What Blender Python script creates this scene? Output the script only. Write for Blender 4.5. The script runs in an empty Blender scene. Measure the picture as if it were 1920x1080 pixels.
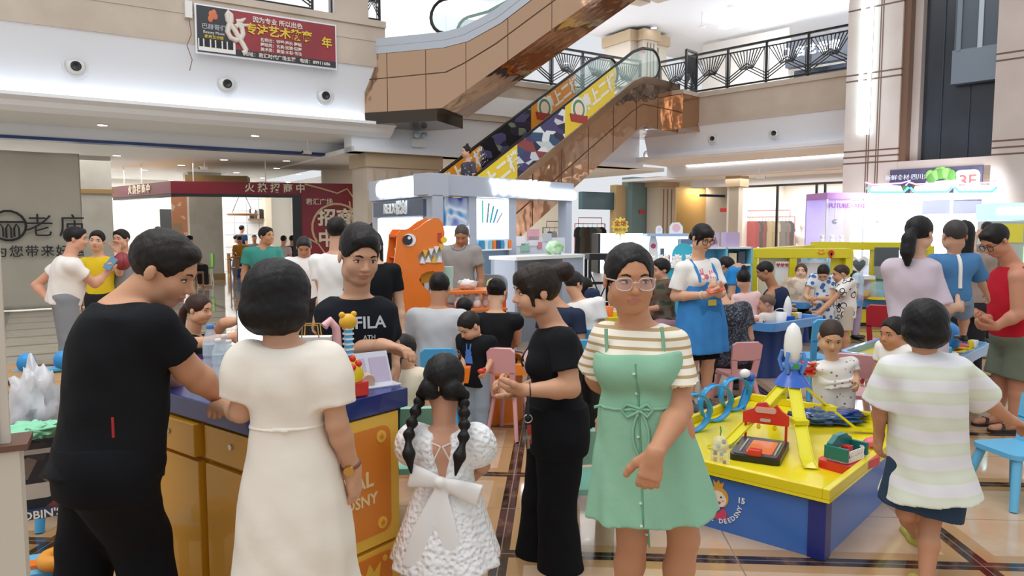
import bpy, math, random
import numpy as np
from mathutils import Vector, Matrix, noise as mnoise
from mathutils.bvhtree import BVHTree
random.seed(7)
SC = bpy.context.scene
COL = SC.collection
R = math.radians
# ---------------------------------------------------------------- camera
CH, F = 1.6, 1370.0
PITCH = math.atan(112/F)
cd = bpy.data.cameras.new('camera'); cam = bpy.data.objects.new('camera', cd); COL.objects.link(cam)
cam.location = (0, 0, CH); cam.rotation_euler = (math.pi/2-PITCH, 0, 0)
cd.sensor_width = 36; cd.lens = F/1920*36; cd.clip_start = .05; cd.clip_end = 200
SC.camera = cam
# ---------------------------------------------------------------- light and exposure
w = bpy.data.worlds.new('world'); SC.world = w; w.use_nodes = True
w.node_tree.nodes['Background'].inputs[0].default_value = (.93, .96, 1, 1)
w.node_tree.nodes['Background'].inputs[1].default_value = .68
SC.view_settings.view_transform = 'Standard'; SC.view_settings.look = 'None'
SC.view_settings.gamma = 1; SC.view_settings.exposure = .27
SC.cycles.max_bounces = 6; SC.cycles.transparent_max_bounces = 12
def area(loc, size, power, rot=(0, 0, 0), col=(1, .98, .96), sy=None):
    l = bpy.data.lights.new('lamp', 'AREA'); l.energy = power; l.color = col
    l.size = size
    if sy: l.shape = 'RECTANGLE'; l.size_y = sy
    o = bpy.data.objects.new('lamp', l); COL.objects.link(o); o.location = loc; o.rotation_euler = rot
    return o
area((0, 6, 9.5), 7, 280, sy=9)                 # unseen lamp over the play area, added for top light as a presumed skylight
area((-3, 1, 8), 5, 200, (R(18), 0, 0))
# ---------------------------------------------------------------- picture <-> place
ct, st = math.cos(PITCH), math.sin(PITCH)
def ray(px, py):
    a, b = (px-960)/F, (540-py)/F
    return Vector((a, ct+b*st, -st+b*ct))
def P(px, py, Y):
    d = ray(px, py); return Vector((0, 0, CH))+d*(Y/d.y)
def Gd(px, py, z=0.):
    d = ray(px, py); return Vector((0, 0, CH))+d*((z-CH)/d.z)
class Frame:
    def __init__(s, O, deg):
        s.O = Vector((O[0], O[1], 0)); s.a = R(deg)
        s.e = Vector((math.cos(s.a), math.sin(s.a), 0)); s.n = Vector((-s.e.y, s.e.x, 0))
        s.M = Matrix.Translation(s.O) @ Matrix.Rotation(s.a, 4, 'Z')
    def hit(s, px, py, n=0.):
        d = ray(px, py); o = Vector((0, 0, CH))
        t = (n-(o-s.O).dot(s.n))/d.dot(s.n); q = o+d*t
        return (q-s.O).dot(s.e), q.z
    def pt(s, a, n, z): return s.O+s.e*a+s.n*n+Vector((0, 0, z))
LW = Frame((-8.48, 12.1), 33)
RW = Frame((7.27, 16.2), -46.6)
# ---------------------------------------------------------------- materials
def lin(h):
    if isinstance(h, str):
        h = h.lstrip('#'); c = [int(h[i:i+2], 16)/255 for i in (0, 2, 4)]
    else: c = h
    return tuple(x/12.92 if x <= .04045 else ((x+.055)/1.055)**2.4 for x in c)
MATS = {}
def nodes(m): return m.node_tree.nodes, m.node_tree.links
def M(name, col='cccccc', rough=.5, metal=0, emit=None, es=0, bump=None, var=None, trans=0, alpha=1, coat=0, sheen=0, spec=.5):
    if name in MATS: return MATS[name]
    m = bpy.data.materials.new(name); m.use_nodes = True; MATS[name] = m
    n, l = nodes(m); b = n['Principled BSDF']; c = lin(col)
    b.inputs['Base Color'].default_value = (*c, 1); b.inputs['Roughness'].default_value = rough
    b.inputs['Metallic'].default_value = metal; b.inputs['Coat Weight'].default_value = coat
    b.inputs['Specular IOR Level'].default_value = spec
    if sheen: b.inputs['Sheen Weight'].default_value = sheen
    if trans: b.inputs['Transmission Weight'].default_value = trans; b.inputs['IOR'].default_value = 1.2
    if alpha < 1: b.inputs['Alpha'].default_value = alpha
    if emit: b.inputs['Emission Color'].default_value = (*lin(emit), 1); b.inputs['Emission Strength'].default_value = es
    if bump or var:
        tc = n.new('ShaderNodeTexCoord')
    if bump:
        nz = n.new('ShaderNodeTexNoise'); nz.inputs['Scale'].default_value = bump[0]; nz.inputs['Detail'].default_value = 3
        bp = n.new('ShaderNodeBump'); bp.inputs['Strength'].default_value = bump[1]; bp.inputs['Distance'].default_value = bump[2] if len(bump) > 2 else .01
        l.new(tc.outputs['Object'], nz.inputs['Vector']); l.new(nz.outputs['Fac'], bp.inputs['Height']); l.new(bp.outputs['Normal'], b.inputs['Normal'])
    if var:
        nz = n.new('ShaderNodeTexNoise'); nz.inputs['Scale'].default_value = var[0]; nz.inputs['Detail'].default_value = 4
        mx = n.new('ShaderNodeMix'); mx.data_type = 'RGBA'
        mx.inputs[6].default_value = (*c, 1); mx.inputs[7].default_value = (*lin(var[1]), 1)
        rp = n.new('ShaderNodeMapRange'); rp.inputs[1].default_value = .35; rp.inputs[2].default_value = .65
        l.new(tc.outputs['Object'], nz.inputs['Vector']); l.new(nz.outputs['Fac'], rp.inputs[0]); l.new(rp.outputs[0], mx.inputs[0]); l.new(mx.outputs[2], b.inputs['Base Color'])
    return m
def ramp_mat(name, kind, scale, stops, rough=.8, axis=None, interp='CONSTANT', bump=None, dist=0, vecscale=None):
    """procedural pattern: kind noise / voronoi / wave / magic through a colour ramp"""
    if name in MATS: return MATS[name]
    m = M(name, 'ffffff', rough, bump=bump); n, l = nodes(m); b = n['Principled BSDF']
    tc = n.new('ShaderNodeTexCoord'); src = tc.outputs['Object']
    if vecscale:
        mp = n.new('ShaderNodeMapping'); mp.inputs['Scale'].default_value = vecscale; l.new(src, mp.inputs['Vector']); src = mp.outputs['Vector']
    cr = n.new('ShaderNodeValToRGB'); cr.color_ramp.interpolation = interp
    els = cr.color_ramp.elements
    while len(els) < len(stops): els.new(.5)
    for e, (p, c) in zip(els, stops): e.position = p; e.color = (*lin(c), 1)
    if kind == 'noise':
        t = n.new('ShaderNodeTexNoise'); t.inputs['Scale'].default_value = scale; t.inputs['Detail'].default_value = 2; out = t.outputs['Fac']
        t.inputs['Distortion'].default_value = dist
    elif kind == 'voronoi':
        t = n.new('ShaderNodeTexVoronoi'); t.inputs['Scale'].default_value = scale; out = t.outputs['Distance']
    elif kind == 'voroncol':
        t = n.new('ShaderNodeTexVoronoi'); t.inputs['Scale'].default_value = scale; out = t.outputs['Color']
    elif kind == 'wave':
        t = n.new('ShaderNodeTexWave'); t.inputs['Scale'].default_value = scale; t.bands_direction = axis or 'Z'; out = t.outputs['Fac']
        t.inputs['Distortion'].default_value = dist; t.inputs['Detail'].default_value = 2
    l.new(src, t.inputs['Vector']); l.new(out, cr.inputs['Fac']); l.new(cr.outputs['Color'], b.inputs['Base Color'])
    return m
def E(name, col='ffffff', s=3): return M(name, col, .6, emit=col, es=s)
# ---------------------------------------------------------------- mesh builder
class MB:
    def __init__(s): s.v = []; s.f = []; s.mi = []; s.sm = []
    def add(s, vs, fs, m=0, smooth=False, T=None):
        o = len(s.v)
        s.v += [tuple(T @ Vector(q)) if T is not None else tuple(q) for q in vs]
        s.f += [tuple(i+o for i in f) for f in fs]; s.mi += [m]*len(fs); s.sm += [smooth]*len(fs); return s
    def box(s, c, d, m=0, rz=0, T=None):
        x, y, z = d[0]/2, d[1]/2, d[2]/2
        vs = [(-x, -y, -z), (x, -y, -z), (x, y, -z), (-x, y, -z), (-x, -y, z), (x, -y, z), (x, y, z), (-x, y, z)]
        A = Matrix.Translation(c) @ Matrix.Rotation(rz, 4, 'Z')
        if T is not None: A = T @ A
        return s.add(vs, [(3, 2, 1, 0), (4, 5, 6, 7), (0, 1, 5, 4), (1, 2, 6, 5), (2, 3, 7, 6), (3, 0, 4, 7)], m, False, A)
    def b2(s, a, b, m=0, T=None):
        return s.box([(a[i]+b[i])/2 for i in range(3)], [abs(b[i]-a[i]) for i in range(3)], m, 0, T)
    def tube(s, pts, r, seg=8, m=0, closed=False, caps=True, flat=1., T=None):
        pts = [Vector(p) for p in pts]; n = len(pts); rs = r if isinstance(r, (list, tuple)) else [r]*n
        vs = []; fs = []; up = None
        for i in range(n):
            a = pts[i-1] if (i or closed) else pts[0]; b = pts[(i+1) % n] if (i < n-1 or closed) else pts[-1]
            t = (b-a)
            if t.length < 1e-9: t = Vector((0, 0, 1))
            t.normalize()
            if up is None: up = t.orthogonal().normalized()
            up = (up-t*up.dot(t))
            up = up.normalized() if up.length > 1e-6 else t.orthogonal().normalized()
            q = t.cross(up)
            for k in range(seg):
                an = 2*math.pi*k/seg; vs.append(pts[i]+(up*math.cos(an)+q*math.sin(an)*flat)*rs[i])
        for i in range(n if closed else n-1):
            for k in range(seg):
                j = (i+1) % n; fs.append((i*seg+k, i*seg+(k+1) % seg, j*seg+(k+1) % seg, j*seg+k))
        s.add(vs, fs, m, seg > 5, T)
        if caps and not closed:
            s.add(vs[:seg], [tuple(reversed(range(seg)))], m, False, T); s.add(vs[-seg:], [tuple(range(seg))], m, False, T)
        return s
    def cyl(s, a, b, r0, r1=None, seg=16, m=0, T=None): return s.tube([a, b], [r0, r0 if r1 is None else r1], max(seg, 6), m, T=T)
    def lathe(s, prof, c=(0, 0, 0), seg=24, m=0, T=None, sx=1, sy=1, smooth=True):
        n = len(prof); vs = []; fs = []
        for r, z in prof:
            for k in range(seg):
                a = 2*math.pi*k/seg; vs.append((c[0]+r*math.cos(a)*sx, c[1]+r*math.sin(a)*sy, c[2]+z))
        for i in range(n-1):
            for k in range(seg): fs.append((i*seg+k, i*seg+(k+1) % seg, (i+1)*seg+(k+1) % seg, (i+1)*seg+k))
        s.add(vs, fs, m, smooth, T)
        s.add(vs[:seg], [tuple(reversed(range(seg)))], m, False, T); s.add(vs[-seg:], [tuple(range(seg))], m, False, T); return s
    def ell(s, c, r, m=0, seg=14, rings=9, T=None):
        r = (r, r, r) if not isinstance(r, (tuple, list)) else r
        vs = [(c[0], c[1], c[2]-r[2])]; fs = []
        for i in range(1, rings):
            ph = -math.pi/2+math.pi*i/rings
            for k in range(seg):
                a = 2*math.pi*k/seg; vs.append((c[0]+r[0]*math.cos(ph)*math.cos(a), c[1]+r[1]*math.cos(ph)*math.sin(a), c[2]+r[2]*math.sin(ph)))
        vs.append((c[0], c[1], c[2]+r[2])); L = len(vs)-1
        for k in range(seg):
            fs.append((0, 1+(k+1) % seg, 1+k)); fs.append((L, L-seg+k, L-seg+(k+1) % seg))
        for i in range(rings-2):
            for k in range(seg): a = 1+i*seg; fs.append((a+k, a+(k+1) % seg, a+seg+(k+1) % seg, a+seg+k))
        return s.add(vs, fs, m, True, T)
    def prism(s, poly, d0, d1, m=0, T=None, plane='xz', smooth=False):
        """extrude a 2-D outline; plane xz -> depth along y, xy -> depth along z, yz -> depth along x"""
        f = {'xz': lambda p, d: (p[0], d, p[1]), 'xy': lambda p, d: (p[0], p[1], d), 'yz': lambda p, d: (d, p[0], p[1])}[plane]
        n = len(poly); vs = [f(p, d0) for p in poly]+[f(p, d1) for p in poly]
        fs = [tuple(range(n)), tuple(reversed(range(n, 2*n)))]
        s.add(vs, fs, m, False, T)
        return s.add(vs, [(i, (i+1) % n+0, (i+1) % n+n, i+n) for i in range(n)], m, smooth, T)
    def quad(s, a, b, c, d, m=0, T=None): return s.add([a, b, c, d], [(0, 1, 2, 3)], m, False, T)
    def build(s, name, mats, parent=None, bevel=0, Mx=None, solid=0, seg=2, normals=True):
        me = bpy.data.meshes.new(name); me.from_pydata(s.v, [], s.f)
        for q in (mats if isinstance(mats, (list, tuple)) else [mats]): me.materials.append(q)
        me.polygons.foreach_set('material_index', s.mi); me.polygons.foreach_set('use_smooth', s.sm)
        me.update()
        if normals:
            import bmesh
            bm = bmesh.new(); bm.from_mesh(me); bmesh.ops.recalc_face_normals(bm, faces=bm.faces); bm.to_mesh(me); bm.free()
        o = bpy.data.objects.new(name, me); COL.objects.link(o)
        if parent: o.parent = parent
        if Mx is not None: o.matrix_world = Mx
        if bevel:
            md = o.modifiers.new('bevel', 'BEVEL'); md.width = bevel; md.segments = seg; md.limit_method = 'ANGLE'
        if solid:
            md = o.modifiers.new('solid', 'SOLIDIFY'); md.thickness = solid
        return o
def rrect(w, h, r, n=5, cx=0, cy=0):
    o = []
    for (sx, sy, a0) in ((1, -1, -90), (1, 1, 0), (-1, 1, 90), (-1, -1, 180)):
        for i in range(n+1):
            a = R(a0+90*i/n); o.append((cx+sx*(w/2-r)+r*math.cos(a), cy+sy*(h/2-r)+r*math.sin(a)))
    return o
def circ(r, n=20, cx=0, cy=0, a0=0, a1=360):
    full = abs(a1-a0) >= 360; k = n if full else n+1
    return [(cx+r*math.cos(R(a0+(a1-a0)*i/n)), cy+r*math.sin(R(a0+(a1-a0)*i/n))) for i in range(k)]
def thing(name, label, cat, loc=(0, 0, 0), rz=0, group=None, rot=None):
    o = bpy.data.objects.new(name, None); COL.objects.link(o); o.empty_display_size = .1
    o.location = loc; o.rotation_euler = rot or (0, 0, rz)
    o['label'] = label; o['category'] = cat
    if group: o['group'] = group
    return o
def tag(o, label, cat, group=None, kind=None):
    o['label'] = label; o['category'] = cat
    if group: o['group'] = group
    if kind: o['kind'] = kind
    return o
def struct(o): o['kind'] = 'structure'; return o
def kids(o): return [c for c in bpy.data.objects if c.parent == o]
def dup(root, loc, rz=None, label=None, group=None, mats=None, scale=None):
    def cp(o, par):
        c = o.copy(); COL.objects.link(c)
        if par: c.parent = par
        for ch in CHILD.get(o.name, None) or kids(o): cp(ch, c)
        return c
    r = cp(root, None); r.location = loc
    if rz is not None: r.rotation_euler = (0, 0, rz)
    if label: r['label'] = label
    if group: r['group'] = group
    if scale: r.scale = (scale,)*3
    return r
CHILD = {}
def text(parent, name, body, size, mat, T, ext=.006, off=0, align='CENTER', sp=1, sx=1):
    c = bpy.data.curves.new(name, 'FONT'); c.body = body; c.size = size; c.extrude = ext; c.offset = off*size
    c.align_x = align; c.align_y = 'CENTER'; c.space_character = sp; c.resolution_u = 2
    c.materials.append(mat); o = bpy.data.objects.new(name, c); COL.objects.link(o)
    if parent: o.parent = parent
    o.matrix_local = T @ Matrix.Diagonal((sx, 1, 1, 1)); return o
XZ = Matrix.Rotation(math.pi/2, 4, 'X')      # writing upright, read from -Y
def up(x, y, z, rz=0, tilt=0): return Matrix.Translation((x, y, z)) @ Matrix.Rotation(rz, 4, 'Z') @ Matrix.Rotation(math.pi/2+tilt, 4, 'X')
# ================================================================ setting
stone = M('stone', 'd2c4b4', .35, var=(1.1, 'c2b2a0'), bump=(40, .05))
stone_dark = M('stone_dark', '8f7b66', .4)
white = M('wall_white', 'eef2f8', .6); offw = M('off_white', 'f2efe9', .6); ceilw = M('ceiling_white', 'f8f9fc', .7)
brass = M('brass_sheet', 'bd9a7e', .1, metal=.97, bump=(.9, .45, .15)); brass_d = M('brass_dark', '8a6a4c', .25, metal=.9)
iron = M('black_iron', '14161a', .4); blue_trim = M('blue_trim', '23407a', .4); glassm = M('glass', 'd8f0ec', .05, alpha=.22)
cove = E('cove_light', 'f4f9ff', 5.0); lampm = E('lamp_lens', 'ffffff', 7)
# --- floor
def floor_mat(name, base, base2, strip, border, rot, sp, wd, off, rough=.1):
    m = M(name, base, rough, coat=.25); n, l = nodes(m); b = n['Principled BSDF']
    tc = n.new('ShaderNodeTexCoord'); mp = n.new('ShaderNodeMapping'); mp.inputs['Rotation'].default_value = (0, 0, rot); mp.inputs['Location'].default_value = off
    l.new(tc.outputs['Object'], mp.inputs['Vector']); sx = n.new('ShaderNodeSeparateXYZ'); l.new(mp.outputs['Vector'], sx.inputs[0])
    nz = n.new('ShaderNodeTexNoise'); nz.inputs['Scale'].default_value = 1.6; nz.inputs['Detail'].default_value = 6; nz.inputs['Distortion'].default_value = 1.5
    l.new(mp.outputs['Vector'], nz.inputs['Vector'])
    def mix(f, a, c):
        x = n.new('ShaderNodeMix'); x.data_type = 'RGBA'
        for s, q in ((0, f), (6, a), (7, c)):
            if hasattr(q, 'is_output'): l.new(q, x.inputs[s])
            elif isinstance(q, str): x.inputs[s].default_value = (*lin(q), 1)
            else: x.inputs[s].default_value = q
        return x.outputs[2]
    def band(sock, per, width):
        a = n.new('ShaderNodeMath'); a.operation = 'PINGPONG'; a.inputs[1].default_value = per/2; l.new(sock, a.inputs[0])
        c = n.new('ShaderNodeMath'); c.operation = 'LESS_THAN'; c.inputs[1].default_value = width/2; l.new(a.outputs[0], c.inputs[0]); return c.outputs[0]
    def mx(a, c):
        q = n.new('ShaderNodeMath'); q.operation = 'MAXIMUM'; l.new(a, q.inputs[0]); l.new(c, q.inputs[1]); return q.outputs[0]
    rp = n.new('ShaderNodeMapRange'); rp.inputs[1].default_value = .35; rp.inputs[2].default_value = .68; l.new(nz.outputs['Fac'], rp.inputs[0])
    c0 = mix(rp.outputs[0], base, base2)
    bx, by = band(sx.outputs[0], sp[0], wd[1]), band(sx.outputs[1], sp[1], wd[1])
    c1 = mix(mx(bx, by), c0, border)
    sx_, sy_ = band(sx.outputs[0], sp[0], wd[0]), band(sx.outputs[1], sp[1], wd[0])
    nd = n.new('ShaderNodeTexNoise'); nd.inputs['Scale'].default_value = 9; nd.inputs['Detail'].default_value = 5; l.new(mp.outputs['Vector'], nd.inputs['Vector'])
    rd = n.new('ShaderNodeMapRange'); rd.inputs[1].default_value = .5; rd.inputs[2].default_value = .75; l.new(nd.outputs['Fac'], rd.inputs[0])
    sd = mix(rd.outputs[0], strip, '7a5a42')
    c2 = mix(mx(sx_, sy_), c1, sd)
    jx, jy = band(sx.outputs[0], sp[0]/2, .006), band(sx.outputs[1], sp[1]/2, .006)
    c3 = mix(mx(jx, jy), c2, '8b7766')
    l.new(c3, b.inputs['Base Color']); return m
fm = floor_mat('floor_marble', 'cfb396', 'c09f7e', '2e231d', 'b48f64', R(3.5), (2.3, 1.16), (.085, .24), (.27, .0, 0))
struct(MB().box((0, 14, -.05), (70, 60, .1)).build('floor', fm))
fg = floor_mat('floor_grey', 'b9b5a8', 'a8a499', '6a665e', 'a19d92', 0, (2.4, 2.4), (.06, .1), (0, 0, 0), .06)
struct(MB().b2((-9, 2.2, 0), (16, 16, .006)).build('floor_left', fg, Mx=LW.M))
fs = floor_mat('floor_stripe', 'c9bfab', 'bab09d', '6e665c', 'b5ab9c', 0, (3.6, .95), (.09, .2), (0, 0, 0), .06)
struct(MB().b2((-9, -4.6, 0), (7.5, 2.2, .004)).build('floor_front', fs, Mx=LW.M))
# --- left wing: white bulkhead, cove ledge, stone parapet
SE = LW.hit(722, 140)[0]
prof = [(0, 4.98), (.42, 3.95), (.9, 3.95), (.9, 4.98)]
struct(MB().prism(prof, -8, SE, plane='yz').build('wall_left', white, Mx=LW.M))
led = [(.9, 3.9), (.3, 3.9), (-.02, 3.86), (-.02, 3.8), (.12, 3.74), (.2, 3.66), (.34, 3.58), (2.2, 3.58), (2.2, 3.66), (.9, 3.66)]
struct(MB().prism(led, -8, SE+.25, plane='yz').build('trim_1', ceilw, Mx=LW.M))
struct(MB().b2((-8, .36, 3.905), (SE, .5, 3.94)).build('trim_2', cove, Mx=LW.M))
struct(MB().b2((-8, 2.2, 3.36), (7.2, 2.5, 4)).build('wall_lintel', white, Mx=LW.M))
struct(MB().b2((-8, 2.17, 3.3), (7.2, 2.5, 3.36)).build('trim_3', blue_trim, Mx=LW.M))
pt_ = 5.93
mb = MB().b2((-8, -.04, 4.98), (SE, .4, pt_)).b2((-8, -.09, pt_-.13), (SE, .4, pt_)).b2((-8, -.055, 5.5), (SE, -.04, 5.53))
struct(mb.build('wall_parapet', stone, Mx=LW.M))
s1, s2 = LW.hit(628, 40)[0], LW.hit(690, 50)[0]
mb = MB().b2((s1, -.04, pt_), (s2, .4, 8)).b2((s1-.09, -.02, pt_), (s1-.05, .1, 8), 1)
struct(mb.build('pillar', [stone, iron], Mx=LW.M))
struct(MB().b2((-8, -.04, pt_), (LW.hit(372, 2)[0], .4, 8)).build('pillar', stone, Mx=LW.M))
# --- upper floor slab, back walls and ceilings behind the parapets
struct(MB().b2((-8, .4, 4.3), (14.6, 9, 4.75)).build('floor_upper', ceilw, Mx=LW.M))
struct(MB().b2((-8, 9, 0), (15, 9.2, 8)).b2((-8.2, 2.3, 3.3), (15, 9, 3.31)).build('wall_upper', offw, Mx=LW.M)).location.z = 4.75
struct(MB().b2((-8, -.3, 7.75), (15, 9, 7.95)).build('ceiling_upper', ceilw, Mx=LW.M))
# --- left interior: ceiling, back wall, columns
struct(MB().b2((-9, 2.5, 3.3), (7.4, 16, 3.4)).build('ceiling', ceilw, Mx=LW.M))
struct(MB().b2((-9, 14, 0), (14, 14.2, 3.4)).build('wall_back', offw, Mx=LW.M))
struct(MB().b2((8.9, 9, 0), (9.1, 16, 3.4)).build('wall_side', offw, Mx=LW.M))
tilew = ramp_mat('white_tile', 'wave', 1, [(0, 'f4f6fa'), (1, 'f4f6fa')], .2)
n_, l_ = nodes(tilew); bt = n_.new('ShaderNodeTexBrick'); bt.offset = 0; bt.inputs['Scale'].default_value = 1; bt.inputs['Brick Width'].default_value = .45; bt.inputs['Row Height'].default_value = .45; bt.inputs['Mortar Size'].default_value = .014
bt.inputs['Color1'].default_value = bt.inputs['Color2'].default_value = (.86, .88, .92, 1); bt.inputs['Mortar'].default_value = (.5, .52, .55, 1)
tcn = n_.new('ShaderNodeTexCoord'); sxx = n_.new('ShaderNodeSeparateXYZ'); cxx = n_.new('ShaderNodeCombineXYZ'); l_.new(tcn.outputs['Object'], sxx.inputs[0]); l_.new(sxx.outputs[0], cxx.inputs[0]); l_.new(sxx.outputs[2], cxx.inputs[1]); l_.new(cxx.outputs[0], bt.inputs['Vector']); l_.new(bt.outputs['Color'], n_['Principled BSDF'].inputs['Base Color'])
def wingbox(fr, px0, px1, py, n0, n1, z0, z1, name, mat, side=None):
    a, b = fr.hit(px0, py, n0)[0], fr.hit(px1, py, n0)[0]
    return struct(MB().b2((a, n0, z0), (b, n1, z1)).build(name, mat, Mx=fr.M))
wingbox(LW, 422, 500, 430, 13.85, 14, 0, 3.3, 'wall_tiled', tilew)
wingbox(LW, 498, 510, 430, 13.4, 14, 0, 3.3, 'pillar', M('warm_plaster', 'f1e6cf', .7))
colm = M('grey_column', 'c9c6bd', .5, var=(2, 'bdb9ae'))
gold = M('gold_skirt', 'a98a58', .4)
for a, b, n0, cap in ((356, 418, 9.2, 0), (152, 213, 5.2, 1), (690, 826, .55, 2)):
    s0, s1_ = LW.hit(a, 430, n0)[0], LW.hit(b, 430, n0)[0]
    mb = MB().b2((s0, n0, 0), (s1_, n0+.9, 3.3)).b2((s0-.03, n0-.03, .007), (s1_+.03, n0+.93, .2), 1)
    if cap: mb.b2((s0-.05, n0-.05, 2.95 if cap == 2 else 2.42), (s1_+.05, n0+.95, 3.28 if cap == 2 else 2.52), 1)
    if cap == 2:
        for k in range(7): mb.b2((s0+.15+.3*k, n0-.02, .3), (s0+.19+.3*k, n0, 2.9), 1)
    struct(mb.build('pillar', [colm if cap < 2 else stone, gold if cap < 2 else M('capital', 'c0a98a', .45)], Mx=LW.M))
s0, z0 = LW.hit(300, 392, 13.9); s1_, _ = LW.hit(335, 392, 13.9)
struct(MB().b2((s0, 13.88, 0), (s1_, 14, z0)).build('door_1', M('dark_door', '2b2d2f', .6), Mx=LW.M))
area(LW.pt(0, 8, 3.2), 8, 300, (0, 0, LW.a), sy=8); area(LW.pt(3, 12.2, 3.2), 9, 260, (0, 0, LW.a), sy=2.5)
area(LW.pt(2, 4.5, 7.6), 14, 300, (0, 0, LW.a), sy=6); area(LW.pt(11, 4.5, 7.6), 8, 240, (0, 0, LW.a), sy=6)
# --- central wing behind the escalator
struct(MB().b2((SE-.6, .42, 4.15), (14.6, .9, 5.18)).b2((SE-.6, .36, 5.05), (14.6, .9, 5.18)).b2((SE-.6, .38, 4.15), (14.6, .9, 4.22)).build('wall_center', stone, Mx=LW.M))
struct(MB().b2((SE-.6, .45, 3.25), (14.6, .9, 4.15)).b2((SE-.6, .3, 3.25), (14.6, .9, 3.36)).build('wall_bulkhead', white, Mx=LW.M))
struct(MB().b2((SE-.6, .9, 3.25), (16, 6, 3.35)).build('ceiling_center', ceilw, Mx=LW.M))
struct(MB().b2((7.4, 5.6, 0), (16, 5.8, 3.3)).build('wall_far', M('cream_wall', 'efe7d6', .6), Mx=LW.M))
area(LW.pt(12, 3.2, 3.2), 6, 120, (0, 0, LW.a), sy=3)
wingbox(LW, 1185, 1212, 400, 3.0, 3.5, 0, 3.25, 'pillar', M('glass_grey', '6f8a8e', .15))
wingbox(LW, 1212, 1262, 400, 3.0, 3.6, 0, 3.25, 'pillar', M('taupe_column', 'b8aa97', .4))
wingbox(LW, 1155, 1185, 400, 3.3, 3.6, 0, 3.0, 'wall_niche', M('tan_wall', 'c9ae82', .6))
wingbox(LW, 1092, 1155, 380, 3.4, 3.6, 2.2, 2.75, 'wall_shopfront', M('teal_glass', '3e5b66', .2))
# --- right wing
struct(MB().b2((-5.2, 0, 4.2), (1.2, .4, 5.02)).b2((-5.2, -.05, 4.9), (1.2, .4, 5.02)).b2((-5.2, -.03, 4.2), (1.2, .4, 4.27)).build('wall_right', stone, Mx=RW.M))
struct(MB().prism([(0, 4.2), (.25, 3.56), (.6, 3.56), (.6, 4.2)], -5.4, 1.2, plane='yz').build('wall_right_bulkhead', white, Mx=RW.M))
struct(MB().b2((-6, .1, 3.42), (1.2, 2.0, 3.52)).b2((-6, .05, 3.46), (1.2, .4, 3.54)).build('trim_4', ceilw, Mx=RW.M))
struct(MB().b2((-5.6, .3, 3.52), (1.2, .5, 3.56)).build('trim_5', cove, Mx=RW.M))
struct(MB().b2((-6, 2, 3.1), (1.6, 2.5, 3.52)).build('wall_right_lintel', white, Mx=RW.M))
struct(MB().b2((-5.3, 1.95, 3.4), (1.6, 2.0, 3.44)).build('trim_6', E('cove_soft', 'ffffff', 3), Mx=RW.M))
struct(MB().b2((-8, 2.4, 3.08), (3, 9, 3.16)).build('ceiling_right', ceilw, Mx=RW.M))
struct(MB().b2((-6.2, 3.6, 2.86), (3, 3.9, 3.1)).build('wall_store', white, Mx=RW.M))
struct(MB().b2((-8, 7.4, 0), (3, 7.6, 3.1)).b2((-5.1, 3.9, 0), (-5.0, 7.4, 3.1)).build('wall_store_back', offw, Mx=RW.M))
area(RW.pt(-2, 5.6, 3.0), 5, 190, (0, 0, RW.a), sy=3); area(RW.pt(-3, 2.8, 3.0), 4, 40, (0, 0, RW.a), sy=1)
struct(MB().b2((-5, .4, 4.2), (6, 9, 4.6)).build('floor_upper_right', ceilw, Mx=RW.M))
struct(MB().b2((-9, -.3, 7.8), (6, 10, 8.0)).build('ceiling_upper_right', ceilw, Mx=RW.M))
struct(MB().b2((-9, 8.6, 4.6), (6, 8.8, 8)).build('wall_upper_right', offw, Mx=RW.M))
struct(MB().b2((-5.2, -.2, 7.62), (1.2, .3, 8.6)).build('wall_upper_fascia', stone, Mx=RW.M))
struct(MB().b2((SE+1, .1, 7.62), (14.6, .5, 8.6)).build('wall_upper_fascia', stone, Mx=LW.M))
struct(MB().b2((-5.2, 3.4, 7.55), (3, 3.7, 7.8)).build('trim_7', E('cove_upper', 'ffffff', 4), Mx=RW.M))
struct(MB().b2((SE+2, 3.4, 7.5), (14.6, 3.7, 7.75)).build('trim_8', MATS['cove_upper'], Mx=LW.M))
area(RW.pt(-1.5, 4.5, 7.4), 7, 260, (0, 0, RW.a), sy=5)
# storefront column, upper columns
def capital_column(fr, px0, px1, py, n0, z0, z1, flute=True):
    a, b = fr.hit(px0, py, n0)[0], fr.hit(px1, py, n0)[0]; w_ = b-a
    mb = MB().b2((a, n0, z0), (b, n0+w_*.8, z1)).b2((a-.08, n0-.08, z1-.32), (b+.08, n0+.2+w_*.7, z1), 1)
    if flute:
        for k in range(3): mb.b2((a+w_*(.22+.25*k), n0-.02, z0), (a+w_*(.27+.25*k), n0, z1-.4), 2)
    return struct(mb.build('pillar', [M('pale_stone', 'cfc6b6', .4), MATS['capital'], stone_dark], Mx=fr.M))
capital_column(RW, 1366, 1384, 400, 2.6, 0, 3.1, False)
capital_column(LW, 1236, 1266, 400, 2.4, 0, 3.25)
capital_column(LW, 1182, 1250, 80, 2.6, 4.75, 7.7)
capital_column(LW, 1208, 1232, 80, 2.3, 4.75, 7.7)
# yellow-lit shop bay
a, b = LW.hit(1268, 400, 4.6)[0], LW.hit(1336, 400, 4.6)[0]
struct(MB().b2((a, 4.6, 0), (b, 4.8, 3.25)).build('wall_bay', M('honey_wall', 'd9b676', .5), Mx=LW.M))
struct(MB().b2((a, 3.3, 2.72), (b+.9, 3.5, 2.8)).build('trim_9', blue_trim, Mx=LW.M))
area(LW.pt((a+b)/2, 4.1, 3.1), .8, 25, (0, 0, LW.a), (1, .8, .5))
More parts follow.
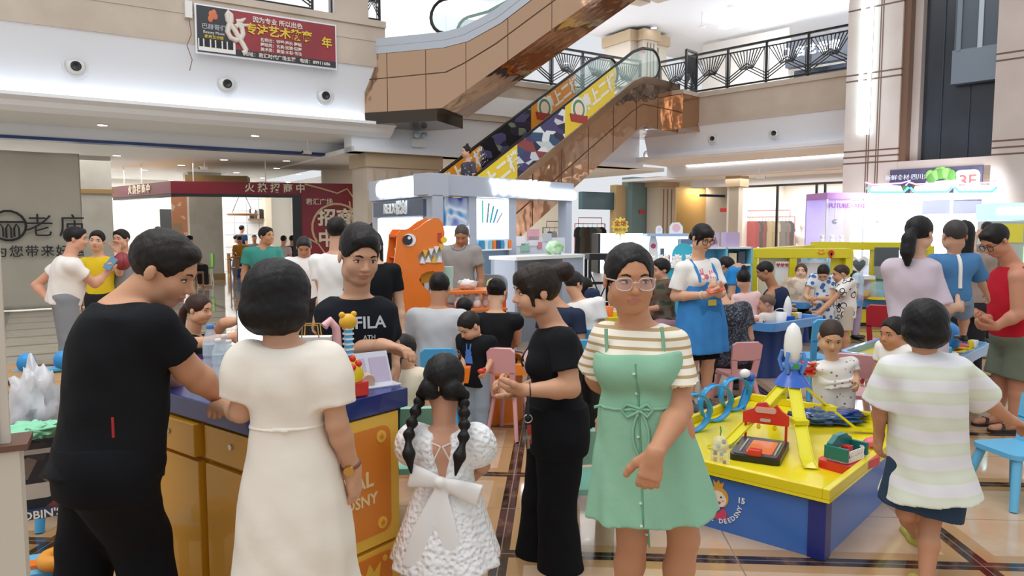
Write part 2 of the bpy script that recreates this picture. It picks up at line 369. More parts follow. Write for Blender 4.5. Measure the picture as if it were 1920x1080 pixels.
# --- the lift tower at the right
PE = Frame((6.82, 15.2), -46.6)
pale = M('tower_stone', 'd6c8c0', .35, var=(.9, 'c8b9b0')); groove = M('groove', '6e5143', .4)
def tower(s0, s1, n0, n1, name):
    mb = MB().b2((s0, n0, 0), (s1, n1, 9.5))
    for z in (2.9, 3.02, 3.14, 4.55, 4.67, 5.95, 6.9, 7.02):
        mb.b2((s0-.004, n0-.004, z), (s1+.004, n1, z+.03), 1)
    for k in (.42, .46, .60, .64):
        x = s0+(s1-s0)*k; mb.b2((x, n0-.006, 0), (x+.02, n0+.01, 9.5), 1)
    return struct(mb.build(name, [pale, groove], Mx=PE.M))
tower(0, 1.04, 0, 1.2, 'pillar_tower'); tower(2.62, 4.4, 0, 1.2, 'pillar_tower')
struct(MB().b2((1.04, .06, 2.9), (1.16, .9, 9.5)).build('trim_10', M('brown_reveal', '75543f', .4), Mx=PE.M))
struct(MB().b2((1.16, .3, 2.9), (1.3, .9, 9.5)).build('trim_11', pale, Mx=PE.M))
struct(MB().b2((1.04, .02, 2.74), (2.62, .9, 2.9)).build('trim_12', pale, Mx=PE.M))
dk = M('lift_glass', '2a2f38', .18, var=(1.5, '343a44'))
mb = MB().b2((1.3, .5, 2.9), (2.62, .6, 9.5)).b2((1.62, .47, 2.9), (1.64, .5, 9.5), 1).b2((2.1, .47, 2.9), (2.115, .5, 9.5), 1)
struct(mb.build('window_1', [dk, M('lift_frame', '3c434e', .3, metal=.4)], Mx=PE.M))
lift = thing('lift_car', 'grey metal lift car stopped behind the dark glass of the tower', 'lift', PE.pt(2.2, .38, 4.3), PE.a)
lg = M('lift_grey', '7d8894', .35, metal=.3)
MB().b2((-.34, -.1, .6), (.42, .06, 4)).build('car_wall', M('lift_pane', '5c6773', .2), lift)
MB().b2((-.36, -.13, 0), (.42, .08, .62)).build('car_base', lg, lift)
MB().b2((-.3, -.14, .6), (-.22, -.1, 4)).build('rail', lg, lift); MB().b2((.05, -.14, .6), (.13, -.1, 4)).build('rail', M('lift_rail', 'b4c0c8', .3, metal=.3), lift)
for k, px in enumerate((1616, 1632)):
    x = PE.hit(px, 150)[0]
    o = tag(MB().cyl((0, 0, 0), (0, 0, 6), .035, seg=10).build('neon_tube', E('neon_white', 'd8f6ff', 4)), ('left' if k == 0 else 'right')+' one of two upright white light tubes on the tower pillar', 'light tube', 'light tubes on the tower pillar')
    o.location = PE.pt(x, -.06, PE.hit(px, 252)[1])
area(PE.pt(.5, -.6, 6), .3, 5, (R(90), 0, PE.a), (.8, .95, 1), sy=5)
# 3F poster under the lift glass
g3 = thing('wall_poster', 'dark restaurant poster with green lettuce bowl and 3F tag below the lift glass', 'poster', PE.pt(1.72, -.01, 2.32), PE.a)
MB().b2((-.79, -.03, -.45), (.79, .02, .42)).build('panel', ramp_mat('poster_night', 'noise', 2.2, [(.3, '3d3d52'), (.6, '55506e')], .4, interp='LINEAR'), g3)
mb = MB().lathe([(.12, -.2), (.25, -.05), (.27, .05), (.25, .05)], (0, 0, 0), 18, 0, up(.12, -.04, .12, 0, -math.pi/2) @ Matrix.Diagonal((1, .12, 1, 1)))
mb.build('bowl', M('bowl_white', 'e8e8ee', .4), g3)
mb = MB()
for k in range(16):
    a = R(20+140*k/15); r = .2+.12*random.random()
    mb.ell((.12+math.cos(a)*r*.8, -.045-.01*(k % 3), .14+math.sin(a)*r*.75), (.08, .012, .1), k % 2)
mb.build('lettuce', [M('lettuce', '6cab4e', .5), M('lettuce_light', '98cd72', .5)], g3)
MB().prism(rrect(.42, .5, .1, 4, .55, .1), -.045, -.035).build('tag', M('tag_white', 'dcdce4', .4), g3)
text(g3, 'lettering', '3F', .3, M('tag_red', 'b0655a', .5), up(.56, -.05, .14), .004, .01)
text(g3, 'lettering', '新鲜食材·四川火锅', .11, M('tag_pale', 'e4e2ec', .5), up(-.42, -.035, .26), .004, .01)
mb = MB()
for k in range(10): mb.ell((-.4+random.uniform(-.28, .3), -.035, -.0+random.uniform(-.1, .1)), (.07, .01, .045), k % 3)
mb.build('food', [M('food_a', '86603f', .5), M('food_b', 'b8a78c', .5), M('food_c', '5d8a48', .5)], g3)
# ================================================================ people: smooth implicit bodies turned into one mesh each
BIG = 9.0
VM = 1.
class Sdf:
    """list of shapes blended smoothly; mesh() samples them on a grid and joins the surface"""
    def __init__(s): s.ops = []
    def add(s, lo, hi, f, k=.02, op='u'): s.ops.append((np.array(lo, float), np.array(hi, float), f, k, op)); return s
    def cone(s, a, b, ra, rb, k=.02, clip=None, op='u', flat=None):
        a, b = np.array(a, float), np.array(b, float); r = max(ra, rb); ab = b-a; L2 = max(ab@ab, 1e-9)
        def f(p):
            q = p-a; t = np.clip((q@ab)/L2, 0, 1)
            q = q-t[..., None]*ab
            if flat is not None:
                nrm, fac = flat; h = q@nrm; q = q+(h*(fac-1))[..., None]*nrm
            d = np.sqrt((q*q).sum(-1))-(ra+(rb-ra)*t)
            if clip is not None: d = np.maximum(d, (p-clip[0])@clip[1])
            return d
        return s.add(np.minimum(a, b)-r, np.maximum(a, b)+r, f, k, op)
    def ell(s, T, c, r, k=.02, op='u', sc=1., clip=None):
        """ellipsoid in the local frame T (3x3 rows = axes, origin o), sizes times sc"""
        A, o = T; c = np.array(c, float)*sc; r = np.array(r, float)*sc; W = o+c@A; m = r.max()
        def f(p):
            q = (p-o)@A.T-c; k0 = np.sqrt(((q/r)**2).sum(-1)); k1 = np.sqrt(((q/(r*r))**2).sum(-1))+1e-9
            d = k0*(k0-1)/k1
            if clip is not None:
                for n_, h in clip: d = np.maximum(d, ((p-o)@A.T)@np.array(n_, float)-h*sc)
            return d
        return s.add(W-m, W+m, f, k, op)
    def loft(s, pts, lat, ab, k=.02, ripple=None, clip=None, op='u', p=2.4):
        """flat-ended tube along a nearly straight spine: points, lateral vectors, half widths (a across, b deep), smoothly interpolated"""
        pts = np.array(pts, float); lat = np.array(lat, float); ab = np.array(ab, float); n = len(pts)
        ax = pts[-1]-pts[0]; L = math.sqrt(ax@ax); ax = ax/L; tk = (pts-pts[0])@ax
        tk = np.maximum.accumulate(tk+np.arange(n)*1e-6)
        rp = np.array(ripple if ripple is not None else [0]*n, float)[:, None]
        tab = np.concatenate([pts-pts[0]-tk[:, None]*ax, lat, ab, rp], 1)
        tt = np.linspace(0, L, 48); out = np.empty((48, tab.shape[1]))
        sl = np.gradient(tab, tk, axis=0) if n > 2 else np.repeat((tab[1:]-tab[:1])/L, 2, 0)
        d_ = np.diff(tab, axis=0)/np.diff(tk)[:, None]
        for c in range(n):                       # keep the curve from overshooting
            lo_ = d_[max(c-1, 0)]; hi_ = d_[min(c, n-2)]
            m_ = np.minimum(np.abs(lo_), np.abs(hi_))*2.2; sl[c] = np.clip(sl[c], -m_, m_)
        ii = np.clip(np.searchsorted(tk, tt, 'right')-1, 0, n-2); hseg = tk[ii+1]-tk[ii]; u_ = ((tt-tk[ii])/hseg)[:, None]; hs_ = hseg[:, None]
        out = (2*u_**3-3*u_**2+1)*tab[ii]+(u_**3-2*u_**2+u_)*hs_*sl[ii]+(-2*u_**3+3*u_**2)*tab[ii+1]+(u_**3-u_**2)*hs_*sl[ii+1]
        m = ab.max()*1.25
        def f(P):
            q = P-pts[0]; t = q@ax; tc = np.clip(t, 0, L); g = [np.interp(tc, tt, out[:, c]) for c in range(9)]
            q = q-t[..., None]*ax; q = q-np.stack(g[:3], -1)
            la = np.stack(g[3:6], -1); la = la-(la@ax)[..., None]*ax; la = la/np.sqrt((la*la).sum(-1))[..., None]
            u = (q*la).sum(-1); w_ = (q*np.cross(ax, la)).sum(-1); a, b = g[6], g[7]
            if ripple is not None:
                th = np.arctan2(w_/b, u/a); r_ = 1+g[8]*(np.sin(th*9+1.3)+.6*np.sin(th*14+t*3)); a = a*r_; b = b*r_
            e = (np.abs(u/a)**p+np.abs(w_/b)**p)**(1/p)
            dd = (e-1)*np.minimum(a, b)*.92
            best = np.maximum(dd, np.maximum(-t, t-L))
            if clip is not None:
                for o_, n_ in clip: best = np.maximum(best, (P-o_)@n_)
            return best
        lo = (pts-m).min(0); hi = (pts+m).max(0)
        return s.add(lo, hi, f, k, op)
    def half(s, o, n, k=.0):
        """cut away the side n points to"""
        o = np.array(o, float); n = np.array(n, float)
        s.ops.append((None, None, lambda p: (p-o)@n, k, 'i')); return s
    def mesh(s, name, mats, vox, parent=None, wob=0, slot=None, wf=1.):
        lo = np.min([o[0] for o in s.ops if o[4] == 'u'], 0)-vox*3; hi = np.max([o[1] for o in s.ops if o[4] == 'u'], 0)+vox*3
        nn = np.maximum(np.ceil((hi-lo)/vox).astype(int)+1, 4); D = np.full(nn, .5, np.float32)
        ax = [lo[i]+vox*np.arange(nn[i]) for i in range(3)]
        for a, b, f, k, op in s.ops:
            if a is None: i0 = [0]*3; i1 = list(nn)
            else:
                i0 = [max(0, int((a[i]-k-vox*2.5-lo[i])/vox)) for i in range(3)]; i1 = [min(nn[i], int((b[i]+k+vox*2.5-lo[i])/vox)+2) for i in range(3)]
                if any(i1[i] <= i0[i] for i in range(3)): continue
            sl = tuple(slice(i0[i], i1[i]) for i in range(3))
            p = np.stack(np.meshgrid(*[ax[i][sl[i]] for i in range(3)], indexing='ij'), -1)
            d = f(p).astype(np.float32); c = D[sl]
            if op == 'u':
                h = np.maximum(k-np.abs(c-d), 0)/max(k, 1e-6); D[sl] = np.minimum(c, d)-h*h*k*.25
            elif op == 's':
                h = np.maximum(k-np.abs(c+d), 0)/max(k, 1e-6); D[sl] = np.maximum(c, -d)+h*h*k*.25
            else: D[sl] = np.maximum(c, d)
        if wob:
            x, y, z = [q*wf for q in np.meshgrid(*ax, indexing='ij')]
            D += (wob*(np.sin(19*x+11*z+3*np.sin(9*y))*np.sin(17*y-13*z+2*np.sin(14*x))+.5*np.sin(41*z+15*x)*np.sin(33*x-20*y))).astype(np.float32)
        D[0] = D[-1] = .5; D[:, 0] = D[:, -1] = .5; D[:, :, 0] = D[:, :, -1] = .5
        V, Fq = nets(D, lo, vox)
        if name not in ('body', 'pigtail'):
            a_, b_ = Fq.ravel(), np.roll(Fq, -1, 1).ravel(); cn = np.bincount(a_, minlength=len(V))+np.bincount(b_, minlength=len(V))
            for _ in range(2):
                nb = np.stack([np.bincount(a_, V[b_, c], len(V))+np.bincount(b_, V[a_, c], len(V)) for c in range(3)], 1)
                V = V*.5+.5*nb/np.maximum(cn, 1)[:, None]
        me = bpy.data.meshes.new(name); me.vertices.add(len(V)); me.vertices.foreach_set('co', V.astype(np.float32).ravel())
        me.loops.add(len(Fq)*4); me.polygons.add(len(Fq)); me.loops.foreach_set('vertex_index', Fq.astype(np.int32).ravel())
        me.polygons.foreach_set('loop_start', np.arange(0, len(Fq)*4, 4, dtype=np.int32)); me.polygons.foreach_set('loop_total', np.full(len(Fq), 4, np.int32))
        me.update(calc_edges=True)
        for q in (mats if isinstance(mats, list) else [mats]): me.materials.append(q)
        me.polygons.foreach_set('use_smooth', np.ones(len(Fq), bool))
        if slot is not None: me.polygons.foreach_set('material_index', slot(V[Fq].mean(1)).astype(np.int32))
        o = bpy.data.objects.new(name, me); COL.objects.link(o)
        if parent is not None: adopt(o, parent)
        return o
def nets(D, lo, vox):
    S = D < 0; nx, ny, nz = D.shape
    c = np.zeros((nx-1, ny-1, nz-1), np.uint8)
    for i in (0, 1):
        for j in (0, 1):
            for k in (0, 1): c += S[i:nx-1+i, j:ny-1+j, k:nz-1+k]
    act = np.argwhere((c > 0) & (c < 8)); idx = np.full(c.shape, -1, np.int64); idx[tuple(act.T)] = np.arange(len(act))
    acc = np.zeros((len(act), 3)); cnt = np.zeros(len(act)); I, J, K = act.T
    for a in range(3):
        for u in (0, 1):
            for v in (0, 1):
                o0 = [0, 0, 0]; o0[(a+1) % 3] = u; o0[(a+2) % 3] = v; o1 = list(o0); o1[a] = 1
                d0 = D[I+o0[0], J+o0[1], K+o0[2]]; d1 = D[I+o1[0], J+o1[1], K+o1[2]]; mk = (d0 < 0) != (d1 < 0)
                t = np.where(mk, d0/np.where(mk, d0-d1, 1), 0); q = np.tile(np.array(o0, float), (len(act), 1)); q[:, a] += t
                acc[mk] += q[mk]; cnt[mk] += 1
    V = lo+vox*(act+acc/np.maximum(cnt, 1)[:, None]); Fq = []
    for a in range(3):
        b, cc = (a+1) % 3, (a+2) % 3
        s0 = [slice(1, -1)]*3; s0[a] = slice(0, -1); s1 = list(s0); s1[a] = slice(1, None)
        A, B = S[tuple(s0)], S[tuple(s1)]; e = np.argwhere(A != B)
        off = np.array([1, 1, 1]); off[a] = 0; g = e+off
        fl = A[tuple(e.T)]
        def cell(db, dc):
            h = g.copy(); h[:, b] += db; h[:, cc] += dc; return idx[tuple(h.T)]
        q = np.stack([cell(-1, -1), cell(0, -1), cell(0, 0), cell(-1, 0)], 1)
        q[~fl] = q[~fl][:, ::-1]; Fq.append(q)
    Fq = np.concatenate(Fq); return V, Fq[(Fq >= 0).all(1)]
def adopt(o, parent):
    o.parent = parent; o.matrix_parent_inverse = WM(parent).inverted()
def WM(o):
    m = Matrix.LocRotScale(o.location, o.rotation_euler, o.scale)
    return (WM(o.parent) @ o.matrix_parent_inverse @ m) if o.parent else m
A3 = lambda v: np.array(v, float)
def nrm(v): v = A3(v); return v/max(np.sqrt(v@v), 1e-9)
def rotv(v, axis, deg):
    return A3(Matrix.Rotation(R(deg), 3, Vector(axis)) @ Vector(v))
SKIN = {}
def skin(c='d9a888'):
    if c not in SKIN:
        m = M('skin_'+c, c, .5, spec=.35, bump=(55, .04)); b = nodes(m)[0]['Principled BSDF']
        b.inputs['Subsurface Weight'].default_value = .0
        SKIN[c] = m
    return SKIN[c]
hairm = {}
def hair_mat(c='15110f'):
    if c not in hairm:
        m = M('hair_'+c, c, .5, spec=.3); n, l = nodes(m); b = n['Principled BSDF']
        tc = n.new('ShaderNodeTexCoord'); mp = n.new('ShaderNodeMapping'); mp.inputs['Scale'].default_value = (160, 160, 14)
        nz = n.new('ShaderNodeTexNoise'); nz.inputs['Scale'].default_value = 1; bp = n.new('ShaderNodeBump'); bp.inputs['Strength'].default_value = .55; bp.inputs['Distance'].default_value = .004
        l.new(tc.outputs['Object'], mp.inputs['Vector']); l.new(mp.outputs['Vector'], nz.inputs['Vector']); l.new(nz.outputs['Fac'], bp.inputs['Height']); l.new(bp.outputs['Normal'], b.inputs['Normal'])
        hairm[c] = m
    return hairm[c]
def cloth(name, col, rough=.85, bump=(14, .25, .012), **k): return M(name, col, rough, bump=bump, spec=.2, **k)
def stripe_mat(name, stops, scale, axis='Z', dist=0):
    return ramp_mat(name, 'wave', scale, stops, .85, axis, bump=(14, .2, .012), dist=dist)
lipm = M('lips', 'bb7a6c', .45); eyew = M('eye_white', 'cfc6be', .3); eyed = M('iris', '1b120e', .15); lashm = M('lash', '1c1512', .6)
class Person:
    def __init__(s, label, X, Y, face=0, H=1.65, g=1., hs=None, sit=None, j={}, sw=None, skinc='d8a583', vox=None, fem=False, cat='person', base=0., bust=0., belly=0., lean=0., tw=0., group=None, head=None, hipw=1., curl=25, hdir={}, noleg=False, handfree=True, jz={}):
        s.H, s.g, s.fem = H, g, fem; s.hs = (hs or H*.134)*1.06; h = H
        s.f = A3((math.sin(R(face)), -math.cos(R(face)), 0)); s.l = A3((-s.f[1], s.f[0], 0)); s.u = A3((0, 0, 1))
        s.X, s.Y = X, Y; s.base = base
        dist = Y; s.vox = VM*(vox or (.0055 if dist < 4 else .008 if dist < 7 else .012 if dist < 11 else .018))
        s.root = thing('person', label, cat, (X, Y, base), 0, group)
        s.skin = skin(skinc); s.curl = curl
        o = A3((X, Y, base)); J = {}
        def px(k):
            q = j[k]
            if len(q) == 3: return A3(P(q[0], q[1], Y+q[2]))
            return A3(q[:3])                       # absolute
        pz = (sit+.09*h) if sit is not None else .53*h
        J['pel'] = px('pel') if 'pel' in j else o+s.u*pz
        spd = rotv(s.u, s.l, lean)
        J['neck'] = px('neck') if 'neck' in j else J['pel']+spd*(.30*h)
        sp = nrm(J['neck']-J['pel']); s.sp = sp
        hl = s.l; sl = rotv(s.l, s.u, tw); sl = nrm(sl-sp*(sl@sp)); s.sl = sl
        sw = sw or (.112 if not fem else .1)*h; s.sw = sw
        s.fs = nrm(np.cross(sl, sp)); 
        if s.fs@s.f < 0: s.fs = -s.fs
        for sd, sg in (('L', 1), ('R', -1)):
            J['sh'+sd] = px('sh'+sd) if 'sh'+sd in j else J['neck']+sl*sg*sw-sp*.036*h
            J['hip'+sd] = J['pel']+hl*sg*.052*h*g-sp*.012*h
            if sit is not None:
                J['kn'+sd] = px('kn'+sd) if 'kn'+sd in j else J['hip'+sd]+s.f*.235*h+hl*sg*.03*h-s.u*.02*h
                J['an'+sd] = px('an'+sd) if 'an'+sd in j else A3((*(J['kn'+sd][:2]), base+.045*h))+s.f*.02*h
            else:
                J['an'+sd] = px('an'+sd) if 'an'+sd in j else A3((*(o+hl*sg*.055*h)[:2], base+.042*h))
                J['kn'+sd] = px('kn'+sd) if 'kn'+sd in j else (J['hip'+sd]*.49+J['an'+sd]*.51)+s.f*.012*h
            J['el'+sd] = px('el'+sd) if 'el'+sd in j else J['sh'+sd]-s.u*.175*h+sl*sg*.03*h-s.f*.01*h
            J['wr'+sd] = px('wr'+sd) if 'wr'+sd in j else (J['el'+sd]-s.u*.14*h+s.f*.03*h if sit is None else J['el'+sd]+s.f*.13*h-s.u*.04*h-sl*sg*.03*h)
        if 'head' in j: J['head'] = px('head')
        else: J['head'] = J['neck']+nrm(sp+s.f*.25)*(.05*h+.5*s.hs)
        for k_, (dx, dy, dz) in jz.items(): J[k_] = J[k_]+A3((dx, dy, dz))
        s.J = J
        yaw, pit, rol = head if head else (face, 0, 0)
        hf = A3((math.sin(R(yaw)), -math.cos(R(yaw)), 0)); hx = A3((-hf[1], hf[0], 0))      # hx: person's left
        hf2 = rotv(hf, hx, pit); hu = rotv(s.u, hx, pit)
        hu2 = rotv(hu, hf2, rol); hx2 = rotv(hx, hf2, rol)
        s.HT = (np.stack([hx2, hf2, hu2]), J['head'])
        s.hdir = hdir; s.bust, s.belly, s.hipw = bust, belly, hipw; s.sitting = sit is not None; s.noleg = noleg
    # ---- body
    def torso_pts(s, extra=0.):
        J, h, g = s.J, s.H, s.g; a, b = J['pel'], J['neck']; d = b-a
        w = s.sw/.112/h
        if s.fem: prof = [(-.22, .088*s.hipw, .07), (.05, .098*s.hipw, .074), (.42, .074, .056), (.72, .088*w, .066), (.9, .088*w, .052), (1.0, .05*w, .036)]
        else: prof = [(-.22, .085, .068), (.05, .09, .072), (.42, .084, .066), (.72, .098*w, .07), (.9, .094*w, .056), (1.0, .05*w, .038)]
        out = []
        for t, x, y in prof:
            bl = s.belly*max(0, 1-abs(t-.3)/.5)
            out.append((a+d*t+s.fs*bl*.35*h, (x+bl*.5)*g*h+extra, (y+bl*.6)*g*h+extra, s.l+(s.sl-s.l)*min(max(t, 0), 1)))
        return out
    def body(s, hand=True, under=.006):
        h, g, J = s.H, s.g, s.J; S = Sdf(); k = .018*h/1.6
        T = s.torso_pts(-under); S.loft([t[0] for t in T], [t[3] for t in T], [(t[1], t[2]) for t in T], k)
        S.cone(J['neck']-s.sp*.01*h, J['head']-s.HT[0][2]*.2*s.hs-s.HT[0][1]*.06*s.hs, .034*h*min(g, 1.1), (.235 if s.fem else .265)*s.hs, k*1.5)
        for sd, sg in (('L', 1), ('R', -1)):
            S.cone(J['neck']-s.sp*.02*h, J['sh'+sd], .032*h, .03*h*g, k*2)
            S.cone(J['sh'+sd], J['el'+sd], .031*h*g, .0245*h*g, k)
            e, w_ = J['el'+sd], J['wr'+sd]; m = e+(w_-e)*.3
            S.cone(e, m, .0245*h*g, .0255*h*g, k); S.cone(m, w_, .0255*h*g, .0165*h*g**.5, k)
            if hand: s.hand(S, sd, sg)
            else: S.cone(w_, w_+nrm(w_-e)*.05*h, .017*h, .02*h, k)
            if not s.noleg:
                S.cone(J['hip'+sd], J['kn'+sd], .054*h*g, .034*h*g, k*1.5)
                kn, an = J['kn'+sd], J['an'+sd]; m = kn+(an-kn)*.3-s.f*.008*h
                S.cone(kn, m, .033*h*g, .034*h*g, k); S.cone(m, an, .034*h*g, .02*h, k)
                S.cone(an-s.u*.015*h-s.f*.02*h, an+s.f*.095*h-s.u*.026*h, .022*h, .018*h, k)
        s.headshape(S)
        A, o = s.HT; hs = s.hs
        def slot(c):
            q = (c-o)@A.T/hs
            return (((q[:, 0]/.105)**2+((q[:, 2]+.262)/.036)**2 < 1) & (q[:, 1] > .3)).astype(int)
        s.bodyo = S.mesh('body', [s.skin, lipm], s.vox, s.root, slot=slot); return s
    def headshape(s, S):
        T, h = s.HT, s.hs; k = .05*h
        S.ell(T, (0, -.05, .13), (.335, .43, .37), k, sc=h); S.ell(T, (0, .08, -.12), (.285, .3, .37), k, sc=h)
        S.ell(T, (0, .17, -.37), (.185, .15, .125), k, sc=h)
        S.ell(T, (0, .31, .1), (.2, .08, .07), k, sc=h)
        for g in (1, -1):
            if s.fem or s.H < 1.35: S.ell(T, (.163*g, .21, -.16), (.125, .14, .15), k*1.6, sc=h); S.ell(T, (.212*g, .0, -.27), (.1, .17, .14), k*1.6, sc=h)
            else: S.ell(T, (.155*g, .22, -.12), (.115, .12, .13), k*1.6, sc=h); S.ell(T, (.195*g, .02, -.29), (.095, .16, .12), k*1.6, sc=h)
            S.ell(T, (.345*g, -.06, -.04), (.03, .075, .115), k*.5, sc=h)
            S.ell(T, (.14*g, .42, .0), (.085, .065, .055), k*.8, 's', sc=h)
            S.ell(T, (.052*g, .37, -.148), (.035, .05, .032), k*.4, sc=h)
        A, o = T; c = lambda x, y, z: o+A3((x, y, z))@A*h
        S.cone(c(0, .35, .02), c(0, .425, -.125), .032*h, .052*h, k*.6)
        S.ell(T, (0, .352, -.24), (.1, .045, .028), k*.35, sc=h); S.ell(T, (0, .345, -.288), (.085, .045, .03), k*.35, sc=h)
        S.ell(T, (0, .40, -.263), (.11, .03, .007), k*.15, 's', sc=h)
    def hand(s, S, sd, sg):
        J, h = s.J, s.H; w_, e = J['wr'+sd], J['el'+sd]; q = s.hdir.get(sd, {})
        d = nrm(q['d']) if 'd' in q else nrm(w_-e); pn = A3(q.get('n', -s.sl*sg)); pn = nrm(pn-d*(pn@d))
        cu = q.get('curl', s.curl); la = nrm(np.cross(d, pn))*(1 if 'flip' not in q else -1)
        th = s.f if 't' not in q else A3(q['t'])
        if la@th < 0: la = -la                     # thumb side
        L = .056*h; r = .0105*h; k = .006*h
        a = w_-d*.01*h; b = w_+d*L
        S.cone(w_, w_+d*L*.3, .0165*h, .016*h, k*2, flat=None)
        S.loft([a, w_+d*.015*h, w_+d*L*.6, b], [la]*4, [(.015*h, .014*h), (.019*h, .0125*h), (.0255*h, .011*h), (.024*h, .009*h)], k*1.5, p=2.6)
        if s.Y > 11:
            S.cone(b, b+rotv(d, np.cross(d, pn), -cu)*.04*h if False else b+d*.03*h+pn*.015*h, .018*h, .012*h, k*2); return
        ax = np.cross(d, pn)
        for i, (o_, fl) in enumerate(((.75, .043), (.26, .049), (-.25, .045), (-.72, .036))):
            p0 = b+la*o_*.024*h-d*.006*h; dd = nrm(d+la*.07*o_); rr = .0082*h*(1, 1, .97, .86)[i]
            for n_, fr in enumerate((.44, .32, .26)):
                dd = rotv(dd, ax, cu*(.7, 1.1, .9)[n_]*(1+.08*i)); p1 = p0+dd*fl*h*fr*1.05
                S.cone(p0, p1, rr, rr*.93, k*.4); p0 = p1; rr *= .93
        p0 = w_+d*.012*h+la*.016*h+pn*.004*h; dd = nrm(d*.75+la*.7+pn*.25)
        for n_, fr in enumerate((.026, .022, .018)):
            p1 = p0+dd*fr*h; S.cone(p0, p1, (.0115, .0098, .0088)[n_]*h, (.0098, .009, .008)[n_]*h, k*.8); p0 = p1; dd = nrm(dd*.8+d*.35+pn*.12)
    def face(s, glasses=None, brow=1., look=0.):
        A, o = s.HT; h = s.hs; c = lambda x, y, z: Vector(o+A3((x, y, z))@A*h)
        T = Matrix(((A[0][0], A[1][0], A[2][0], o[0]), (A[0][1], A[1][1], A[2][1], o[1]), (A[0][2], A[1][2], A[2][2], o[2]), (0, 0, 0, 1))) @ Matrix.Scale(h, 4)
        for g in (1, -1):
            mb = MB(); mb.ell((.138*g, .318, 0), (.066, .038, .023), 0, 14, 9, T); mb.ell((.138*g+look*.03, .335, 0), (.027, .027, .0235), 1, 10, 7, T)
            mb.tube([(.138*g+.075*math.cos(R(a)), .352-.0006*(abs(a-90)), .003+.024*math.sin(R(a))) for a in range(10, 180, 20)], .009, 5, 2, T=T)
            adopt(mb.build('eye', [eyew, eyed, lashm]), s.root)
            mb = MB(); mb.tube([(.07*g, .385, .088), (.13*g, .382, .112), (.2*g, .34, .1)], [.016*brow, .018*brow, .008], 6, 0, T=T, flat=.6)
            adopt(mb.build('eyebrow', s.hairmat), s.root)
        if glasses:
            mb = MB(); gm, rim = glasses
            for g in (1, -1):
                pts = [(.16*g+x*.118, .43-.05*abs(x)*abs(x), -.02+y*.092) for x, y in rrect(2, 1.9, .75, 4)]
                mb.tube(pts, rim, 6, 0, True, T=T)
                mb.tube([(.28*g, .385, .03), (.35*g, .1, .02), (.36*g, -.05, .0)], rim, 5, 0, T=T)
            mb.tube([(-.045, .43, .0), (0, .445, .012), (.045, .43, .0)], rim, 5, 0, T=T)
            adopt(mb.build('glasses', gm), s.root)
        return s
    # ---- hair
    def hair(s, style='short', col='15110f', top=.0, name='hair', vol=0.):
        S = Sdf(); T, h = s.HT, s.hs; k = .03*h; s.hairmat = hair_mat(col); A, o = T; c = lambda x, y, z: o+A3((x, y, z))@A*h
        v = vol
        if style in ('short', 'crop', 'buzz'):
            t = {'short': .035, 'crop': .02, 'buzz': .012}[style]+v
            S.ell(T, (0, -.06, .15+top*.5), (.335+t*.62, .43+t, .37+t*.9+top*.5), k, sc=h)
            if style == 'short':
                S.ell(T, (0, .2, .34), (.25, .18, .14+top*.4), k, sc=h)
            S.ell(T, (0, .47, -.16), (.36, .42, .44), k*1.2, 's', sc=h)
            S.add(o-h, o+h, lambda p: .2*h-((p-o)@A[2]+.36*h+(-(p-o)@A[1])*.0)*1.0 if False else ((p-o)@A[2]+(.12 if style != 'short' else .2)*h), 0, 's2') if False else None
            lo_ = -.2 if style != 'buzz' else -.15
            S.half(c(0, 0, lo_), -(A[2]*.9-A[1]*.45)/1.0)
            for g in (1, -1): S.ell(T, (.36*g, .03, -.12), (.09, .16, .15), k, 's', sc=h)
        elif style == 'bob':
            S.ell(T, (0, -.06, .14), (.385+v, .47+v, .41+v), k, sc=h); S.ell(T, (0, -.12, -.12), (.41+v, .4+v, .36), k*2, sc=h)
            S.ell(T, (0, .22, .25), (.3, .2, .2), k, sc=h)
            S.ell(T, (0, .5, -.2), (.3, .36, .44), k, 's', sc=h); S.half(c(0, 0, -.44), -A[2])
        elif style == 'pulled':        # combed back, with whatever add() brings
            S.ell(T, (0, -.06, .14), (.362+v, .455+v, .395+v), k, sc=h); S.ell(T, (0, .44, -.13), (.285, .36, .44), k, 's', sc=h)
            S.half(c(0, 0, -.26), -(A[2]*.9-A[1]*.4))
            for g in (1, -1): S.ell(T, (.36*g, .03, -.14), (.08, .13, .14), k, 's', sc=h)
        elif style == 'bangs':
            S.ell(T, (0, -.06, .14), (.365+v, .455+v, .4+v), k, sc=h); S.ell(T, (0, .2, .26), (.28, .22, .2), k, sc=h)
            for g in (1, -1): S.cone(c(.3*g, .17, .1), c(.31*g, .15, -.28), .06*h, .03*h, k)
            S.ell(T, (0, .5, -.24), (.29, .36, .42), k, 's', sc=h); S.half(c(0, 0, -.3), -(A[2]*.9-A[1]*.3))
        elif style == 'long':
            S.ell(T, (0, -.06, .14), (.37+v, .46+v, .41+v), k, sc=h); S.ell(T, (0, .46, -.15), (.27, .36, .45), k, 's', sc=h)
            S.cone(c(0, -.22, 0), c(0, -.32, -.9), .33*h, .25*h, k*2); S.cone(c(0, -.3, -.9), c(0, -.34, -1.3), .25*h, .14*h, k*2)
        elif style == 'bald':
            S.ell(T, (0, -.07, .1), (.343, .435, .36), k, sc=h); S.ell(T, (0, .3, .25), (.35, .6, .5), k, 's', sc=h); S.half(c(0, 0, -.2), -A[2])
        s.S = S; s.c = c; return s
    def tail(s, pts, rs):
        """pony tail, bun or plait: points in head units"""
        for (a, b), (ra, rb) in zip(zip(pts, pts[1:]), zip(rs, rs[1:])): s.S.cone(s.c(*a), s.c(*b), ra*s.hs, rb*s.hs, .02*s.hs)
        return s
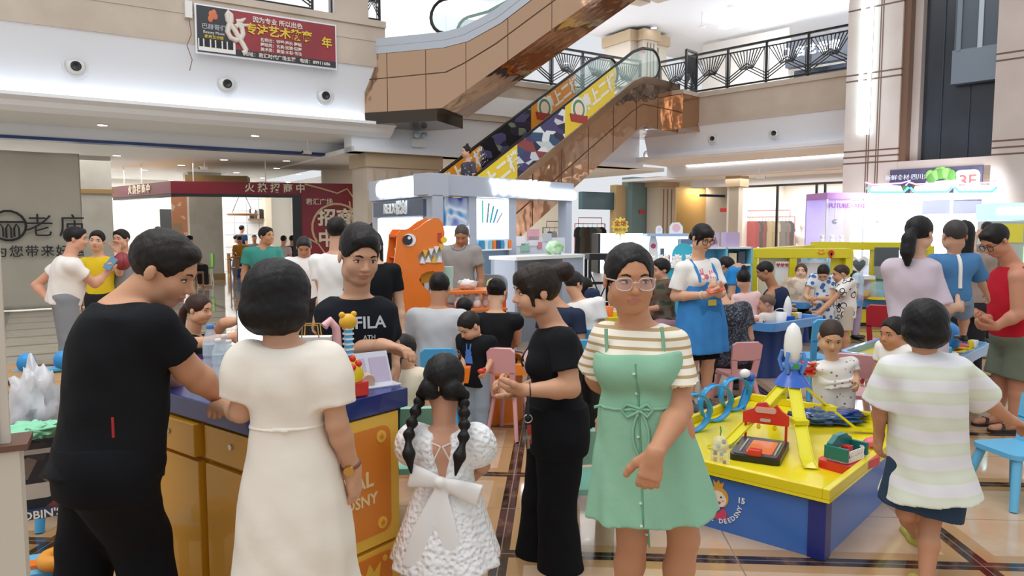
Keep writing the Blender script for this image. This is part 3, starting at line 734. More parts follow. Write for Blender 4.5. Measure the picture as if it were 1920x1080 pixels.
    def hairdone(s, vox=None, wob=.007): s.hairo = s.S.mesh('hair', s.hairmat, vox or max(s.vox*.9, s.hs/55), s.root, wob=wob*s.hs, wf=5.2); return s
    # ---- clothes
    def top(s, mat, sleeve=.55, hem=-.12, fit=.014, neck=.05, flare=.0, name='shirt', wob=.003, puff=0, sfit=None, ripple=0, low=None, depth=.0, vneck=0, sides=('L', 'R'), cuts=()):
        """shirt or, with low = hem height in metres above the base, a dress"""
        h, J = s.H, s.J; S = Sdf(); T = s.torso_pts(fit); k = .022*h/1.6
        a, b = J['pel'], J['neck']; d = b-a
        if low is None:
            T[0] = (a+d*hem, max(T[0][1], T[1][1]*.98)+flare, max(T[0][2], T[1][2]*.98)+flare, T[0][3])
            S.loft([t[0] for t in T], [t[3] for t in T], [(t[1], t[2]) for t in T], k)
        else:
            T = T[1:]; zz = s.base+low
            e0 = a+d*-.1; e0 = A3((e0[0], e0[1], e0[2])); hm = A3((a[0], a[1], zz))+A3((*depth, 0) if isinstance(depth, tuple) else (0, 0, 0))
            fl = flare
            T0 = [(hm, T[0][1]+fl, T[0][2]+fl, s.l), (hm*.55+e0*.45, T[0][1]+fl*.62, T[0][2]+fl*.62, s.l), (e0, T[0][1]+fl*.15, T[0][2]+fl*.15, s.l)]
            T = T0+T; rp = [ripple, ripple*.6, ripple*.15]+[0]*(len(T)-3)
            S.loft([t[0] for t in T], [t[3] for t in T], [(t[1], t[2]) for t in T], k, ripple=rp)
        if s.bust:
            for sg in (1, -1):
                q = b-d*.36+s.fs*(.05*h*s.g)+s.sl*sg*.042*h; S.cone(q, q+s.fs*.012*h, s.bust+fit*.6, s.bust*.9+fit*.6, k*2)
        sf = fit if sfit is None else sfit
        if sleeve:
            for sd in sides:
                A_, B_ = J['sh'+sd], J['el'+sd]
                S.cone(J['neck']-s.sp*.034*h, A_, .024*h+fit, .028*h*s.g+fit*.5, k*2)
                if sleeve <= 1:
                    q = A_+(B_-A_)*sleeve; n_ = nrm(B_-A_)
                    S.cone(A_, q+n_*.04, .031*h*s.g+fit*.5+puff, .03*h*s.g+sf+puff*.3, k*1.3, clip=(q, n_))
                    if puff: S.ell((np.eye(3), A_+(B_-A_)*.3*1), (0, 0, 0), (.033*h+puff*1.6,)*3, k*1.5)
                else:
                    S.cone(A_, B_, .033*h*s.g+fit, .029*h*s.g+sf, k*1.3); W_ = J['wr'+sd]; q = B_+(W_-B_)*(sleeve-1); n_ = nrm(W_-B_)
                    S.cone(B_, q+n_*.03, .029*h*s.g+sf, .024*h*s.g+sf, k, clip=(q, n_))
        if neck:
            r = neck*h/1.6*1.25
            S.cone(J['neck']+s.sp*.03*h+s.fs*.012*h, J['neck']+s.sp*.2*h+s.fs*.03*h, r, r*1.05, .006, op='s')
            if vneck: S.cone(J['neck']+s.fs*.06*h, J['neck']+s.fs*.09*h-s.sp*vneck, r*.8, .004, .006, op='s')
        for a_, b_, ra, rb in cuts: S.cone(a_, b_, ra, rb, .006, op='s')
        o = S.mesh(name, mat, s.vox*1.05, s.root, wob=wob*h/1.6); s.topo = o; return s
    def band(s, mat, t0, t1, fit, name='belt'):
        T = s.torso_pts(fit); tb = [(A3(q[0]), q[1], q[2]) for q in T]; a, b = s.J['pel'], s.J['neck']; ks = [(q[0]-a)@(b-a)/((b-a)@(b-a)) for q in T]
        w_ = lambda t: (a+(b-a)*t+s.fs*np.interp(t, ks, [(q[0]-a-(b-a)*k_)@s.fs for q, k_ in zip(T, ks)]), np.interp(t, ks, [q[1] for q in T]), np.interp(t, ks, [q[2] for q in T]))
        A_, B_ = w_(t0), w_(t1); S = Sdf(); S.loft([A_[0], B_[0]], [s.l]*2, [A_[1:], B_[1:]], .01); S.mesh(name, mat, s.vox*.9, s.root); return s
    def tank(s, mat, **k): return s.top(mat, sleeve=0, neck=k.pop('neck', .055), **k)
    def pants(s, mat, length=1., fit=.016, waist=.1, name='trousers', flare=0., wob=.002):
        h, J = s.H, s.J; S = Sdf(); k = .025*h/1.6; T = s.torso_pts(fit)[:3]; a, b = J['pel'], J['neck']
        top_ = a+(b-a)*waist
        S.loft([T[0][0], T[1][0], top_], [s.l]*3, [(T[0][1], T[0][2]), (T[1][1], T[1][2]), (T[1][1]*.96, T[1][2]*.96)], k)
        for sd in ('L', 'R'):
            hp, kn, an = J['hip'+sd], J['kn'+sd], J['an'+sd]
            if length <= .55:
                q = hp+(kn-hp)*(length/.5); n_ = nrm(kn-hp); S.cone(hp, q+n_*.04, .057*h*s.g+fit, .05*h*s.g+fit+flare, k*1.3, clip=(q, n_))
            else:
                S.cone(hp, kn, .057*h*s.g+fit, .04*h*s.g+fit, k*1.3); q = kn+(an-kn)*((length-.5)/.5); n_ = nrm(an-kn)
                S.cone(kn, q+n_*.03, .039*h*s.g+fit, .027*h*s.g+fit+flare, k, clip=(q, n_))
        s.panto = S.mesh(name, mat, s.vox*1.1, s.root, wob=wob*h/1.6); return s
    def skirt(s, mat, low, flare=.05, fit=.02, waist=.15, ripple=.03, name='skirt'):
        h, J = s.H, s.J; S = Sdf(); T = s.torso_pts(fit)[:3]; a, b = J['pel'], J['neck']; hm = A3((a[0], a[1], s.base+low))
        S.loft([hm, hm*.5+a*.5, a, a+(b-a)*waist], [s.l]*4, [(T[1][1]+flare, T[1][2]+flare), (T[1][1]+flare*.6, T[1][2]+flare*.6), (T[1][1], T[1][2]), (T[1][1]*.92, T[1][2]*.92)], .02, ripple=[ripple, ripple*.6, 0, 0])
        S.mesh(name, mat, s.vox*1.1, s.root, wob=.001); return s
    def shoes(s, mat, strap=False):
        h = s.H
        for sd in ('L', 'R'):
            S = Sdf(); an = s.J['an'+sd]; z0 = an-s.u*.02*h
            S.cone(z0-s.f*.022*h-s.u*.003*h, z0+s.f*.1*h-s.u*.006*h, .026*h, .022*h, .02)
            S.cone(an, an-s.u*.02*h, .026*h, .028*h, .02)
            S.half(an-s.u*.041*h, -s.u); S.half(an+s.u*.012*h, s.u)
            S.mesh('shoe', mat, max(s.vox, .006), s.root)
        return s
    def decal(s, obj, txt, size, mat, at, name='print', lift=.003, rz=0, back=False):
        """a print pressed onto a garment; at = (across to the person's left, up) from the neck, in metres"""
        c = bpy.data.curves.new('tmp', 'FONT'); c.body = txt; c.size = size; c.align_x = 'CENTER'; c.align_y = 'CENTER'; c.offset = size*.02; c.resolution_u = 3
        o = bpy.data.objects.new('tmp', c); COL.objects.link(o); bpy.context.view_layer.update()
        me = bpy.data.meshes.new_from_object(o.evaluated_get(bpy.context.evaluated_depsgraph_get())); bpy.data.objects.remove(o)
        return s.press(obj, me, mat, at, name, lift, rz, back)
    def press(s, obj, me, mat, at, name='print', lift=.003, rz=0, back=False):
        om = obj.data; n = len(om.vertices); V = np.empty(n*3, np.float32); om.vertices.foreach_get('co', V); V = V.reshape(-1, 3)
        bv = BVHTree.FromPolygons([tuple(v) for v in V], [tuple(p.vertices) for p in om.polygons])
        sg = -1 if back else 1; xd = s.sl*sg; up_ = s.sp; o = s.J['neck']+s.sl*at[0]+s.sp*at[1]; f = s.fs*sg
        xd, up_ = rotv(xd, f, -rz), rotv(up_, f, -rz)
        for v in me.vertices:
            q = o+xd*v.co.x+up_*v.co.y+f*.5; hit = bv.ray_cast(Vector(q), Vector(-f))
            v.co = hit[0]+Vector(f)*lift if hit[0] is not None else Vector(q-f*.4)
        me.materials.clear(); me.materials.append(mat); ob = bpy.data.objects.new(name, me); COL.objects.link(ob); adopt(ob, s.root); return ob
def blob_mesh(polys):
    mb = MB()
    for p in polys:
        n = len(p); mb.add([(x, y, 0) for x, y in p], [tuple(range(n))])
    me = bpy.data.meshes.new('print'); me.from_pydata(mb.v, [], mb.f); return me
# ================================================================ people in front
blackt = cloth('black_tee', '16181c'); navyt = cloth('dark_navy', '14181f'); blackp = cloth('black_trousers', '101217'); whitec = cloth('white_cotton', 'f0eeea'); creamc = cloth('cream_crepe', 'ece5d8', bump=(9, .35, .015))
def press_line(p, obj, pts, r, mat, name, lift=.002, back=False, seg=6):
    """a tube laid on a garment along points given as (across, up) from the neck"""
    om = obj.data; n = len(om.vertices); V = np.empty(n*3, np.float32); om.vertices.foreach_get('co', V); V = V.reshape(-1, 3)
    bv = BVHTree.FromPolygons([tuple(v) for v in V], [tuple(q.vertices) for q in om.polygons]); f = p.fs*(-1 if back else 1); out = []
    for x, y in pts:
        q = p.J['neck']+p.sl*x+p.sp*y+f*.5; hh = bv.ray_cast(Vector(q), Vector(-f)); out.append(hh[0]+Vector(f)*lift if hh[0] is not None else Vector(q-f*.4))
    o = MB().tube(out, r, seg, 0, flat=1).build(name, mat); adopt(o, p.root); return o
# 1 man leaning on the counter
p = Person('man in black tee leaning on the blue counter top, seen from behind at the left', *P(205, 900, 2.35).xy, face=122, H=1.71, hs=.232, head=(97, 24, 0), skinc='cf9a78', g=1.08, hipw=1.1, belly=.02,
  j=dict(head=(308, 508, .12), neck=(228, 572, .08), pel=(200, 862, 0), shR=(292, 612, -.02), shL=(225, 615, .3), elR=(352, 692, .08), wrR=(425, 752, .24), elL=(290, 660, .45), wrL=(335, 727, .68), knR=(262, 1010, .08), anR=(300, 1180, .05), anL=(140, 1180, .05), knL=(165, 1020, .1)),
  hdir={'R': dict(d=(.8, .45, -.35), n=(0, .3, -1), t=(-.3, 1, 0), curl=18), 'L': dict(d=(.75, .5, -.25), n=(0, 0, -1), curl=15)})
p.body(); p.hair('short', '1d1613', top=.02).hairdone(); p.face()
p.top(blackt, .62, -.08, .02, .05, .014, sfit=.022); p.pants(blackp, 1, .022, flare=.012); p.shoes(M('black_shoe', '17181b', .5))
e, w_ = p.J['elR'], p.J['wrR']
def wristband(p, sd, mat, name='watch', fr=.93, face=True, r=.030):
    e, w_ = Vector(p.J['el'+sd]), Vector(p.J['wr'+sd]); d = (w_-e).normalized(); c = e+(w_-e)*fr; u = d.orthogonal().normalized(); v = d.cross(u); r = r*p.H/1.65
    mb = MB().tube([c+(u*math.cos(a)+v*math.sin(a))*r for a in [k*math.pi/8 for k in range(16)]], .007, 6, 0, True)
    if face: q = Vector(p.fs); q = (q-d*q.dot(d)).normalized(); o_ = -Vector((0, 1, 0)); o_ = (o_-d*o_.dot(d)).normalized(); mb.cyl(c+o_*r*.8, c+o_*(r+.012), .017, seg=14, m=1)
    adopt(mb.build(name, [mat, M('watch_face', 'c9a45e', .25, metal=.8)]), p.root)
wristband(p, 'R', M('watch_strap', '2a1d14', .4)); wristband(p, 'L', M('black_band', '0e0e10', .4), 'wristband', face=False)
mb = MB().b2((-.003, 0, -.03), (.003, .004, .03)); q = P(211, 802, 2.1); o = mb.build('side_tag', M('red_tag', 'b3242a', .6)); o.location = q; adopt(o, p.root)
bv = p.topo.data; 
# 2 woman in the long cream dress
p = Person('woman with bobbed black hair in long cream dress, seen from behind', *P(548, 900, 2.25).xy, face=172, H=1.55, hs=.225, fem=True, head=(168, 8, 0), skinc='c99a7c', g=.86, sw=.17,
  j=dict(head=(523, 566, .03), neck=(533, 650, 0), pel=(548, 880, 0), shL=(462, 676, 0), shR=(612, 676, 0), elL=(452, 772, .0), wrL=(425, 762, .2), elR=(632, 795, -.03), wrR=(660, 878, .03)), hdir={'R': dict(d=(.1, .1, -1), n=(-1, .2, 0), curl=35), 'L': dict(d=(-.6, .8, -.1), n=(0, 0, -1))})
p.body(); p.hair('bob', '100d0d', vol=.03).hairdone(); p.face()
p.top(creamc, .72, fit=.014, neck=.045, flare=.085, low=.22, ripple=.026, sfit=.028, puff=.014, name='dress', wob=.003)
p.band(creamc, .37, .4, .019, 'waist_seam'); wristband(p, 'R', M('brown_strap', '7c4a35', .5), fr=.9)
# 3 man behind the counter
p = Person('man in black printed tee standing behind the counter and pointing', *P(675, 725, 3.4).xy, face=14, H=1.68, hs=.238, head=(30, 14, -3), skinc='cf9f80', g=1.0,
  j=dict(head=(674, 481, -.05), neck=(668, 560, 0), pel=(672, 735, 0), shR=(620, 588, 0), shL=(714, 584, .03), elR=(632, 656, -.02), wrR=(716, 648, -.2), elL=(733, 648, .12), wrL=(738, 690, .02)),
  hdir={'R': dict(d=(1, -.2, -.08), n=(0, -.2, -1), t=(-.1, 1, .2), curl=22), 'L': dict(d=(.1, -.3, -1), n=(-1, 0, 0))})
p.body(); p.hair('short', '15110f', top=.07).hairdone(); p.face(brow=1.3)
p.top(navyt, .68, -.1, .02, .045, .008, sfit=.02); p.pants(navyt, 1, .016)
gp = M('grey_print', 'b9bec6', .7)
p.decal(p.topo, 'FILA', .075, gp, (.055, -.1)); p.decal(p.topo, 'ATH', .028, gp, (.05, -.165))
# 4 girl in white with plaits
p = Person('girl in white dress with big bow and plaited pigtails, seen from behind', *P(836, 960, 2.8).xy, face=176, H=1.16, hs=.198, head=(172, 6, 0), skinc='c8957a', g=1.0, sw=.118,
  j=dict(head=(834, 716, .04), neck=(833, 804, 0), pel=(836, 915, 0), elL=(778, 868, .04), elR=(905, 872, .03), wrL=(790, 880, .16), wrR=(895, 885, .17)))
p.body(); p.hair('pulled', '121010', vol=.02)
for g in (1, -1):
    p.tail([(.2*g, -.3, -.1), (.38*g, -.16, -.22)], [.22, .13])
p.hairdone()
for g in (1, -1):
    S = Sdf(); c = p.c; h = p.hs
    pts = [(.40*g, -.2, -.3), (.44*g, -.3, -.42), (.47*g, -.42, -.62), (.5*g, -.55, -.8), (.5*g, -.66, -1.0)]
    for i in range(len(pts)-1):
        a, b = A3(c(*pts[i])), A3(c(*pts[i+1])); m = (a+b)/2
        S.cone(a, m, .03*h, .105*h, .01); S.cone(m, b, .105*h, .035*h, .01)
    e_ = A3(c(*pts[-1])); S.cone(e_, A3(c(.46*g, -.74, -1.22)), .05*h, .11*h, .01); S.cone(A3(c(.46*g, -.74, -1.22)), A3(c(.4*g, -.78, -1.55)), .11*h, .02*h, .01)
    S.mesh('pigtail', p.hairmat, .0045, p.root)
    mb = MB()
    for q in pts[:4]: mb.ell(tuple(c(*q)), .0115, 0, 8, 6)
    adopt(mb.build('hair_tie', M('hair_tie', 'e8efc8', .5)), p.root)
mb = MB().tube([tuple(p.c(0, y, z)) for y, z in ((.2, .5), (.0, .555), (-.25, .51), (-.43, .33), (-.5, .1), (-.47, -.12))], .0022, 5); adopt(mb.build('hair_parting', skin('c8957a')), p.root)
seer = M('seersucker', 'f3f4f5', .85, spec=.2); n, l = nodes(seer); tc = n.new('ShaderNodeTexCoord'); vo = n.new('ShaderNodeTexVoronoi'); vo.inputs['Scale'].default_value = 58; vo.feature = 'SMOOTH_F1'
bp = n.new('ShaderNodeBump'); bp.inputs['Strength'].default_value = .9; bp.inputs['Distance'].default_value = .014; l.new(tc.outputs['Object'], vo.inputs['Vector']); l.new(vo.outputs['Distance'], bp.inputs['Height']); l.new(bp.outputs['Normal'], n['Principled BSDF'].inputs['Normal'])
p.top(seer, .66, fit=.012, neck=.0, flare=.1, low=.3, ripple=.035, puff=.026, sfit=.01, name='dress', wob=.001,
  cuts=[(p.J['neck']-p.fs*.09-p.sp*.16, p.J['neck']-p.fs*.09+p.sp*.0, .024, .05), (p.J['neck']+p.sp*.0, p.J['neck']+p.sp*.1, .06, .06)])
sheer = M('sheer_mesh', 'f0ece8', .6, alpha=.9)
for g in (1, -1): press_line(p, p.bodyo, [(.062*g, -.0), (.045*g, -.035), (.004*g, -.05)], .0035, sheer, 'back_strap', .002, True); press_line(p, p.bodyo, [(.004*g, -.05), (.03*g, -.1), (.036*g, -.17)], .0035, sheer, 'back_strap', .002, True)
bow = M('organza', 'f4f3f1', .6, alpha=.93)
S = Sdf(); o_ = p.J['pel']+(p.J['neck']-p.J['pel'])*.26-p.fs*.105
for g, l1, dz in ((1, .115, .03), (-1, .15, -.045)):
    e_ = o_+p.l*g*l1+p.u*dz-p.fs*.02; S.loft([o_, o_*.5+e_*.5, e_], [p.u]*3, [(.018, .012), (.034, .02), (.046, .02)], .01)
S.ell((np.eye(3), o_-p.fs*.012), (0, 0, 0), (.022, .018, .022), .005)
for g, d_ in ((1, .1), (-1, -.05)):
    e_ = o_+p.l*d_-p.u*.32-p.fs*.055; m = o_+p.l*d_*.6-p.u*.16-p.fs*.035; S.loft([o_, m, e_], [p.l]*3, [(.012, .006), (.035, .006), (.05, .006)], .008, p=2)
S.mesh('bow', bow, .0045, p.root)
girl = p
# 5 woman in black, profile
p = Person('woman in black tee and black trousers with hair in a bun, standing in profile', *P(1043, 850, 3.4).xy, face=-82, H=1.53, hs=.228, fem=True, head=(-76, 6, 0), skinc='d3a080', g=1.14, bust=.045, hipw=1.08, sw=.165,
  j=dict(head=(1004, 546, -.02), neck=(1040, 614, .02), pel=(1044, 800, 0), shL=(1056, 640, -.15), elL=(1070, 728, -.2), wrL=(985, 732, -.2), elR=(1010, 728, .17), wrR=(968, 733, .04), anL=(1052, 1082, -.06), anR=(1005, 1066, .1)),
  hdir={'L': dict(d=(-1, .15, .02), n=(0, .4, 1), t=(0, -1, .3), curl=40), 'R': dict(d=(-1, -.1, 0), n=(0, -.5, 1), curl=45)})
p.body(); p.hair('bangs', '241812', vol=.015).tail([(0, -.4, .3), (.0, -.62, .3)], [.15, .2]).hairdone(); p.face()
p.top(blackt, .62, -.06, .016, .045, .004, sfit=.02); p.pants(blackp, .97, .018, flare=.05, waist=.25, wob=.003)
pinkc = M('pink_croc', 'd8a5a4', .6); p.shoes(pinkc); wristband(p, 'L', MATS['black_band'], 'hair_band', .9, False, .028)
pr = blob_mesh([circ(.03, 14, 0, .03), [(-.035, 0), (.03, .01), (.02, -.06), (-.02, -.08)], circ(.018, 10, -.03, -.04)])
p.press(p.topo, pr, M('pale_pink_print', 'e6c6c6', .7), (-.0, -.16))
mb = MB(); q = P(990, 785, 3.12)
for k in range(4): mb.box((random.uniform(-.012, .012), random.uniform(-.01, .01), -.05-.02*k), (.018, .006, .045), k % 2, random.random())
mb.tube([(.018*math.cos(t), 0, .018*math.sin(t)) for t in [k*math.pi/6 for k in range(12)]], .003, 5, 1, True); mb.box((0, 0, .05), (.012, .006, .1), 2)
o = tag(mb.build('keys', [M('key_red', 'a02f2a', .4), M('key_steel', 'b9b4a8', .3, metal=1), MATS['black_iron']]), 'bunch of keys hanging from the waist of the woman in black', 'keys'); o.location = q
# 6 woman in the green pinafore
greend = cloth('sage_green', '8fc0a2', bump=(11, .4, .014)); strp = stripe_mat('tan_stripe', [(0, 'f1ead9'), (.7, 'f1ead9'), (.74, 'b79d72'), (.97, 'b79d72')], 10)
p = Person('woman in glasses wearing a sage green pinafore dress over a striped tee', *P(1212, 900, 2.65).xy, face=-18, H=1.55, hs=.232, fem=True, head=(4, 4, 0), skinc='c68f6d', g=1.08, bust=.05, belly=.0, hipw=1.08, sw=.165,
  j=dict(head=(1180, 523, -.03), neck=(1196, 612, 0), pel=(1208, 800, 0), shR=(1136, 634, .06), shL=(1262, 648, -.02), elL=(1276, 768, -.12), wrL=(1228, 850, -.3), elR=(1118, 706, .14), wrR=(1140, 735, .2), knL=(1282, 1010, -.03), knR=(1186, 1005, .0)),
  hdir={'L': dict(d=(-.22, -.05, -1), n=(.3, 1, 0), t=(-1, -.1, 0), curl=30)})
p.body(); p.hair('pulled', '14100f', vol=.0).tail([(0, -.45, -.05), (0, -.52, -.3)], [.16, .1]).hairdone(); p.face(glasses=(M('clear_frame', 'd2bcb2', .2), .011), look=.6)
mb = MB()
A, oo = p.HT; T4 = Matrix(((A[0][0], A[1][0], A[2][0], oo[0]), (A[0][1], A[1][1], A[2][1], oo[1]), (A[0][2], A[1][2], A[2][2], oo[2]), (0, 0, 0, 1))) @ Matrix.Scale(p.hs, 4)
for g in (1, -1): mb.prism([(.16*g+x*.112, -.02+y*.088) for x, y in rrect(2, 1.9, .75, 4)], .405, .41, T=T4)
adopt(mb.build('lens', M('lens', 'e6e2f2', .03, alpha=.08)), p.root)
p.top(strp, .82, .42, .012, .052, .0, sfit=.034); strt = p.topo
# pinafore: bodice, skirt, straps, tie, buttons
h = p.H; a, b = p.J['pel'], p.J['neck']; d = b-a; S = Sdf(); T = p.torso_pts(.026); zz = .56
Tq = [t for t in T[1:4]]; hm = A3((a[0], a[1], zz))+p.l*.03; e0 = a-d*.1
rows = [(hm, .24, .2), (hm*.5+e0*.5, .21, .175), (e0, .18, .152), (a+d*.3, .155, .135), (a+d*.45, .138, .118), (a+d*.7, .162, .118), (a+d*.88, .15, .1)]
S.loft([q[0] for q in rows], [p.l]*7, [(q[1], q[2]) for q in rows], .03, ripple=[.03, .018, .008, 0, 0, 0, 0])
for sg in (1, -1): q = b-d*.38+p.fs*.052*h+p.sl*sg*.045*h; S.cone(q, q+p.fs*.012*h, .068, .062, .07)
S.half(b-d*.22, p.sp*.97+A3((0, 0, .1)))
dress = S.mesh('dress', greend, .0056, p.root, wob=.0022)
for sg in (1, -1): press_line(p, strt, [(.098*sg, .01), (.1*sg, -.03), (.1*sg, -.06), (.1*sg, -.1), (.1*sg, -.125)], .0065, greend, 'strap')
press_line(p, dress, [(.006, -.11-.04*k) for k in range(18)], .004, M('sage_dark', '6fa385', .8), 'placket', 0)
for k in range(9):
    press_line(p, dress, [(.0, -.14-.075*k), (.0, -.146-.075*k)], .006, M('button_white', 'dfe9df', .5), 'button', .003)
press_line(p, dress, [(-.16+.02*k, -.275+.002*(k % 2)) for k in range(17)], .006, greend, 'waist_tie')
for g in (1, -1): press_line(p, dress, [(.01+.03*g*t*(1-t)*3+.012*g*t, -.275-.16*t) for t in (0, .2, .4, .6, .8, 1)], .005, greend, 'tie_end', .004)
for g in (1, -1): press_line(p, dress, [(.01, -.27), (.035*g, -.255), (.055*g, -.275), (.035*g, -.3), (.01, -.278)], .006, greend, 'tie_bow', .006)
p.shoes(M('dark_sandal', '2b211c', .5))
ph = tag(MB().box((0, 0, 0), (.075, .009, .15)).build('phone', M('phone_dark', '1d2a45', .2), bevel=.004), 'dark blue phone in the hand of the woman in green pinafore', 'phone'); ph.location = Vector(p.J['wrR'])+Vector((.05, .07, -.05)); ph.rotation_euler = (0, R(-25), R(70))
# 7 child in tie-dye tee walking away
tie = ramp_mat('tie_dye', 'wave', 2.9, [(0, 'dfe4d4'), (.4, 'd8e0ca'), (.62, 'e6e6e6'), (1, 'e5e4e8')], .85, 'Z', 'LINEAR', dist=1.6)
p = Person('child with bobbed black hair in pale green striped tee and denim shorts, walking away', *P(1738, 930, 3.2).xy, face=172, H=1.28, hs=.2, head=(172, 4, 0), skinc='c58e6e', g=1.0, sw=.13,
  j=dict(head=(1732, 612, .0), neck=(1733, 672, 0), pel=(1742, 868, 0), shL=(1672, 695, 0), shR=(1794, 695, 0), elL=(1650, 762, .04), wrL=(1648, 815, .12), elR=(1848, 752, .05), wrR=(1896, 788, .1), knL=(1700, 960, .02), anL=(1716, 1000, .42), knR=(1742, 985, -.02), anR=(1735, 1098, -.1)),
  hdir={'L': dict(d=(0, .1, -1), n=(1, 0, 0), curl=25), 'R': dict(d=(1, .3, -.4), n=(0, 0, -1), curl=30)})
p.body(); p.hair('bob', '0f0e10', vol=.05).hairdone()
p.top(tie, .9, -.3, .05, .05, .045, sfit=.05, wob=.004, name='tee'); p.pants(cloth('denim_shorts', '2f4257'), .4, .035, flare=.03, name='shorts'); p.shoes(M('yellow_shoe', 'b9b44a', .5))
# 8 toddler at the toy table
pr_ = ramp_mat('printed_onesie', 'voronoi', 24, [(0, '6f8fa6'), (.13, 'c6704c'), (.2, 'f2f0ec'), (1, 'f2f0ec')])
p = Person('toddler in white printed tee playing behind the big yellow toy table', *P(1562, 760, 5.25).xy, face=0, H=.96, hs=.225, head=(-12, 22, -4), skinc='d9ab88', g=1.2, sw=.14,
  j=dict(head=(1558, 632, -.05), neck=(1560, 676, 0), elL=(1604, 708, -.04), wrL=(1606, 722, -.16), elR=(1520, 700, -.05), wrR=(1522, 688, -.2)), belly=.02)
p.body(); p.hair('buzz', '3a2c24').hairdone(); p.face()
p.top(pr_, .6, -.35, .02, .04, .02, sfit=.02, name='tee'); p.pants(pr_, .45, .03, name='shorts'); p.shoes(whitec)
p = None
# ================================================================ counter, toy tables, chairs
ylw = M('counter_yellow', 'd69a22', .4, coat=.3); org = M('plaque_orange', 'd9822a', .4); navy = M('navy_laminate', '1f3376', .3, coat=.3); goldy = M('gold_yellow', 'ecc04a', .4)
red = M('toy_red', 'd12a26', .3, coat=.3); yel = M('toy_yellow', 'f2d51f', .3, coat=.3); blu = M('toy_blue', '2c62c4', .3, coat=.3); grn = M('toy_green', '3f9a4a', .35); wht = M('toy_white', 'f2f2f0', .3); orn = M('toy_orange', 'ef7a1e', .35, coat=.2); blk = M('toy_black', '1a1b1e', .3); pnk = M('toy_pink', 'eab2b4', .4); tea = M('toy_teal', '14706c', .35); prp = M('toy_purple', '5a3f96', .5); sky = M('toy_sky', '59b4e4', .35); tan = M('tan_wood', 'c89f68', .5); steel = M('steel', 'b8bcc0', .25, metal=.9); cardb = M('cardboard', 'b08a5c', .8, var=(3, 'a57f52'))
def T3(x, y, z, rz=0): return Matrix.Translation((x, y, z)) @ Matrix.Rotation(rz, 4, 'Z')
# faces of boxes standing in local frames: left face (x = 0, seen from -x) and right face (y = 0, seen from -y)
def onX(y, z, d=-.004): return Matrix.Translation((d, y, z)) @ Matrix.Rotation(-math.pi/2, 4, 'Z') @ XZ
def onY(x, z, d=-.004): return Matrix.Translation((x, d, z)) @ XZ
def star(r, n=5, cx=0, cy=0): return [(cx+(r if i % 2 == 0 else r*.42)*math.sin(math.pi*i/n), cy+(r if i % 2 == 0 else r*.42)*math.cos(math.pi*i/n)) for i in range(2*n)]
def crown(w_, h_, cx=0, cy=0): return [(cx-w_/2, cy), (cx-w_*.62, cy+h_), (cx-w_*.25, cy+h_*.55), (cx, cy+h_*1.15), (cx+w_*.25, cy+h_*.55), (cx+w_*.62, cy+h_), (cx+w_/2, cy)]
ct_ = thing('sales_counter', 'orange and yellow sales counter with navy blue top and locked drawers', 'counter', (-.824, 2.45, 0), R(52.5))
MB().b2((.02, .02, 0), (.6, 1.24, .87)).build('body', ylw, ct_, .004)
MB().b2((-.01, -.01, .872), (.64, 1.27, .95)).build('countertop', navy, ct_, .004)
for k, (y0, y1, off) in enumerate(((.06, .42, .0), (.45, .82, .025), (.86, 1.24, 0))):
    dr = MB().b2((-.005-off, y0, .735), (.016, y1, .862)).build('drawer', ylw, ct_, .003)
    MB().cyl((-.012-off, (y0+y1)/2, .81), (-.004-off, (y0+y1)/2, .81), .011, seg=12).build('lock', steel, dr)
for y0, y1, off in ((.06, .42, 0), (.45, .82, .012), (.86, 1.24, 0)): MB().b2((-.005-off, y0, .05), (.016, y1, .715)).build('door', ylw, ct_, .003)
fp = MB().b2((.03, -.004, .34), (.59, .02, .865)).build('front_panel', [goldy], ct_, .003)
MB().prism(rrect(.46, .43, .04, 4, .31, .605), -.01, -.003).build('plaque', org, fp)
for x in (.13, .49):
    for z in (.43, .78):
        MB().prism(circ(.024, 20, x, z), -.014, -.008).build('medallion', goldy, fp); MB().prism(star(.013, 5, x, z), -.017, -.013).build('star', org, fp)
text(fp, 'lettering', 'ROYAL', .085, M('letter_cream', 'e8d6a0', .5), onY(.31, .62, -.011), .002, .02); text(fp, 'lettering', 'DEEDSNY', .062, MATS['letter_cream'], onY(.33, .54, -.011), .002, .02)
lp = MB().b2((.03, -.004, .02), (.59, .02, .325)).build('lower_panel', [goldy], ct_, .003)
MB().prism(rrect(.46, .26, .02, 4, .31, .175), -.01, -.003).build('plaque', org, lp); MB().prism(crown(.09, .07, .42, .2), -.014, -.008).build('crown', goldy, lp)
text(lp, 'lettering', 'ROYAL', .05, goldy, onY(.42, .15, -.011), .002, .02)
for x, z in ((.12, .28), (.5, .28)): MB().prism(circ(.012, 14, x, z), -.014, -.008).build('medallion', goldy, lp)
# bottles and papers
pet = M('clear_plastic', 'e4edf2', .08, alpha=.38); water = M('bottle_label', 'c9dbe6', .3, alpha=.75)
def bottle(px, py, h, cap, label):
    o = thing('water_bottle', label, 'bottle', Gd(px, py, .951)); r = h*.15
    MB().lathe([(r*.9, 0), (r, .01), (r, h*.3), (r*.93, h*.34), (r, h*.38), (r, h*.68), (r*.6, h*.84), (r*.42, h*.9), (r*.42, h*.93)], seg=18).build('bottle_body', pet, o)
    MB().lathe([(r*1.01, h*.4), (r*1.01, h*.62)], seg=18).build('paper_label', water, o); MB().lathe([(r*.46, h*.92), (r*.5, h*.925), (r*.5, h), (r*.46, h*1.005)], seg=16).build('cap', cap, o)
bottle(397, 703, .225, M('cap_blue', '4c8ad0', .4), 'tallest water bottle on the counter, the one with a blue cap')
bottle(411, 711, .175, M('cap_white', 'f1f1f1', .4), 'white capped water bottle standing foremost of the group on the counter')
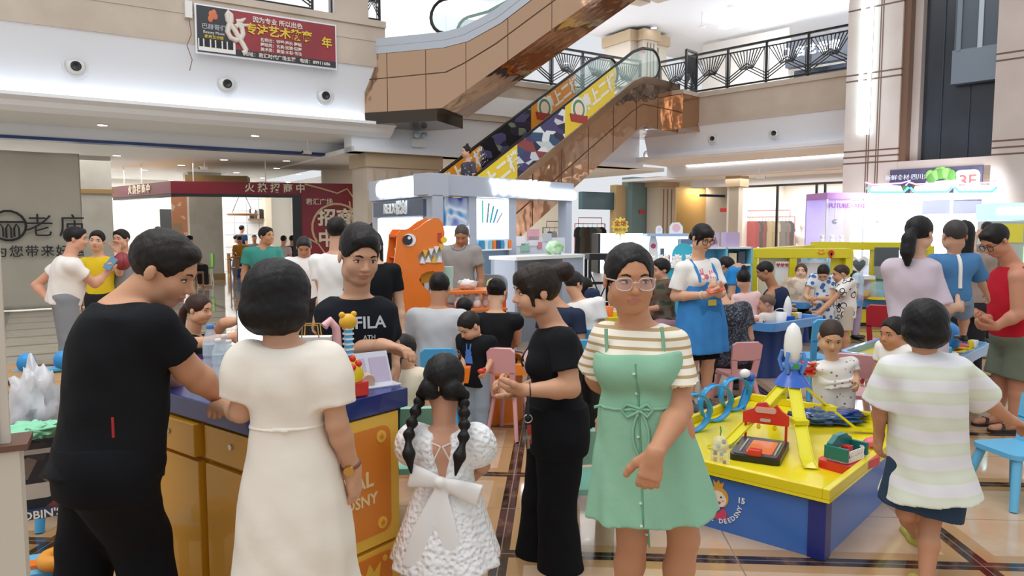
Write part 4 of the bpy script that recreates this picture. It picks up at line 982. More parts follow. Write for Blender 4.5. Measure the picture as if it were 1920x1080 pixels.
bottle(422, 700, .175, MATS['cap_white'], 'white capped water bottle behind the foremost one on the counter'); bottle(431, 708, .165, MATS['cap_white'], 'white capped water bottle nearest the cream dress')
o = tag(MB().box((0, 0, .004), (.2, .14, .008), 0).build('paper_stack', M('paper', 'f3f3f0', .6), bevel=.002), 'white papers lying on the counter before the bottles', 'paper'); o.location = Gd(425, 718, .951); o.rotation_euler = (0, 0, R(40))
# claw toy tower on the counter
tw = thing('toy_crane', 'small red and yellow toy claw tower with bear head on the counter', 'toy', Gd(655, 742, .951), R(40))
MB().b2((-.06, -.05, 0), (.06, .05, .06)).build('base', red, tw, .006); MB().lathe([(.05, .06), (.058, .08), (.05, .12), (.03, .15)], seg=20).build('body', yel, tw)
MB().tube([(-.04, 0, .06), (-.045, 0, .2), (-.05, 0, .27), (-.075, 0, .3), (-.1, 0, .28)], .016, 10).build('slide', M('toy_candy', 'e7b3b6', .35), tw)
mb = MB().b2((-.012, -.012, .13), (.012, .012, .27)); [mb.b2((-.016, -.016, .14+.02*k), (.016, .016, .147+.02*k), 1) for k in range(7)]; mb.build('ladder', [sky, wht], tw)
bh = MB().ell((0, 0, .29), (.035, .03, .032)).build('bear_head', M('bear_gold', 'e3b12c', .4), tw)
for g in (1, -1): MB().ell((.025*g, 0, .318), .012).build('ear', MATS['bear_gold'], bh)
for q in ((.02, -.04, .13), (-.01, -.05, .12), (.0, -.03, .15)): MB().ell(q, .014).build('button', red, tw)
o = tag(MB().cyl((0, -.03, .025), (0, .03, .025), .025).build('tape_roll', M('tape_tan', 'c7a98e', .5)), 'tan roll of tape lying beside the toy claw tower', 'tape'); o.location = Gd(690, 723, .951); o.rotation_euler = (0, 0, R(20))
o = thing('sign_holder', 'slanted acrylic sign holder with two pale certificates on the counter', 'sign', Gd(706, 725, .951), R(36))
acry = M('acrylic', 'dfe2ee', .1, alpha=.8)
Tq = Matrix.Rotation(R(-24), 4, 'X'); MB().box((0, .05, .075), (.2, .004, .17), 0, 0, Tq).build('panel', acry, o); MB().b2((-.1, -.03, 0), (.1, .07, .005)).build('foot', acry, o)
for g in (1, -1): MB().box((.05*g, .046, .08), (.08, .003, .11), 0, 0, Tq).build('certificate', M('lilac_print', 'b9aec6', .6), o)
# desk behind the counter with a screen; gift bag
dk_ = thing('side_desk', 'low grey desk behind the counter beside the seated woman', 'desk', P(485, 640, 4.3).xy.to_3d(), R(8))
MB().b2((-.22, -.2, .84), (.42, .2, .88)).build('desk_top', M('desk_grey', '8d8681', .5), dk_); MB().b2((-.16, -.18, 0), (.38, .18, .84)).build('cabinet', M('desk_dark', '6e6863', .5), dk_)
mo = thing('monitor', 'bright white computer screen on the desk behind the cream dress woman', 'screen', P(497, 622, 4.22), R(-10)); mo.location.z = .88
MB().b2((-.1, -.06, 0), (.1, .06, .012)).build('foot', blk, mo); MB().b2((-.015, 0, .012), (.015, .02, .1)).build('stem', blk, mo); MB().b2((-.17, -.012, .03), (.17, .012, .25)).build('frame', blk, mo); MB().b2((-.162, -.016, .038), (.162, -.012, .242)).build('screen', E('screen_white', 'eefaff', 1.6), mo)
bg = thing('gift_bag', 'white paper gift bag with a portrait print behind the cream dress', 'bag', P(587, 660, 3.55), R(5)); bg.location.z = .951
bg.location.y = 3.02; bg.location.x = P(585, 660, 3.02).x
MB().prism([(-.075, 0), (.075, 0), (.08, .2), (-.08, .2)], -.03, .03).build('body', M('bag_paper', 'e9e6df', .6), bg)
MB().prism(circ(.035, 16, .01, .12), -.034, -.03).build('print', M('bag_print', '5c5550', .6), bg)
for s_ in (-.03, .03): MB().tube([(-.035, s_, .2), (-.03, s_, .25), (.03, s_, .25), (.035, s_, .2)], .003, 6).build('handle', M('bag_cord', 'b9903a', .6), bg)
# --- big yellow toy table
tt = thing('toy_table', 'big yellow topped toy table with blue sides and crowned princess emblem', 'table', (1.505, 3.37, 0), R(48.3))
TL, TW_, TH = 1.73, 1.17, .363
tyel = M('table_yellow', 'e8d416', .3, coat=.2); tblue = M('table_blue', '3d6fbd', .32, coat=.2); tnavy = M('table_navy', '1f2c78', .3)
MB().b2((.03, .03, 0), (TL-.03, TW_-.03, .29)).build('base', tblue, tt)
for x, y in ((.02, .02), (TL-.1, .02), (.02, TW_-.1), (TL-.1, TW_-.1)): MB().b2((x, y, 0), (x+.085, y+.085, .29)).build('corner_post', tnavy, tt, .003)
MB().b2((.015, .015, .288), (TL-.015, TW_-.015, .297)).build('shadow_gap', blk, tt)
MB().b2((0, 0, .297), (TL, TW_, .312)).build('tray_floor', M('tray_yellow', 'efdc1c', .18, coat=.4), tt)
for a, b in (((0, 0), (TL, .035)), ((0, TW_-.035), (TL, TW_)), ((0, .035), (.035, TW_-.035)), ((TL-.035, .035), (TL, TW_-.035))):
    MB().b2((*a, .312), (*b, TH)).build('rim', tyel, tt, .004)
ey = .575; ez = .16
em = MB().prism(circ(.05, 24, 0, .02), 0, .004, T=onX(ey, ez, .024) @ Matrix.Rotation(-math.pi/2, 4, 'X') @ Matrix.Identity(4)) if False else None
def disc(par, name, poly, mat, T, d=.003): return MB().prism(poly, 0, d, plane='xy', T=T).build(name, mat, par)
X0 = onX(ey, ez, .0285)
eb = disc(tt, 'emblem', circ(.058, 28, 0, .02), M('emblem_hair', 'e0a63c', .5), X0, .002)
disc(eb, 'face', circ(.047, 26, .0, .012), M('emblem_skin', 'f3e3cf', .5), X0, .003); disc(eb, 'crown', crown(.05, .034, 0, .075), MATS['emblem_hair'], X0, .003)
disc(eb, 'fringe', [(-.05, .02), (-.045, .05), (-.02, .068), (.02, .068), (.045, .05), (.05, .02), (.02, .052), (-.01, .056)], MATS['emblem_hair'], X0, .004)
for g in (1, -1): disc(eb, 'eye', circ(.005, 10, .017*g, .022), blk, X0, .004); disc(eb, 'cheek', circ(.005, 10, .028*g, .004), M('cheek_pink', 'd98a94', .5), X0, .004)
disc(eb, 'mouth', circ(.017, 14, 0, -.003, 180, 360), M('mouth_pink', 'c03a68', .5), X0, .004)
disc(eb, 'shirt', [(-.05, -.09), (-.05, -.05), (-.025, -.035), (0, -.06), (.025, -.035), (.05, -.05), (.05, -.09), (0, -.105)], M('shirt_pink', 'd0486a', .5), X0, .002); disc(eb, 'collar', [(-.03, -.03), (.03, -.03), (0, -.065)], tnavy, X0, .003)
for k, ch in enumerate('ROYAL DEEDSNY'):
    a = R(-150+11.5*k); r = .125
    if ch != ' ': text(eb, 'lettering', ch, .034, wht, X0 @ Matrix.Translation((r*math.cos(a), .015+r*math.sin(a), .002)) @ Matrix.Rotation(a+math.pi/2, 4, 'Z'), .001, .02)
text(eb, 'lettering', '15', .042, wht, X0 @ Matrix.Translation((.128, .03, .002)), .001, .03)
ZT = .3125
# rocket launcher with four chutes
rk = thing('toy_rocket_launcher', 'toy rocket on a blue cradle above four yellow slide chutes', 'toy', Gd(1487, 812, ZT)); O = rk.location.copy()
tyl = M('chute_yellow', 'e9e021', .2, alpha=.86); apex = P(1485, 706, O.y)-O
def chute(pts, w_):
    mb = MB()
    pts = [Vector(p) for p in pts]
    for a, b in zip(pts, pts[1:]):
        d = (b-a).normalized(); s_ = d.cross(Vector((0, 0, 1))).normalized()*w_; n_ = s_.cross(d).normalized()*.012
        vs = [a-s_+n_, a-s_, a+s_, a+s_+n_, b-s_+n_, b-s_, b+s_, b+s_+n_]; mb.add(vs, [(0, 1, 5, 4), (1, 2, 6, 5), (2, 3, 7, 6)])
    return mb
for e_, w_ in ((Gd(1362, 838, ZT), .036), (Gd(1440, 768, ZT), .04), (Gd(1513, 868, ZT), .036), (Gd(1610, 812, ZT), .03)):
    e_ = e_-O; m = apex+(e_-apex)*.93+Vector((0, 0, .006)); out = e_+(e_-Vector((apex.x, apex.y, e_.z))).normalized()*.12
    t0 = Vector((apex.x, apex.y, apex.z))+(e_-apex)*.04
    chute([t0, apex+(e_-apex)*.5+Vector((0, 0, -.004)), m, e_+Vector((0, 0, .015)), out+Vector((0, 0, .008))], w_).build('chute', tyl, rk, solid=.004)
    mm = apex+(e_-apex)*.55; MB().box(mm, (w_*2.3, w_*2.3, .03)).build('joint', tyl, rk, .004)
az = apex.z; MB().lathe([(.115, az-.05), (.09, az-.01), (.055, az+.03), (.05, az+.05)], (apex.x, apex.y, 0), 8, 0).build('hub', blu, rk)
cr = MB().lathe([(.05, az+.05), (.06, az+.06), (.06, az+.085), (.04, az+.09)], (apex.x, apex.y, 0), 16).build('cradle', M('cradle_blue', '5b8fe0', .3), rk)
for k in range(4):
    a = R(45+90*k); c_, s_ = math.cos(a), math.sin(a)
    MB().tube([(apex.x+.06*c_, apex.y+.06*s_, az+.03), (apex.x+.085*c_, apex.y+.085*s_, az+.1), (apex.x+.065*c_, apex.y+.065*s_, az+.16)], .013, 8).build('prong', MATS['cradle_blue'], cr)
MB().lathe([(.03, az+.09), (.05, az+.13), (.055, az+.19), (.05, az+.26), (.035, az+.31), (.012, az+.335), (.002, az+.34)], (apex.x, apex.y, 0), 20).build('rocket', wht, rk)
MB().b2((apex.x-.018, apex.y-.064, az+.06), (apex.x+.018, apex.y-.05, az+.09)).build('badge', grn, rk)
# blue loop track
tb = M('track_blue', '2f9fe0', .15, alpha=.88)
lt = thing('toy_loop_track', 'clear blue toy track with standing loops at the left of the yellow table', 'toy', Gd(1335, 800, ZT)); O = lt.location.copy()
for px, py, r in ((1300, 812, .125), (1342, 792, .125), (1378, 772, .12)):
    q = Gd(px, py, ZT)-O; a = R(20)
    pts = [(q.x+r*math.cos(t)*math.cos(a), q.y+r*math.cos(t)*math.sin(a)+.012*t/3, r+.005+r*math.sin(t)) for t in [k*math.pi/16 for k in range(32)]]
    mb = MB(); n_ = len(pts); wv = Vector((-math.sin(a), math.cos(a), 0))*.028
    vs = []
    for p_ in pts: vs += [Vector(p_)-wv, Vector(p_)+wv]
    mb.add(vs, [(2*i, 2*i+1, (2*i+3) % (2*n_), (2*i+2) % (2*n_)) for i in range(n_)], 0, True); mb.build('loop', tb, lt, solid=.008)
q0, q1 = Gd(1390, 770, ZT)-O, P(1408, 712, Gd(1400, 768, ZT).y+.05)-O
chute([q0+Vector((0, 0, .01)), (q0+q1)/2, q1], .03).build('ramp', tb, lt, solid=.004); MB().ell(q1+Vector((.0, 0, .02)), (.03, .03, .03)).build('launcher', blu, lt); MB().ell(q1+Vector((-.05, -.02, .05)), (.038, .032, .032)).build('ball', wht, lt)
# pinball tray
pb = thing('toy_pinball_game', 'black toy pinball tray with orange field and red arched sign', 'toy', Gd(1425, 850, ZT), R(-28))
MB().prism(rrect(.27, .4, .03, 4), 0, .035, plane='xy').build('tray', blk, pb, .004)
MB().prism(rrect(.235, .365, .02, 4), .035, .04, plane='xy').build('glass', M('pinball_glass', '5a5f66', .05), pb)
MB().prism(rrect(.14, .26, .015, 4, .015, -.02), .0405, .044, plane='xy').build('field', M('field_orange', 'e0713a', .3), pb)
mb = MB(); [mb.tube([(sx_, -.15, .046), (sx_, .1, .046)], .006, 6) for sx_ in (-.085, .1)]; mb.build('rail', M('pinball_rail', 'dfe8ee', .1, metal=.6), pb)
MB().box((0, -.165, .05), (.07, .05, .04)).build('launcher', red, pb, .006)
for g in (1, -1): MB().tube([(.115*g, .18, .03), (.115*g, .18, .16)], .008, 8).build('post', red, pb)
sgn = MB().prism([(-.13, .13), (.13, .13), (.13, .19), (.09, .215), (.06, .25), (.03, .225), (-.0, .26), (-.05, .25), (-.07, .215), (-.13, .19)], .165, .19).build('sign', red, pb, .004)
MB().prism(rrect(.12, .035, .015, 4, 0, .215), .158, .166).build('sign_print', M('sign_print', 'd9a89a', .5), sgn); MB().prism(rrect(.06, .018, .006, 4, 0, .155), .158, .166).build('display', M('display_grey', 'bcb6a8', .4), sgn)
for g in (-.04, .05): MB().ell((g, .175, .11), (.012, .006, .016)).build('coin', tyl, pb)
# jar of bits
jr = thing('plastic_jar', 'clear plastic bag of small toys tied at the top on the yellow table', 'bag', Gd(1349, 876, ZT))
MB().lathe([(.045, 0), (.05, .01), (.05, .1), (.04, .15), (.02, .17), (.006, .175)], seg=20).build('jar', M('bag_clear', 'f2ecd8', .12, alpha=.4), jr); MB().tube([(0, 0, .17), (.004, 0, .2), (.0, 0, .225)], .003, 6).build('tie', grn, jr)
for k in range(9): a = k*2.4; MB().box((.026*math.cos(a), .026*math.sin(a), .025+.014*k), (.016, .014, .022), 0, a).build('bit', (blk, tan, yel, sky)[k % 4], jr)
# basket toy
bk = thing('toy_picnic_basket', 'red toy tray with white lattice basket and teal lid', 'toy', Gd(1592, 872, ZT), R(38))
MB().prism(rrect(.34, .2, .04, 4), 0, .045, plane='xy').build('tray', red, bk, .005)
mb = MB(); loop = rrect(.2, .13, .04, 4, -.045, 0)
for i in range(len(loop)):
    a, b = loop[i-1], loop[i]
    for z0, z1 in ((.05, .062), (.1, .112)): mb.add([(*a, z0), (*b, z0), (*b, z1), (*a, z1)], [(0, 1, 2, 3)])
    L_ = math.hypot(b[0]-a[0], b[1]-a[1]); n_ = max(1, int(L_/.016))
    for k in range(n_):
        p0 = [a[j]+(b[j]-a[j])*k/n_ for j in (0, 1)]; p1 = [a[j]+(b[j]-a[j])*(k+1)/n_ for j in (0, 1)]
        mb.tube([(*p0, .06), (*p1, .102)], .0028, 4, caps=False); mb.tube([(*p1, .06), (*p0, .102)], .0028, 4, caps=False)
mb.build('lattice_basket', wht, bk, solid=.004)
MB().prism([(-.15, .1), (.06, .1), (.06, .13), (.02, .15), (-.0, .165), (-.09, .165), (-.11, .15), (-.15, .13)], .02, .05, T=T3(0, 0, .01)).build('lid', tea, bk, .006)
for x in (-.15, .06): MB().b2((x-.01, -.07, .06), (x+.01, .06, .13)).build('clip', tea, bk, .004)
for q in ((.1, .0), (-.05, .02)): MB().ell((*q, .07), (.035, .03, .03)).build('plate', sky if q[0] < 0 else M('plate_mint', '9fd0bc', .3), bk)
MB().box((-.03, -.0, .085), (.05, .04, .06)).build('carton', red, bk)
# crumpled blue film
def blob(name, r, mat, par=None, seed=1, amp=.3, n=3, seg=20):
    mb = MB(); mb.ell((0, 0, 0), (1, 1, 1), 0, seg, seg*2//3)
    v2 = []
    for v in mb.v:
        q = Vector(v); k = 1+amp*mnoise.noise(q*n+Vector((seed*7.1, seed, 0))); v2.append((q.x*r[0]*k, q.y*r[1]*k, q.z*r[2]*k))
    mb.v = v2; return mb.build(name, mat, par)
fl = blob('plastic_package', (.25, .17, .035), M('film_teal', '10516a', .1, coat=.6, var=(7, '1c3f8c')), None, 3, .5, 4, 30); tag(fl, 'shiny dark blue plastic package lying at the back of the yellow table', 'package'); fl.location = Gd(1555, 788, ZT)+Vector((0, 0, .035)); fl.rotation_euler = (0, 0, R(20))
cr_ = thing('toy_airplane', 'red toy vehicle held in the toddler right hand', 'toy', P(1515, 690, 5.0)); MB().ell((0, 0, 0), (.055, .03, .03)).build('body', red, cr_); MB().ell((-.01, -.01, .025), (.03, .022, .02)).build('cockpit', wht, cr_)
for z in (.035, -.03): MB().box((0, 0, z), (.05, .1, .012), 0, .3).build('wing', red, cr_)
o = tag(blob('toy_cup', (.05, .04, .03), M('cup_pink', 'e46a7e', .4), None, 5, .2), 'pink toy dish at the right rim of the yellow table', 'toy'); o.location = Gd(1635, 840, ZT)+Vector((0, 0, .035))
# --- children's chairs
def kid_chair(col, loc, rz, label, s=1., group=None, name='child_chair', sx=1):
    m = {'blue': M('chair_blue', '67b6dd', .4), 'pink': M('chair_pink', 'e0a6a8', .4), 'mint': M('chair_mint', '8cc8b2', .4), 'sky': M('chair_sky', '4ea8dc', .4), 'red': M('chair_red', 'b3202c', .4)}[col]
    o = thing(name, label, 'chair', loc, rz, group); o.scale = (sx, 1, 1)      # faces -y
    MB().prism(rrect(.3*s, .29*s, .05*s, 4), .255*s, .28*s, plane='xy').build('seat', m, o, .006)
    bk_ = MB(); T = Matrix.Translation((0, .135*s, .29*s)) @ Matrix.Rotation(R(-10), 4, 'X')
    outl = [(-.12*s, 0), (.12*s, 0), (.145*s, .12*s), (.15*s, .24*s), (.11*s, .26*s), (-.11*s, .26*s), (-.15*s, .24*s), (-.145*s, .12*s)]
    bk_.prism(outl[2:] and [(-.145*s, .11*s), (.145*s, .11*s), (.15*s, .24*s), (.11*s, .262*s), (-.11*s, .262*s), (-.15*s, .24*s)], -.012*s, .012*s, T=T)
    bk_.prism([(-.125*s, -.03*s), (-.07*s, -.03*s), (-.09*s, .12*s), (-.145*s, .12*s)], -.012*s, .012*s, T=T).prism([(.125*s, -.03*s), (.07*s, -.03*s), (.09*s, .12*s), (.145*s, .12*s)], -.012*s, .012*s, T=T)
    bk_.build('backrest', m, o, .005)
    for x in (1, -1):
        for y in (1, -1): MB().tube([(.11*s*x, .1*s*y, .26*s), (.165*s*x, .16*s*y, .0)], [.024*s, .02*s], 8, 0).build('leg', m, o)
    return o
def onfloor(px, py): q = Gd(px, py); return (q.x, q.y, 0)
kid_chair('mint', onfloor(1098, 1010), R(188), 'mint green child chair between the woman in black and the green pinafore', 1.15)
kid_chair('blue', onfloor(1900, 935), R(-80), 'light blue child chair standing alone at the right edge', 1.12)
kid_chair('pink', (*P(954, 690, 5.6).xy, 0), R(165), 'pink child chair beside the boy in black rabbit tee', 1.3, sx=.55)
kid_chair('sky', (*P(823, 690, 5.65).xy, 0), R(185), 'blue child chair right under the man in grey tee', 1.28, sx=.72)
kid_chair('mint', (*P(775, 790, 3.9).xy, 0), R(185), 'mint child chair under the little girl in cream by the counter', 1.25)
kid_chair('sky', (*P(1074, 640, 6.0).xy, 0), R(190), 'blue child chair behind the man in dark blue shirt', 1.3)
kid_chair('sky', (*P(1124, 640, 6.6).xy, 0), R(175), 'blue child chair partly hidden by the glasses woman, second blue chair behind her shoulder', 1.3)
kid_chair('pink', (*P(1380, 705, 6.55).xy, 0), R(190), 'pink child chair under the woman in dark paisley blouse', 1.1, sx=.85)
kid_chair('pink', (*P(1612, 735, 5.6).xy, 0), R(150), 'pink child chair beside the toddler at the yellow table', 1.2)
kid_chair('sky', (*P(1524, 640, 6.9).xy, 0), R(185), 'blue child chair behind the toy rocket', 1.4, sx=.62)
kid_chair('pink', (*P(78, 1065, 2.45).xy, 0), R(100), 'pink child chair low at the left edge beside the white board', .95)
kid_chair('sky', (*P(104, 860, 4.0).xy, 0), R(60), 'light blue child chair behind the toy carton at the left', 1.2)
kid_chair('red', (*P(1652, 640, 7.6).xy, 0), R(150), 'red child chair behind the woman in lilac tee', 1.5, sx=.6)
# --- things at the left edge
bd = thing('display_board', 'tall off-white display board with blue poster at the left edge', 'display', (*P(12, 900, 1.75).xy, 0), R(28))
bw = M('board_white', 'cfc8ba', .6)
MB().b2((-.5, -.02, 0), (.032, .06, 1.06)).build('lower_panel', bw, bd); MB().b2((-.5, -.03, 1.06), (.05, .1, 1.075)).build('ledge', M('ledge_brown', '6b4a3c', .5), bd)
MB().b2((-.5, 0, 1.075), (.012, .02, 1.72)).build('upper_panel', bw, bd); MB().b2((-.4, -.006, 1.1), (-.012, 0, 1.3)).build('poster', M('poster_blue', '2a8fd6', .5), bd); MB().b2((-.4, -.008, 1.08), (-.008, -.002, 1.14)).build('caption', M('poster_white', 'dfe6ea', .5), bd)
for k, (px, py, D_, d, lab) in enumerate(((112, 735, 4.7, (.62, .4, .62), 'open cardboard box behind the man in black, on the floor at left'), )):
    cb = thing('cardboard_box', lab, 'box', (*P(px, py, D_).xy, 0), R(35))
    MB().b2((-.3, -.3, 0), (.3, .3, .66)).build('body', cardb, cb); MB().box((-.33, 0, .65), (.16, .58, .006), 0, 0, Matrix.Rotation(R(8), 4, 'Y')).build('flap', cardb, cb); MB().box((0, -.36, .655), (.58, .16, .006)).build('flap', cardb, cb)
lf = thing('toy_fence', 'bright blue toy fence with round knobs lying on the cardboard box', 'toy', P(85, 700, 4.7), R(30)); lf.location.z = .665
MB().b2((-.4, -.03, 0), (.4, .03, .03)).build('rail', sky, lf, .01)
skb = M('knob_blue', '2b8fd2', .45)
for k in range(4): MB().ell((-.3+.2*k, 0, .07), (.055, .055, .065)).build('knob', skb, lf)
pbag = tag(blob('plastic_bag', (.11, .1, .2), M('bag_film', 'e6e6ea', .25, alpha=.75), None, 2, .6, 3, 26), 'crumpled white plastic bag standing against the cardboard box', 'bag'); pbag.location = P(66, 765, 3.55)
gc = tag(blob('cloth', (.12, .12, .03), M('cloth_green', '8fd6ae', .8), None, 8, .7, 4, 24), 'pale green cloth draped on top of the printed toy carton', 'cloth'); gc.location = P(64, 822, 3.25); gc.location.z = .69
tcart = thing('toy_carton', 'dark printed toy carton standing under the green cloth', 'box', (*P(60, 860, 3.3).xy, .335), R(30))
MB().b2((-.13, -.1, 0), (.13, .1, .3)).build('carton', ramp_mat('carton_print', 'voroncol', 14, [(0, '2c2d33'), (.45, '3c3a40'), (.6, '7a6d66'), (.75, '2c2d33'), (.9, '9c4a3c')], .5), tcart); MB().b2((-.03, -.103, .25), (.1, -.1, .272)).build('title_print', M('title_grey', 'b9b2b0', .6), tcart)
MB().prism(rrect(.12, .07, .02, 4, .02, .08), -.104, -.1).build('panel', M('carton_panel', 'c8c2b6', .5), tcart)
lt2 = thing('low_table', 'low blue topped play table under the toy carton at left', 'table', (*P(70, 960, 3.35).xy, 0), R(30))
MB().b2((-.24, -.2, .3), (.3, .25, .335)).build('table_top', M('table_dark', '33405c', .4), lt2); [MB().b2((x, y, 0), (x+.04, y+.04, .3)).build('leg', MATS['chair_blue'], lt2) for x, y in ((-.22, -.18), (.24, -.18), (-.22, .2), (.24, .2))]
text(lt2, 'lettering', "ROBIN'S TOY!", .05, wht, up(.08, -.201, .318), .001, .02); 
st_ = thing('toy_tray', 'pale blue toy tray with orange bricks low behind the pink chair', 'toy', (*P(105, 1000, 2.8).xy, .26), R(25)); MB().b2((-.14, -.1, 0), (.14, .1, .03)).build('tray', MATS['chair_blue'], st_, .005); MB().b2((-.1, -.06, .03), (-.04, .0, .045)).build('brick', orn, st_)
stl = thing('step_stool', 'low dark stool carrying the pale blue toy tray', 'stool', (*P(105, 1000, 2.75).xy, 0), R(25)); MB().b2((-.13, -.1, .22), (.13, .1, .258)).build('seat', M('stool_navy', '232f4d', .5), stl); [MB().b2((x, y, 0), (x+.03, y+.03, .22)).build('leg', MATS['stool_navy'], stl) for x, y in ((-.12, -.09), (.09, -.09), (-.12, .06), (.09, .06))]
o = tag(MB().tube([(.055*math.cos(t), .055*math.sin(t), 0) for t in [k*math.pi/10 for k in range(20)]], .03, 10, 0, True).build('toy_ring', M('ring_orange', 'e59a2e', .5)), 'orange toy ring lying on the pale blue tray', 'toy'); o.location = P(112, 985, 2.75); o.location.z = .321
# ================================================================ escalators, railings, banner, shop signs
handm = M('handrail_rubber', '0e1012', .4); silver = M('deck_silver', 'c2c6cc', .22, metal=.8); gls = M('balustrade_glass', 'bfe0dc', .04, alpha=.3); rivet = M('seam_dark', '5c4433', .4, metal=.6)
EW = Frame((1.284, 15.7), 46)
zs = lambda s: 3.62+.62*s
def escalator(fr, name, label, top, bot, s_lo, s_hi, width, deck=None):
    """top / bot = side outline (s, z) of the truss; the sides carry glass and handrails"""
    o = thing(name, label, 'escalator', fr.pt(0, 0, 0), fr.a)
    poly = bot+top[::-1]
    MB().prism(poly, 0, width).build('truss', [brass], o, .01)
    mb = MB()
    for i in range(14):                                           # panel joints
        s = poly[0][0]+.9*(i+.6); zt = np.interp(s, [q[0] for q in top], [q[1] for q in top]); zb = np.interp(s, [q[0] for q in bot], [q[1] for q in bot])
        if s < top[-1][0]: mb.b2((s, -.006, zb), (s+.012, 0, zt-.02))
    mid = [(q[0], (q[1]+np.interp(q[0], [a[0] for a in bot], [a[1] for a in bot]))/2) for q in top]
    for a, b in zip(mid, mid[1:]): mb.tube([(a[0], -.004, a[1]), (b[0], -.004, b[1])], .012, 4)
    mb.build('panel_seam', rivet, o)
    st = MB(); s = s_lo
    while s < s_hi: z = np.interp(s, [q[0] for q in top], [q[1] for q in top]); st.b2((s, .12, z-.12), (s+.4, width-.12, z-.02)); s += .4
    st.build('step', M('step_grey', '4b4f55', .5, metal=.4), o)
    for n in (.03, width-.03):
        d = MB()
        for a, b in zip(top, top[1:]): d.prism([(a[0], a[1]-.02), (b[0], b[1]-.02), (b[0], b[1]+.14), (a[0], a[1]+.14)], n-.06, n+.06)
        d.build('deck', deck or silver, o)
        g = MB(); tp = [q for q in top if s_lo-.01 <= q[0] <= s_hi+.01]
        for a, b in zip(tp, tp[1:]): g.prism([(a[0], a[1]+.14), (b[0], b[1]+.14), (b[0], b[1]+.78), (a[0], a[1]+.78)], n-.006, n+.006)
        a, b = tp[0], tp[-1]
        g.prism([(a[0], a[1]+.14), (a[0], a[1]+.78)]+[(a[0]-.32*math.sin(R(t)), a[1]+.46+.32*math.cos(R(t))) for t in range(20, 180, 20)], n-.006, n+.006)
        g.prism([(b[0], b[1]+.14), (b[0], b[1]+.78)]+[(b[0]+.32*math.sin(R(t)), b[1]+.46+.32*math.cos(R(t))) for t in range(20, 180, 20)], n-.006, n+.006)
        g.build('glass_panel', gls, o)
        pts = [(a[0]-.34*math.sin(R(t)), n, a[1]+.46+.34*math.cos(R(t))) for t in range(170, 0, -20)]+[(q[0], n, q[1]+.8) for q in tp]+[(b[0]+.34*math.sin(R(t)), n, b[1]+.46+.34*math.cos(R(t))) for t in range(10, 180, 20)]
        MB().tube(pts, .035, 8).build('handrail', handm, o)
    return o
top = [(-6.3, .12), (-5.6, .14), (-5.2, .28)]+[(s, zs(s)-.12) for s in (-4.6, -3, -1.5, 0, 1.2, 2.2)]+[(2.6, 5.02), (3.0, 5.06), (4.2, 5.06)]
bot = [(-6.3, -.02), (-3.9, -.02)]+[(s, zs(s)-1.2) for s in (-3.7, -2, 0, 2, 2.6)]+[(3.0, 4.0), (4.2, 4.0)]
e2 = escalator(EW, 'escalator', 'brass clad escalator with yellow and orange advert panels rising to the second floor', top, bot, -5.6, 3.3, 1.3, M('brass_deck', 'a98a6e', .2, metal=.9))
yad, oad = M('advert_yellow', 'f0d22e', .45), M('advert_orange', 'ee9a24', .45)
photo_ad = ramp_mat('advert_street', 'voroncol', 3.2, [(0, '23203c'), (.3, 'cfd6dc'), (.42, '43386e'), (.55, 'e8eef0'), (.68, '8e3c40'), (.78, '2b4f73'), (.9, 'b5a88e')], .4, vecscale=(1, 1, 2.2))
dark_ad = ramp_mat('advert_night', 'voroncol', 3.4, [(0, '16161f'), (.35, '2a2740'), (.5, '54507c'), (.62, '14141c'), (.75, '7e8c74'), (.85, '8a4046'), (.93, '1b1b26')], .4, vecscale=(1, 1, 2.2))
def advert(n, s0, s1, mat, name, txt=None, emblem=False):
    a, b = zs(s0), zs(s1); T = Matrix.Translation((0, n, 0))
    pn = MB().prism([(s0, a+.04), (s1, b+.04), (s1, b+.68), (s0, a+.68)], n-.022, n-.01).build(name, mat, e2)
    ang = math.atan(.62)
    if txt:
        sc = (s0+s1)/2+.3; text(pn, 'lettering', txt, .36, wht, up(sc, n-.026, zs(sc)+.38) @ Matrix.Rotation(ang, 4, 'Z'), .004, .03)
        for q, m_, r in ((0, M('badge_white', 'f6f3ea', .5), .25), (1, M('badge_green', '4f8f5f', .5), .2), (2, M('badge_cream', 'f3dfc8', .5), .14)):
            if emblem: MB().prism(circ(r, 20, s0+.45, zs(s0+.45)+.4), n-.028-.003*q, n-.02).build('emblem', m_, pn)
        if emblem: MB().prism([(s0+.2, zs(s0+.45)+.12), (s0+.7, zs(s0+.45)+.12), (s0+.75, zs(s0+.45)+.28), (s0+.15, zs(s0+.45)+.28)], n-.04, n-.02).build('ribbon', M('badge_red', 'a8352c', .5), pn)
advert(0, 0-.28, 1.45, yad, 'yellow_advert', '请上二楼', True); advert(0, -1.72, -.28, photo_ad, 'picture_advert'); advert(0, -3.4, -1.72, yad, 'yellow_advert', '请上二楼')
def far_s(px): d = (px-960)/F; return (d*(EW.O.y+1.27*EW.n.y)-(EW.O.x+1.27*EW.n.x))/(EW.e.x-d*EW.e.y)
fa, fb, fc = far_s(994), far_s(1074), far_s(900)
advert(1.27, fa, fb, oad, 'orange_advert', '请上二楼', True); advert(1.27, fc, fa, dark_ad, 'picture_advert'); advert(1.27, fc-1.5, fc, oad, 'orange_advert', '请上二楼')
struct(MB().b2((3.9, -.3, 4.05), (5.3, 1.7, 4.98)).b2((3.85, -.34, 4.9), (5.3, 1.7, 5.0), 1).build('floor_landing', [brass, stone], Mx=EW.M))
DW = Frame((-1.44, 15.2), -20)
top = [(-1.8, 5.42), (.1, 5.42), (.5, 5.48), (1.2, 5.74)]+[(s, 5.74+.6*(s-1.2)) for s in (2, 3.5, 5, 6.5)]
